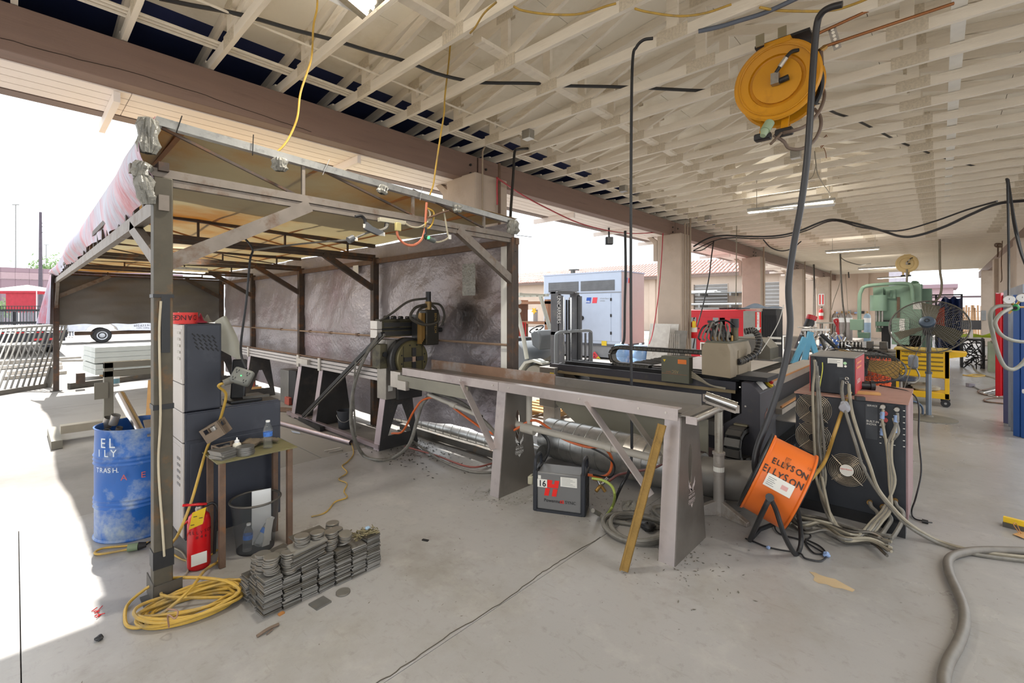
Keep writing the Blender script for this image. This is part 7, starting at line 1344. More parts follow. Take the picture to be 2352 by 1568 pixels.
q = PY(1906, 790, Yb + .4); t = T('blue_crate', 'blue box with white label on the work bench', 'box', V((q.x, Yb + .4, zb)), w=True); MB().bb((q.x - .17, Yb + .3, zb), (q.x + .17, Yb + .7, zb + .27)).build('box_body', M('crate_blue', '3f62a8', .45), t, bev=.01); MB().bb((q.x - .12, Yb + .297, zb + .06), (q.x + .1, Yb + .3, zb + .14)).build('box_label', PAPR, t); MB().bb((q.x - .17, Yb + .3, zb + .27), (q.x + .17, Yb + .7, zb + .29)).build('box_lid', M('lid_blue', '6f8cc0', .45), t)
q = PY(1950, 790, Yb + .3); t = T('wire_basket', 'grey ribbed metal machine part on the work bench', 'machine part', V((q.x, Yb + .4, zb)), w=True)
for k in range(7): MB().torus((q.x - .18 + .06 * k, Yb + .4, zb + .1), XA, .095, .012, 18, 5).build('rib', STL2, t)
MB().cyl((q.x - .2, Yb + .4, zb + .1), (q.x + .2, Yb + .4, zb + .1), .07, n=14).build('core', BLK2, t)
q = PY(2008, 788, Yb + .2); t = T('bench_vise', 'dark steel bench vise on the work bench before the press', 'vise', V((q.x, Yb + .3, zb)), w=True); MB().bb((q.x - .1, Yb + .1, zb), (q.x + .2, Yb + .4, zb + .06)).build('vise_base', DKST, t); MB().bb((q.x - .12, Yb + .15, zb + .06), (q.x - .02, Yb + .35, zb + .2)).build('jaw', DKST, t, bev=.01); MB().bb((q.x + .08, Yb + .15, zb + .06), (q.x + .2, Yb + .35, zb + .2)).build('jaw', DKST, t, bev=.01); MB().cyl((q.x - .02, Yb + .25, zb + .12), (q.x + .08, Yb + .25, zb + .12), .02).build('screw', STEEL, t)
onb_(2040, .5, .2, .05, STL2, 'bar_stock', 'flat steel bar stock lying on the right of the work bench', 'bar'); onb_(1985, .35, .18, .04, PAPR, 'paper_stack', 'stack of grey papers in the middle of the work bench', 'papers', .1); onb_(1935, .25, .12, .05, REDP, 'red_tray', 'small red tray on the work bench behind the blue box', 'tray', .75); onb_(1925, .3, .2, .03, STEEL, 'steel_tray', 'low steel tray at the front of the work bench', 'tray', .05)
# clutter between plasma table and bench: cyan strut, chrome parts, black tube, post with red cap
CYA = M('cyan_paint', '5fa3c0', .5)
for i, (x0, y0, x1, y1) in enumerate([(1838, 800, 1849, 775), (1852, 806, 1862, 762), (1868, 795, 1860, 770)]): a, b = PD(x0, y0, 8.4 + .15 * i), PD(x1, y1, 8.4 + .15 * i); a = b + (a - b) * (b.z / (b.z - a.z)) * .998; one(MB().bar(a, b, .09, .05, FW), 'strut_channel', CYA, ['left', 'tallest', 'right'][i] + ' light blue channel standing behind the plasma table', 'channel')
t = T('parts_cart', 'steel stand heaped with bright fittings behind the plasma table', 'stand', V((*PD(1885, 800, 9).xy, 0)), w=True); random.seed(41); c0 = PD(1882, 790, 9.0)
MB().box(c0 - ZA * .12, (.9, .5, .03), TH).build('stand_top', STEEL, t); 
for sx in (-.4, .4):
    for sy in (-.2, .2): q = c0 + RT * sx + FW * sy; MB().bar((q.x, q.y, 0), (q.x, q.y, c0.z - .12), .04).build('stand_leg', STEEL, t)
m = MB()
for k in range(46): q = c0 + RT * random.gauss(0, .25) + FW * jit(.2) + ZA * random.uniform(-.1, .2); m.cyl(q, q + V((jit(.08), jit(.08), jit(.12))), random.uniform(.012, .035), n=8)
m.build('loose_fittings', CHRO, t, kind='stuff')
for k in range(5): q = c0 + RT * (-.28 + .1 * k) ; MB().cyl(q, q + ZA * (.25 + .1 * (k % 3)), .014, n=8).build('upright_rod', STL2, t)
MB().torus(c0 + V((-.2, 0, .32)), ZA, .16, .012, 20, 5).build('top_ring', STL2, t); MB().bar(c0 + RT * -.35 + ZA * .28, c0 + RT * .2 + ZA * .28, .04).build('cross_bar', STL2, t)
one(MB().cyl(PD(1886, 768, 8.8), PD(1922, 800, 8.6), .035, n=12), 'wrapped_tube', BLACK, 'black wrapped tube lying slanted over the bright fittings', 'tube'); one(MB().cyl(PD(1884, 775, 8.9), PD(1902, 812, 8.8), .03, n=12), 'grey_tube', DKST, 'dark grey tube crossing under the black wrapped tube', 'tube')
t = T('red_rimmed_cylinder', 'black cylinder with red rim leaning behind the bench', 'cylinder', PD(1858, 752, 12), w=True); a, b = PD(1852, 760, 12), PD(1862, 735, 12); a = b + (a - b) * (b.z / (b.z - a.z)) * .99; MB().cyl(a, b, .11, n=16).build('cylinder_body', BLK2, t); MB().cyl(b, b + (b - a) * .08, .118, n=16).build('red_rim', REDP, t)
t = T('round_stand', 'grey stand with flat top before the farthest column', 'stand', PD(1886, 745, 16), w=True); q = PD(1886, 741, 16); MB().box(q, (.8, .5, .04), TH).build('stand_top', STL2, t); MB().cyl((q.x, q.y, 0), (q.x, q.y, q.z), .06, n=10).build('stand_post', STEEL, t)
one(MB().tube(spl([PD(1928, 848, 13), PD(1925, 760, 13), PD(1917, 738, 13), PD(1918, 735, 13), PD(1924, 735, 13), PD(1923, 760, 13), PD(1924, 782, 13), PD(1925, 848, 13)], 4), .03, 8), 'hand_truck', REDP, 'red tubular hand truck frame before the gas cylinders', 'hand truck')
t = T('far_bench', 'low grey workpieces behind the plasma table by the third column', 'bench', PD(1800, 780, 14), w=True); a = PY(1800, 770, 14.5); b = PY(1860, 770, 14.5); MB().bb((a.x, 14.5, .6), (b.x, 15.2, .95)).build('sheet_box', STEEL, t); MB().bb((a.x + .1, 14.6, 0), (a.x + .2, 15, .6)).bb((b.x - .2, 14.6, 0), (b.x - .1, 15, .6)).build('legs', DKST, t)
# big black floor fan lying tipped, orange safety mesh roll
c = PD(1978, 836, 5.75); n_ = (V((-c.x, -c.y, 0)).normalized() * .42 + ZA * .86 + RT * .10).normalized(); x, y = ortho(n_); Rf = .43
t = T('tipped_fan', 'big black cage fan tipped back with dusty tan blades behind the welder', 'fan', V((c.x, c.y, 0)), w=True)
MB().torus(c, n_, Rf, .012, 48, 6).build('cage_rim', BLACK, t); m = MB()
for k in range(36):
    a = k * math.pi / 18; d_ = x * math.cos(a) + y * math.sin(a); m.tube([c + d_ * .07 + n_ * .10, c + d_ * Rf * .7 + n_ * .09, c + d_ * Rf], .0024, 4); m.tube([c + d_ * .07 - n_ * .12, c + d_ * Rf * .75 - n_ * .11, c + d_ * Rf], .0024, 4)
for k in range(3, 12): m.torus(c + n_ * .09 * (1 - max(0, k - 8) / 4), n_, Rf * k / 12, .0022, 40, 4); m.torus(c - n_ * .11 * (1 - max(0, k - 8) / 4), n_, Rf * k / 12, .0022, 40, 4)
m.build('cage_wires', BLACK, t); TB = M('tan_blade', '9a7a42', .6, v=.12, sc=5)
for k in range(3): a = k * 2 * math.pi / 3 + .5; d_ = x * math.cos(a) + y * math.sin(a); e_ = n_.cross(d_); MB().grid(lambda u, v: c + d_ * (.07 + .30 * u) + e_ * ((v - .5) * (.10 + .20 * u)) + n_ * ((v - .5) * .09), 8, 6, .003).build('fan_blade', TB, t)
MB().cyl(c - n_ * .14, c + n_ * .06, .075, n=18).build('motor', BLACK, t); MB().tube(spl([c - n_ * .1, c - n_ * .2 + RT * .0, V((c.x, c.y, .5)), V((c.x, c.y, .02))], 4), .022, 8).build('stand_post', BLACK, t); MB().cyl((c.x, c.y, 0), (c.x, c.y, .03), .25, n=24).build('stand_base', BLACK, t)
cord('tipped_fan_cable', [c - n_ * .12, PD(1985, 885, 4.95), PD(2030, 888, 4.8), PD(2065, 893, 4.6), PD(2085, 903, 4.5)], .006, BLACK, 'black cord trailing from the tipped cage fan over the cabinet')
p = V((*PD(2000, 840, 7.0).xy, 0)); t = T('mesh_roll', 'roll of orange safety mesh standing behind the tipped fan', 'mesh roll', p, w=True); OM = M('safety_orange', 'e0602a', .5, v=.08)
m = MB()
for k in range(30): z = .30 + .022 * k; m.torus(p + ZA * z, ZA, .23 + .012 * math.sin(k), .006, 28, 4)
for k in range(28): a = k * math.pi / 14; m.tube([p + V((.232 * math.cos(a), .232 * math.sin(a), .3)), p + V((.232 * math.cos(a + .05), .232 * math.sin(a + .05), .97))], .006, 4)
m.build('mesh_wall', OM, t); MB().cyl(p + ZA * .3, p + ZA * .95, .20, n=24).build('inner_roll', M('safety_orange_dark', 'c4512a', .7), t); MB().cyl(p, p + ZA * .3, .24, n=24).build('roll_base', BLK2, t)
MB().lathe([(.234, .0), (.234, .06)], p + ZA * .36, ZA, 24, False).build('yellow_band', M('label_yellow', 'd8b92c'), t)
# ================================================================ RIGHT AISLE: cart, stool, pedestal fan, panels, rack
CY = M('cart_yellow', 'd9aa10', .4, v=.04); CYD = M('cart_slot', '4c4426', .6)
a, b = PY(2058, 803, 11.0), PY(2181, 803, 11.0); xa, xb = a.x, b.x
t = T('tool_cart', 'yellow steel tool cart with five drawers on black casters', 'cart', ((xa + xb) / 2, 11.3, 0), w=True)
MB().bb((xa, 11.0, .50), (xb, 11.5, .97)).build('drawer_case', CY, t, bev=.006); MB().bb((xa - .03, 10.97, .97), (xb + .03, 11.53, 1.0)).build('top_lid', M('cart_dusty_top', 'b79c4c', .6), t, bev=.005)
for k, (z0, z1) in enumerate(((.88, .955), (.80, .872), (.725, .795), (.65, .72), (.515, .645))):
    d_ = MB().bb((xa + .07, 10.988, z0), (xb - .07, 11.0, z1)).build('drawer', CY, t, bev=.002); MB().bb((xa + .08, 10.98, z1 - .018), (xb - .08, 10.99, z1 - .004)).build('drawer_pull', CYD, d_)
text('US GENERAL', .04, (xa + .12, 10.984, .905), XA, ZA, INK, t)
for x in (xa, xb - .06):
    for y in (11.0, 11.44): MB().bb((x, y, .14), (x + .06, y + .06, .97)).build('corner_post', CY, t, bev=.003)
MB().bb((xa, 11.0, .14), (xb, 11.5, .24)).build('bottom_tray', CY, t, bev=.005); MB().prism([(0, .86), (.2, .90), (.22, .96), (0, .97)], (xb, 11.0, 0), XA, ZA, -.5).build('side_tray', CY, t)
for x in (xa + .05, xb - .05):
    for y in (11.04, 11.46): o = MB().cyl((x, y - .02, .065), (x, y + .02, .065), .065, n=20).build('caster', BLACK, t); MB().cyl((x, y - .022, .065), (x, y + .022, .065), .02, n=10).build('caster_hub', GRY, o)
one(blob((xb - .35, 11.25, .29), .13, 14, (1.6, 1, .6)), 'plastic_bag', M('clear_bag', 'aaa79c', .4), 'pale plastic bag on the bottom tray of the yellow cart', 'bag'); one(blob((xa + .25, 11.25, .27), .11, 24, (1.5, 1, .5)), 'dark_bag', BLACK, 'dark bag on the bottom tray of the yellow cart', 'bag')
c = V((*PD(2100, 900, 9.6).xy, 0)); c = V((-.47, 9.75, 0)); t = T('work_stool', 'round work stool with dark blue seat in front of the yellow cart', 'stool', c, w=True); DB = M('stool_blue', '2f3544', .4)
MB().lathe([(.17, .56), (.20, .575), (.20, .615), (.17, .63), (.0, .635)], c, ZA, 28).build('seat', DB, t); MB().cyl(c + ZA * .25, c + ZA * .56, .022, n=12).build('post', STEEL, t); MB().lathe([(.12, .22), (.10, .26), (.04, .36), (.03, .36)], c, ZA, 18).build('hub', DKST, t)
BLT = M('stool_leg_blue', '6a7a90', .35, .5)
for k in range(4): an = k * math.pi / 2 + .5; d_ = V((math.cos(an), math.sin(an), 0)); MB().tube(spl([c + ZA * .24 + d_ * .04, c + d_ * .2 + ZA * .22, c + d_ * .29 + ZA * .14, c + d_ * .30 + ZA * .0], 5), .016, 8).build('leg', BLT, t)
q = c + RT * .22 + ZA * .86; MB().tube(spl([c + ZA * .54 + RT * .05, c + RT * .22 + ZA * .52, c + RT * .30 + ZA * .62, q - ZA * .06], 5), .012, 8).build('back_arm', STEEL, t); MB().box(q - RT * .02, (.10, .22, .22), TH - .5).build('backrest', M('backrest_grey', '7d8188', .4), t, bev=.04)
p = G(2133, 961); t = T('pedestal_fan', 'tall grey pedestal fan with round wire cage in the aisle', 'fan', p, w=True); FG = M('fan_grey', '55595c', .4, .4, v=.1); FGW = M('fan_wire', '6a665f', .4, .5)
MB().lathe([(.34, 0), (.34, .012), (.30, .02), (.06, .035), (.05, .06)], p, ZA, 40).build('base_disc', M('dusty_base', '7d776a', .6), t); MB().cyl(p + ZA * .03, p + ZA * .72, .035, n=16).build('lower_pole', M('pole_blue_grey', '7d8792', .35, .5), t); MB().cyl(p + ZA * .72, p + ZA * 1.24, .027, n=14).build('upper_pole', FG, t); MB().cyl(p + ZA * .70, p + ZA * .735, .045, n=14).build('pole_collar', FG, t)
c = V((p.x, p.y, 0)) + ZA * 1.40; n_ = (V((-c.x, -c.y, 0)).normalized() * .80 + ZA * .58 - RT * .12).normalized(); x, y = ortho(n_); Rf = .47; c = c + n_ * .08
MB().torus(c, n_, Rf, .012, 48, 6).build('cage_rim', FGW, t); m = MB()
for k in range(44):
    a = k * math.pi / 22; d_ = x * math.cos(a) + y * math.sin(a); m.tube([c + d_ * .085 + n_ * .11, c + d_ * Rf * .6 + n_ * .10, c + d_ * Rf * .92 + n_ * .04, c + d_ * Rf], .0024, 4)
    if k % 2: m.tube([c + d_ * .09 - n_ * .12, c + d_ * Rf * .7 - n_ * .11, c + d_ * Rf], .0024, 4)
for k in range(4, 22): m.torus(c + n_ * (.11 - .11 * (k / 22) ** 4), n_, Rf * k / 22, .0021, 44, 4)
m.build('cage_wires', FGW, t); MB().lathe([(.095, .10), (.10, .12), (.09, .15), (.05, .17), (.0, .172)], c, n_, 28).build('hub_cap', M('hub_blue_grey', '4d5a69', .4, .3), t); m = MB()
for k in range(16): a = k * math.pi / 8; d_ = x * math.cos(a) + y * math.sin(a); m.bar(c + n_ * .172 + d_ * .02, c + n_ * .158 + d_ * .065, .006, .008, n_)
m.build('hub_slots', INK, t, kind='stuff')
for k in range(3): a = k * 2 * math.pi / 3 + 1.72 + math.radians(50); d_ = x * math.cos(a) + y * math.sin(a); e_ = n_.cross(d_); MB().grid(lambda u, v: c + d_ * (.08 + .33 * u) + e_ * ((v - .5) * (.12 + .10 * u)) + n_ * ((v - .5) * .11), 8, 6, .003).build('fan_blade', M('blade_dusty', '57523f', .5, .3), t)
MB().cyl(c - n_ * .18, c + n_ * .08, .08, n=20).build('motor', FG, t); MB().bar(p + ZA * 1.22, c - n_ * .12, .05).build('yoke', FG, t); MB().tube(spl([c - n_ * .15, p + RT * -.2 + ZA * 1.0, p + RT * -.34 + ZA * .6, p + RT * -.42 + ZA * .35], 5), .006, 6).build('lead', GREY, t)
# red steel panels standing by the right columns
RP = M('panel_red', 'b0141f', .35, v=.06)
t = T('red_channels', 'two tall red steel channels standing on end at the right of the aisle', 'channels', (1.0, 13.1, 0), w=True)
a = G(2288, 910); zt = PD(2288, 672, a.length).z; R0 = V((a.x, a.y, 0))
ra = G(2286, 911); rb = G(2312, 914); d0 = 1060 * 1.7 / (911 - 711); zt = 1.7 + (711 - 672) * d0 / 1060; ex = (rb - ra); ex.z = 0; ey = V((-ex.y, ex.x, 0)).normalized() * .3
for k in range(2):
    o = V((ra.x, ra.y, 0)) + ex * (.52 * k) + ey * (.3 * k); MB().frame(o, ex * .06, ey * .6, ZA * (zt - .05 * k)).frame(o, ex * .48, ey * .06, ZA * (zt - .05 * k - .02)).frame(o + ex * .44, ex * .06, ey * .6, ZA * (zt - .05 * k)).build('channel', RP, t, bev=.004)
# blue rack
RB = M('rack_blue', '1f4f93', .4, v=.08, sc=3); RP2 = M('rack_purple', '4a4a6e', .45); RG = M('rack_grey', '8f95a0', .4, .3)
p0 = G(2330, 1092); t = T('cylinder_rack', 'tall blue and grey steel rack at the right edge with rungs and hooks', 'rack', (.72, 7.6, 0), w=True)
def vbar(px, py, wpx, d, mat, nm, top):
    q = V((*PD(px, 800, d).xy, 0)); MB().box(q + ZA * top / 2, (wpx * d / 1060, .08, top), TH).build(nm, mat, t, bev=.004); return q
u1 = vbar(2316, 0, 11, 6.9, RP2, 'rack_post', 1.92); u2 = vbar(2325, 0, 6, 6.7, RG, 'rack_post', 1.92); u3 = vbar(2342, 0, 16, 6.2, RB, 'blue_panel', 1.9); u4 = vbar(2330, 0, 4, 6.45, RG, 'rack_post', 1.92); u5 = vbar(2362, 0, 20, 6.1, RB, 'blue_panel', 1.9)
for k in range(7):
    z = .1 + .24 * k
    if z > 1.3: break
    MB().bar(u1 + ZA * z - FW * .04, u4 + ZA * z - FW * .04, .05, .06).build('rung', RG, t); MB().bar(u4 + ZA * (z + .1) - FW * .06, u5 + ZA * (z + .06) - FW * .06, .06, .07).build('rung', RG, t); MB().tube(spl([u2 + ZA * (z + .12) - FW * .04, u2 + ZA * (z + .10) - FW * .12, u2 + ZA * (z + .16) - FW * .15], 4), .012, 6).build('hook', RG, t)
MB().bar(u1 + ZA * 1.92, u5 + ZA * 1.98, .10, .12).build('top_rail', RG, t)
for z in (.62, .98): MB().cyl(u3 + ZA * z - FW * .08, u3 + ZA * z - FW * .13 , .06, n=14).build('white_knob', WHIT, t)
# regulator with two gauges and hose loops
c = PD(2331, 705, 5.6); t = T('gas_regulator', 'green gas regulator with two round gauges hooked at the blue rack', 'regulator', c, w=True); vd = (EYE - c).normalized()
MB().lathe([(.036, -.03), (.042, -.01), (.042, .03), (.03, .045), (.0, .047)], c, (vd - ZA * .3).normalized(), 22).build('regulator_body', M('regulator_green', '2f8a4e', .35), t); MB().cyl(c + vd * .045 - ZA * .012, c + vd * .05 - ZA * .013, .022, n=18).build('dial_label', INK, t)
for px, py in ((2318, 688), (2348, 684)):
    q = PD(px, py, 5.55); MB().lathe([(.045, -.03), (.052, -.02), (.052, .008), (.047, .012)], q, vd, 26).build('gauge', STL2, t); MB().cyl(q + vd * .012, q + vd * .0135, .045, n=24).build('gauge_face', WHIT, t); MB().bar(q + vd * .015, q + vd * .015 + ZA * .03 + RT * .008, .004).build('needle', INK, t); MB().cyl(c, q - vd * .02, .012, n=8).build('gauge_stem', M('brass', 'a07c45'), t)
q = PD(2318, 697, 5.75); MB().lathe([(.045, -.03), (.05, 0), (.045, .012)], q, vd, 22).build('gauge', STL2, t)
MB().cyl(c - RT * .09, c + RT * .12, .012, n=8).build('inlet', M('brass', 'a07c45'), t); MB().bar(c + V((-.02, 0, -.03)), c + V((-.05, 0, -.08)), .02).build('t_handle', M('brass', 'a07c45'), t)
cord('regulator_hose', [PD(2324, 704, 5.6), PD(2300, 702, 5.6), PD(2282, 708, 5.6), PD(2274, 725, 5.6), PD(2280, 765, 5.6), PD(2292, 810, 5.6), PD(2305, 838, 5.6), PD(2320, 848, 5.6), PD(2335, 845, 5.6), PD(2352, 830, 5.6), PD(2372, 800, 5.6)], .022, M('pale_hose', '8f8d82', .5), 'outer grey hose looping down from the green regulator', 'hose', n=10)
cord('regulator_hose', [PD(2322, 707, 5.55), PD(2302, 718, 5.5), PD(2289, 732, 5.5), PD(2286, 745, 5.5), PD(2296, 765, 5.5), PD(2315, 778, 5.5), PD(2340, 784, 5.5), PD(2372, 785, 5.5)], .020, M('pale_hose', '8f8d82'), 'inner grey hose bending to the right from the green regulator', 'hose', n=10)
cord('rack_air_hose', [PD(2314, 410, 6.0), PD(2316, 520, 6.0), PD(2317, 600, 6.0), PD(2317, 682, 5.7)], .014, BLACK, 'black hose hanging straight down to the gauges at the blue rack', 'hose')
cord('rack_cable', [PD(2312, 410, 6.4), PD(2322, 460, 6.3), PD(2330, 520, 6.2), PD(2345, 580, 6.1), PD(2365, 630, 6.0)], .016, BLACK, 'black cable slanting over the right edge by the beige column', 'cable'); cord('rack_cable', [PD(2316, 412, 6.3), PD(2330, 500, 6.2), PD(2350, 590, 6.1), PD(2372, 640, 6.0)], .012, BLK2, 'thinner dark cable slanting beside the black one at the right edge', 'cable')
# things on the floor of the aisle
t = T('spirit_level', 'yellow level lying on a timber at the right edge of the floor', 'level', G(2330, 1200), w=True); a, b = G(2305, 1192, .05), G(2375, 1210, .05); MB().bar(a, b, .03, .05).build('level_body', M('level_yellow', 'd9b21f', .45), t); one(MB().bar(G(2304, 1201, .018), G(2380, 1220, .018), .07, .035), 'timber_piece', DKST, 'dark timber piece under the yellow level', 'timber')
one(MB().add([G(2326, 1226, .01), G(2356, 1238, .01), G(2372, 1224, .012), G(2345, 1220, .012)], [(0, 1, 2, 3)]), 'card_tag', TIMB, 'tan card tag lying on the floor by the yellow level', 'tag'); cord('tag_string', [G(2340, 1222, .03), G(2328, 1205, .06), G(2334, 1202, .06), G(2345, 1225, .02)], .003, ORNG, 'orange string tied to the tan card tag', 'string')
cord('aisle_cable', [G(2215, 830, .01), G(2232, 838, .01), G(2240, 850, .01), G(2262, 862, .01), G(2285, 868, .01), G(2300, 878, .01)], .02, TAN, 'tan cord lying over the far aisle floor'); cord('aisle_cable', [G(2212, 861, .01), G(2235, 864, .01), G(2262, 863, .01), G(2240, 860, .01), G(2222, 862, .01)], .02, YELL, 'small yellow coil lying on the far aisle floor')
t = T('floor_outlet', 'small grey outlet box on the aisle floor with a lead', 'outlet', G(2229, 884), w=True); MB().box(G(2229, 884, .04), (.12, .12, .08), .4).build('outlet_case', M('mauve_grey', '7d767c', .5), t, bev=.01); MB().tube(spl([G(2234, 886, .02), G(2255, 896, .01), G(2290, 899, .01)], 5), .012, 6).build('lead', GREY, t)
for i, (pts, mt, l) in enumerate([([(2300, 884), (2270, 893), (2246, 898), (2262, 906), (2300, 909)], RUST, 'brown hose of the bundle before the red channels'), ([(2305, 890), (2275, 898), (2258, 903), (2290, 911), (2312, 908)], STL2, 'pale hose of the bundle before the red channels'), ([(2312, 914), (2280, 914), (2262, 917), (2265, 922), (2300, 926), (2330, 929)], RUST, 'red-brown lead on the floor nearest the blue rack'), ([(2300, 897), (2268, 905), (2300, 912), (2318, 910)], GREY, 'dark grey hose of the bundle before the red channels')]): cord('bundle_hose', [G(*q, .014) for q in pts], .014, mt, l, 'hose')
# ================================================================ CEILING: reels, lights, cables
RY = M('reel_yellow', 'c98a12', .4, v=.06, sc=4, c2='a9700f', f2=.32, s2=3)
def reel(c, mat, lab, s=1.0, det=True):
    c = V(c); t = T('hose_reel', lab, 'hose reel', c, w=True); A_ = V((.05, -1, -.03)).normalized()
    for o in (0, -.20 * s): MB().lathe([(.0, o - .03 * s), (.19 * s, o - .03 * s), (.20 * s, o), (.29 * s, o + .012 * s), (.305 * s, o), (.30 * s, o - .02 * s), (.285 * s, o - .006 * s), (.0, o - .05 * s)], c, A_, 48, False).build('reel_flange', mat, t)
    MB().torus(c + A_ * .014 * s, A_, .262 * s, .006 * s, 48, 6).build('flange_bead', mat, t); MB().cyl(c - A_ * .22 * s, c, .17 * s, n=28).build('drum', mat, t)
    MB().lathe([(.17 * s, -.18 * s), (.23 * s, -.17 * s), (.24 * s, -.10 * s), (.23 * s, -.04 * s), (.17 * s, -.03 * s)], c, A_, 32).build('wound_hose', BLACK, t)
    q = c + A_ * .0; MB().box(q + V((.0, -.03, .0)) , (.055 * s, .05 * s, .085 * s)).build('hub_block', STEEL, t); MB().cyl(q + V((.03, -.02, -.02)) * s, q + V((.09, -.02, -.01)) * s, .022 * s, n=10).build('hub_boss', BLK2, t)
    MB().tube(spl([q + V((.01, -.05, .04)) * s, q + V((.07, -.05, .12)) * s, q + V((.11, -.03, .17)) * s, q + V((.15, 0, .18)) * s], 5), .014 * s, 8).build('hub_hose', BLACK, t); MB().cyl(q + V((.035, -.05, .075)) * s, q + V((.08, -.05, .13)) * s, .018 * s, n=10).build('hose_ferrule', STL2, t)
    for dx in (-.10, .05):
        MB().bar(c + V((dx, .10, -.20)) * s, c + V((dx, .02, -.40)) * s, .05 * s, .02 * s, YA).build('guide_arm', mat, t); MB().box(c + V((dx, .02, -.41)) * s, (.12 * s, .07 * s, .055 * s)).build('roller_mouth', BLK2, t, bev=.012)
    MB().bb(c + V((-.08 * s, -.02, .27 * s)), c + V((.10 * s, .3 * s, .31 * s))).build('mount_plate', mat, t); MB().bar(c + V((0, .22, .30)) * s, c + V((0, .22, -.30)) * s, .10 * s, .02, YA).build('mount_frame', mat, t)
    return t
c = PD(1783, 185, 3.60); reel(c, RY, 'big yellow hose reel bolted under the roof trusses')
for px, py in ((1746, 92), (1797, 74)): q = PD(px, py, 3.62); one(MB().bb(q + V((-.03, -.01, -.05)), q + V((.03, .0, .04))), 'hanger_clip', M('zinc', 'a59d85', .4, .7), ['left zinc bracket clip on the truss above the yellow reel', 'right zinc bracket clip on the truss above the yellow reel'][px > 1760], 'clip')
MB2 = one(MB().bb(c + V((-.16, .02, .315)), c + V((.22, .26, .335))), 'hanger_bar', BLK2, 'black mounting bar between truss and yellow reel', 'bar')
cord('reel_hose', [c + V((.1, .05, -.42)), PD(1800, 305, 3.55), PD(1822, 300, 3.5), PD(1852, 288, 3.5), PD(1880, 258, 3.55), PD(1893, 225, 3.6), PD(1890, 205, 3.65), PD(1875, 196, 3.7)], .013, M('brown_hose', '6b5b50', .5), 'brown hose looping from the lower roller of the yellow reel', 'hose', n=8)
cord('reel_hose', [c + V((-.02, .0, -.42)), PD(1800, 325, 3.6), PD(1812, 340, 3.6), PD(1840, 342, 3.6), PD(1868, 325, 3.6), PD(1884, 295, 3.6), PD(1884, 268, 3.62), PD(1870, 250, 3.65)], .013, M('brown_hose', '6b5b50'), 'lower brown hose loop hanging under the yellow reel', 'hose', n=8)
one(MB().cyl(PD(1768, 282, 3.5), PD(1757, 300, 3.48), .035, n=12).cyl(PD(1757, 300, 3.48), PD(1752, 312, 3.47), .03, .02, 12), 'hose_nozzle', M('plastic_green_tip', '8fa083', .5), 'wrapped hose end with pale green tip below the yellow reel', 'nozzle'); one(MB().bar(PD(1795, 305, 3.55), PD(1770, 331, 3.5), .015), 'reel_stick', BARK, 'thin brown stick hooked under the yellow reel', 'stick')
c2_ = PD(2083, 605, 14.8); reel(c2_, M('reel_cream', 'd6bd86', .5, v=.05), 'cream hose reel hanging under the roof far down the shop', .95); cord('reel_cable', [c2_ + V((.2, .05, -.1)), PD(2100, 612, 14.8), PD(2105, 600, 14.8), PD(2104, 592, 14.8)], .03, TAN, 'tan cord looping at the side of the cream reel'); cord('reel_tail', [PD(2083, 618, 14.8), PD(2083, 640, 14.8), PD(2082, 655, 14.8)], .03, TAN, 'thin tail hanging from the cream reel')
# copper lines and perforated strap by the reel
COP = M('copper_line', '8c5a34', .4, .6)
for i, (a, b, l) in enumerate([((1868, 82), (2180, -60), 'upper copper pipe running off the yellow reel over the trusses'), ((1890, 108), (2190, 8), 'lower copper pipe running off the yellow reel over the trusses')]): one(MB().cyl(PD(*a, 3.5), PD(*b, 3.25), .012, n=8), 'copper_pipe', COP, l, 'pipe')
a, b = PD(1910, 62, 3.48), PD(1924, 112, 3.48); t = T('perforated_strap', 'grey perforated strap hanger holding the copper pipes', 'strap', a, w=True); MB().bar(a, b, .05, .008, D(1915, 90)).build('strap', STEEL, t)
for k in range(6): q = a.lerp(b, (k + .7) / 6.6); MB().cyl(q - D(1915, 90) * .006, q - D(1915, 90) * .005, .011, n=10).build('strap_hole', PLY, t)
cord('reel_feed', [PD(1874, 82, 3.55), PD(1872, 120, 3.5), PD(1876, 150, 3.5), PD(1886, 175, 3.5), PD(1884, 210, 3.55), PD(1870, 240, 3.6)], .02, BLACK, 'black feed hose behind the thick cable at the yellow reel', 'hose', n=8); one(MB().cyl(PD(1884, 118, 3.5), PD(1886, 150, 3.5), .018, n=10), 'rusty_fitting', RUST, 'rusty pipe fitting beside the yellow reel', 'fitting'); one(MB().cyl(PD(1882, 118, 3.5), PD(1896, 108, 3.5), .02, n=8), 'brass_elbow', M('brass', 'a07c45'), 'brass elbow joining the copper pipe by the reel', 'fitting')
a = roof(1892, 325, 3.87); yk = .607 + .6096 * round((a.y - .607) / .6096); a = PY(1892, 330, yk + .045)
t = T('wire_coil', 'small coil of copper wire hooked on a truss right of the reel', 'coil', a, w=True)
for k in range(6): MB().torus(a + V((.012 * k - .03, 0, .012 * k)), V((1, .3, .1)), .05, .004, 16, 4).build('turn', COP, t)
MB().tube(spl([a + V((0, 0, -.05)), a + V((.02, 0, -.12)), a + V((.03, 0, -.2))], 5), .004, 5).build('wire_tail', COP, t)
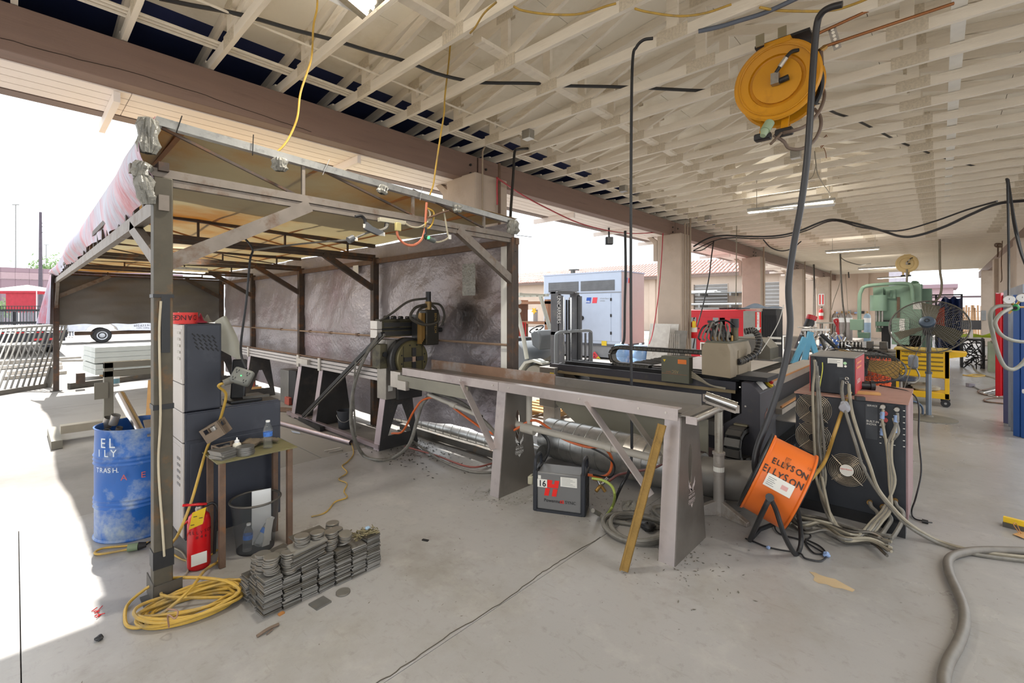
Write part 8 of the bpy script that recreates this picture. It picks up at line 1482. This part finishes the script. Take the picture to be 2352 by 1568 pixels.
# ceiling lights
tube_light('ceiling_light', PD(1716, 483, 8.9), PD(1918, 458, 8.2), 'nearest glowing strip light hung right of the drop cords', .14, watt=34)
tube_light('ceiling_light', PD(1896, 577, 14.5), PD(2020, 568, 13.6), 'second glowing strip light down the shop', .14, watt=34)
tube_light('ceiling_light', PD(1972, 616, 19.5), PD(2060, 611, 18.4), 'third strip light beside the cream reel', .14, watt=34)
tube_light('ceiling_light', PD(2016, 638, 25.5), PD(2084, 634, 24.0), 'farthest strip light above the green press', .14, watt=34)
tube_light('troffer_light', PD(770, -60, 2.95), PD(860, 18, 3.15), 'bright tube light cut by the top edge of the view', .3, watt=42)
tube_light('rear_fill_light', (-1.0, -2.5, 3.7), (.3, -2.5, 3.7), 'added fill light on the trusses over the open floor by the plate pile side', .14, watt=42)  # unseen lamp added behind the camera as fill
tube_light('side_fill_light', (1.6, 3.2, 3.7), (2.9, 3.2, 3.7), 'added fill light on the trusses over the aisle near the black cabinet', .14, watt=42)  # out-of-view lamp added as fill from the right
tube_light('side_fill_light', (2.2, 9.5, 3.7), (3.4, 9.5, 3.7), 'added fill light on the trusses over the aisle beside the blue rack', .14, watt=40)  # second out-of-view fill lamp added on the right
for i, (px, y0, y1, d, l) in enumerate([(1738, 395, 478, 8.7, 'thin chain at the left end of the nearest strip light'), (1905, 420, 455, 8.3, 'thin chain at the right end of the nearest strip light'), (1912, 545, 574, 14.2, 'thin chain of the second strip light'), (2010, 538, 572, 13.8, 'cord of the second strip light')]): one(MB().cyl(PD(px, y0, d), PD(px, y1, d), .006, n=6), 'light_chain', STEEL, l, 'chain')
cord('light_cable', [PD(1871, 348, 6.5), PD(1874, 375, 6.8), PD(1878, 400, 7.2), PD(1890, 422, 7.8), PD(1903, 440, 8.1), PD(1906, 452, 8.2)], .008, TAN, 'tan power cord curling down to the nearest strip light'); cord('light_cable', [PD(1874, 380, 6.8), PD(1868, 402, 6.9), PD(1858, 412, 7.0), PD(1850, 408, 7.0)], .006, TAN, 'short loop of cord beside the curling light cord')
for px, py, d, l in ((1828, 368, 5.6, 'small grey junction box on a truss below the yellow reel'), (1213, 334, 6.6, 'grey junction box where the ceiling conduits end by the first column'), (1432, 440, 9.0, 'little grey box on the trusses above the second bay'), (1626, 504, 13.5, 'far grey box on the trusses near the second column')):
    q = roof(px, py, 3.84); yk = .607 + .6096 * round((q.y - .607) / .6096); q = PY(px, py, yk); one(MB().bb(V((q.x - .06, yk - .05, 3.78)), V((q.x + .06, yk + .05, 3.889))), 'junction_box', GALV, l, 'box', bev=.004)
# cables over and under the trusses
zc_ = 4.02
def over(pts, z): return [G(px, py, z) for px, py in pts]
cord('roof_cable', [roof(*q) for q in [(365, -4), (440, 12), (555, 34), (680, 70), (760, 90), (850, 118), (930, 140), (1000, 168), (1065, 184), (1110, 190), (1210, 191), (1255, 193), (1300, 197), (1440, 200), (1580, 207), (1640, 208)]], .016, BLACK, 'long black cable lying over the trusses from the top left', 'cable', k=3)
cord('roof_cable', [roof(*q, 3.87) for q in [(1604, 72), (1650, 62), (1700, 47), (1760, 28), (1830, -4), (1850, -14)]], .016, M('grey_blue_cable', '5a6270', .5), 'grey cable slanting under the trusses left of the yellow reel', 'cable', k=3)
cord('roof_cable', [roof(*q, 3.87) for q in [(1080, 76), (1092, 62), (1105, 40), (1118, 24), (1140, 5)]], .008, YELL, 'short yellow cord hooked over the truss at the top middle'); cord('roof_cable', [roof(*q, 3.87) for q in [(1180, 15), (1200, 24), (1250, 32), (1310, 34), (1350, 28), (1390, 15), (1415, 8)]], .008, YELL, 'yellow cord swagging between trusses at the top middle'); cord('roof_cable', [roof(*q, 3.87) for q in [(1458, 20), (1490, 28), (1560, 37), (1620, 30), (1680, 10)]], .008, YELL, 'yellow cord swagging at the top left of the reel'); cord('roof_cable', [roof(*q, 3.87) for q in [(1745, 17), (1790, 24), (1870, 26), (1920, 22), (1960, 10), (2000, -6)]], .009, YELL, 'yellow cord swagging just above the yellow reel')
cord('roof_cable', [roof(*q, 4.0) for q in [(1876, 237), (1920, 260), (1958, 272), (2012, 298), (2065, 325), (2110, 342), (2154, 358), (2240, 382), (2265, 385)]], .014, BLACK, 'black cable weaving through the trusses right of the reel', 'cable', k=3)
cord('yellow_drop_cable', [PD(729, -20, 3.6), PD(728, 20, 3.6), PD(720, 60, 3.6), PD(716, 130, 3.6), PD(706, 165, 3.6), PD(690, 215, 3.6), PD(684, 265, 3.6), PD(672, 300, 3.6), PD(655, 330, 3.55), PD(632, 352, 3.5), PD(616, 357, 3.45)], .008, YELL, 'near yellow cord hanging from the roof to the shelter frame', k=7)
cord('yellow_drop_cable', [PD(1034, 105, 4.6), PD(1030, 150, 4.6), PD(1022, 220, 4.6), PD(1020, 260, 4.6), PD(1012, 310, 4.6), PD(1006, 350, 4.6), PD(1000, 390, 4.6), PD(995, 425, 4.6), PD(985, 455, 4.55), PD(980, 490, 4.5)], .009, YELL, 'far yellow cord hanging from the roof to the plug cluster', k=7)
cord('column_drop_cable', [PD(1212, 341, 6.4), PD(1190, 343, 6.2), PD(1182, 350, 6.1), PD(1179, 400, 6.0), PD(1174, 470, 5.6), PD(1172, 505, 5.2)], .018, BLACK, 'thick black cord dropping from the junction box to the shelter corner post', n=8)
cord('second_drop_cable', [PD(1436, 530, 10.0), PD(1437, 620, 10.0), PD(1435, 700, 10.0), PD(1434, 772, 9.8), PD(1430, 790, 9.8)], .03, BLACK, 'black cord hanging beside the drop cord before the generator', n=8)
cord('swag_cable', [PD(1593, 566, 12.4), PD(1625, 548, 12.4), PD(1660, 541, 12.2), PD(1720, 543, 11.8), PD(1780, 542, 11.2), PD(1830, 532, 10.6), PD(1880, 512, 10), PD(1912, 504, 9.6), PD(1960, 512, 9.2), PD(2020, 528, 8.8), PD(2070, 543, 8.4), PD(2110, 540, 8.1), PD(2170, 520, 7.6), PD(2230, 492, 7.1), PD(2290, 468, 6.7), PD(2360, 460, 6.4)], .022, BLACK, 'upper black cable of the bundle swagged across the shop', 'cable', 'swagged cable bundle', n=7)
cord('swag_cable', [PD(1593, 575, 12.4), PD(1640, 553, 12.4), PD(1680, 546, 12.1), PD(1740, 548, 11.8), PD(1800, 544, 11.2), PD(1850, 530, 10.6), PD(1912, 507, 9.6), PD(1980, 522, 9.0), PD(2060, 530, 8.4), PD(2140, 510, 7.8), PD(2220, 482, 7.2), PD(2290, 462, 6.7)], .015, BLK2, 'lower thinner cable of the bundle swagged across the shop', 'cable', 'swagged cable bundle', n=6)
cord('swag_cable', [PD(1640, 553, 12.4), PD(1639, 556, 12.38), PD(1634, 590, 12.2), PD(1628, 640, 12), PD(1615, 700, 11.8), PD(1600, 755, 11.6), PD(1592, 800, 11.5)], .016, BLACK, 'black cable hanging from the swag down beside the red compressor', 'cable')
cord('swag_cable', [PD(1592, 576, 12.4), PD(1612, 574, 12.4), PD(1640, 556, 12.4)], .014, BLACK, 'short cable tail at the second column end of the swag', 'cable')
cord('swag_loop', [PD(1753, 550, 11), PD(1770, 568, 11), PD(1795, 576, 11), PD(1820, 570, 11), PD(1840, 554, 11)], .014, BLK2, 'sagging loop of cable under the trusses left of the drop cable', 'cable')
RS_ = M('red_air_hose', 'a3313a', .45)
cord('red_air_hose', [PX(1142, 470, -4.4), PX(1142, 414, -4.4), PD(1148, 413, 6.3), PD(1200, 448, 7.0), PD(1260, 480, 7.8), PD(1330, 512, 8.8), PD(1400, 530, 9.8), PD(1450, 536, 10.6), PD(1500, 534, 11.0), PD(1521, 529, 11.1), PD(1522, 545, 11.1), PD(1519, 600, 11.0), PD(1512, 680, 10.9), PD(1500, 760, 10.8), PD(1491, 790, 10.7)], .012, RS_, 'thin red air hose strung from the first column to the second', 'hose', k=5)
for i, (pts, d, mt, r, l) in enumerate([([(1692, 520), (1691, 640), (1690, 700)], 12, TAN, .012, 'straight brown cord hanging before the third column'), ([(1868, 608), (1869, 660), (1868, 745)], 14, GREY, .02, 'left of two dark cords hanging by the fifth column'), ([(1870, 608), (1872, 680), (1872, 748)], 13.8, BLK2, .018, 'right of two dark cords hanging by the fifth column'), ([(1930, 585), (1932, 640), (1936, 700), (1942, 745), (1936, 768), (1922, 768), (1916, 755), (1922, 740)], 13, GREY, .03, 'thick grey hose hanging in a loop before the gas cylinders'), ([(1931, 586), (1931, 640), (1915, 690), (1910, 712)], 13.2, TAN, .012, 'thin cord slanting left of the looped grey hose'), ([(1942, 630), (1946, 690), (1948, 725)], 15, TAN, .014, 'thin cord slanting right of the looped grey hose'), ([(2158, 551), (2159, 620), (2163, 650), (2160, 676), (2150, 690), (2140, 695), (2130, 690)], 16, TAN, .03, 'tan cord curving down behind the far press'), ([(1949, 626), (1950, 638)], 18, BLK2, .03, 'short black pendant hanging from the far roof'), ([(2292, 562), (2292, 582), (2291, 590)], 15, RUST, .02, 'rusty rod hanging at the far right roof'), ([(2302, 556), (2300, 600), (2301, 640), (2298, 648)], 14, RUST, .012, 'thin brown cord at the far right column'), ([(1932, 592), (1945, 600), (1975, 608), (2000, 605)], 15, GREY, .02, 'grey cord swagging below the second strip light'), ([(1800, 700), (1790, 735), (1772, 770), (1745, 812)], 7, PAPR, .006, 'thin pale string slanting over the plasma table')]):
    d = d if d == 7 else (3.87 - HC) * FL / (HY - pts[0][1])
    cord('hanging_cable', ([] if d == 7 else [roof(*pts[0], 3.93)]) + [PD(*q, d) for q in pts], r, mt, l)
t = T('wire_ring', 'coil of brown wire hung under the far right roof', 'coil', PD(2293, 563, 15), w=True)
for k in range(3): MB().torus(PD(2290 + 3 * k, 563, 15), V((.6, .7, .3)), .07, .012, 14, 5).build('turn', RUST, t)
# flood light, plug cluster at the shelter frame
c = PX(1399, 553, -5.4); t = T('flood_light', 'black flood light under the eave soffit', 'light', c, w=True); MB().box(c, (.16, .1, .17), .8).build('lamp_body', BLK2, t, bev=.01); MB().bar(c, V((c.x - .03, c.y + .04, 3.532)), .03).build('lamp_arm', BLK2, t); MB().box(c + V((.06, -.05, 0)), (.13, .02, .14), .8).build('lamp_glass', M('lamp_glass', '6b6f72', .2), t)
PSX = -3.30
def pc(px, py, o=0): return PX(px, py, PSX + o)
t = T('power_strip', 'pale power strip tied under the shelter truss', 'power strip', pc(900, 507), w=True); a, b = pc(870, 504), pc(930, 513); MB().bar(a, b, .04, .035).build('strip_body', M('strip_cream', 'aba48f', .5), t, bev=.004)
MB().box(pc(914, 521, .03), (.03, .05, .07)).build('adapter', M('adapter_cream', 'b5a870', .5), t, bev=.006); MB().cyl(pc(889, 512, .02), pc(887, 522, .02), .018, n=10).build('plug', BLK2, t)
for i, (pts, r, mt, l) in enumerate([([(911, 528), (915, 545), (930, 560), (950, 563), (968, 550), (976, 525), (978, 495), (980, 465)], .011, M('salmon_cord', 'b5674a', .5), 'salmon orange cord drooping from the power strip adapter'), ([(930, 513), (945, 521), (965, 521), (983, 508), (988, 492), (982, 478)], .008, M('cream_cord', 'a39a84', .5), 'cream cord swagging right from the power strip'), ([(982, 478), (996, 488), (994, 510), (985, 524), (976, 522), (978, 510)], .008, YELL, 'yellow cord loop at the plug cluster'), ([(1018, 480), (1022, 500), (1028, 535), (1030, 545), (1020, 552), (1005, 556), (995, 553)], .008, M('cream_cord', 'a39a84'), 'cream cord ending in a plug at the right of the cluster'), ([(978, 522), (978, 535), (975, 540), (978, 548), (983, 549)], .010, BLACK, 'short black cord down to the lit green plug'), ([(1030, 484), (1010, 490), (995, 496), (982, 500)], .01, RUST, 'brown cord along the shelter truss at the plug cluster'), ([(816, 497), (830, 496), (838, 505), (840, 518), (850, 528), (862, 531)], .012, BLK2, 'black lead with socket end left of the power strip'), ([(862, 530), (845, 534), (830, 540), (812, 548)], .009, GREY, 'grey lead from the three-way splitter to the socket end'), ([(862, 530), (878, 528), (888, 522), (890, 514)], .014, GREY, 'corrugated grey lead from the splitter to the strip')]):
    cord('cluster_cable', [pc(px, py, .03 + .004 * i) for px, py in pts], r, mt, l)
one(MB().cyl(pc(980, 546, .05), pc(998, 553, .05), .022, n=12), 'lit_plug', M('plug_grey', '5f6360', .5), 'grey plug with green light at the plug cluster', 'plug'); one(MB().cyl(pc(983, 545, .075), pc(986, 546, .078), .012, n=8), 'plug_light', M('green_led', '3cff6a', .4, e=3), 'green pilot light on the plug at the cluster', 'light'); one(MB().cyl(pc(800, 552, .05), pc(812, 546, .05), .026, n=14), 'socket_end', M('socket_grey', '57585a', .5), 'ribbed grey socket end at the left of the plug cluster', 'socket'); one(MB().prism([(-.06, 0), (.05, -.03), (.10, .0), (.0, .03), (-.05, .06)], pc(852, 530, .06), YA, ZA, .03), 'splitter', M('socket_grey', '57585a'), 'three-way grey cable splitter left of the power strip', 'splitter')
for i, (px, py, w_, h, l) in enumerate([(872, 531, .05, .02, 'small white tag on the splitter lead'), (876, 537, .06, .03, 'larger white tag below the splitter'), (838, 519, .03, .03, 'white tag on the black lead left of the splitter'), (818, 549, .025, .025, 'white tag by the socket end'), (1033, 544, .03, .04, 'pale tag on the right cord of the cluster')]): q = pc(px, py, .07); one(MB().bb(q + V((0, -w_ / 2, -h / 2)), q + V((.003, w_ / 2, h / 2))), 'cord_tag', PAPR, l, 'tag')

random.seed(99); m = MB()
for k in range(170):
    x, y = random.uniform(-5, .8), random.uniform(.5, 4.4)
    if k % 3 == 0: x, y = random.gauss(-2.6, .6), random.gauss(1.6, .7)
    a = jit(3); s1, s2 = random.uniform(.002, .011), random.uniform(.0015, .004); c_, s__ = math.cos(a), math.sin(a)
    m.add([(x - c_ * s1, y - s__ * s1, .002), (x + s__ * s2, y - c_ * s2, .003), (x + c_ * s1, y + s__ * s1, .004), (x - s__ * s2, y + c_ * s2, .003)], [(0, 1, 2, 3)])
one(m, 'floor_litter', M('litter', '6b6358', .8, v=.3, sc=40), 'small dark crumbs of litter strewn over the open concrete floor', 'litter')['kind'] = 'stuff'
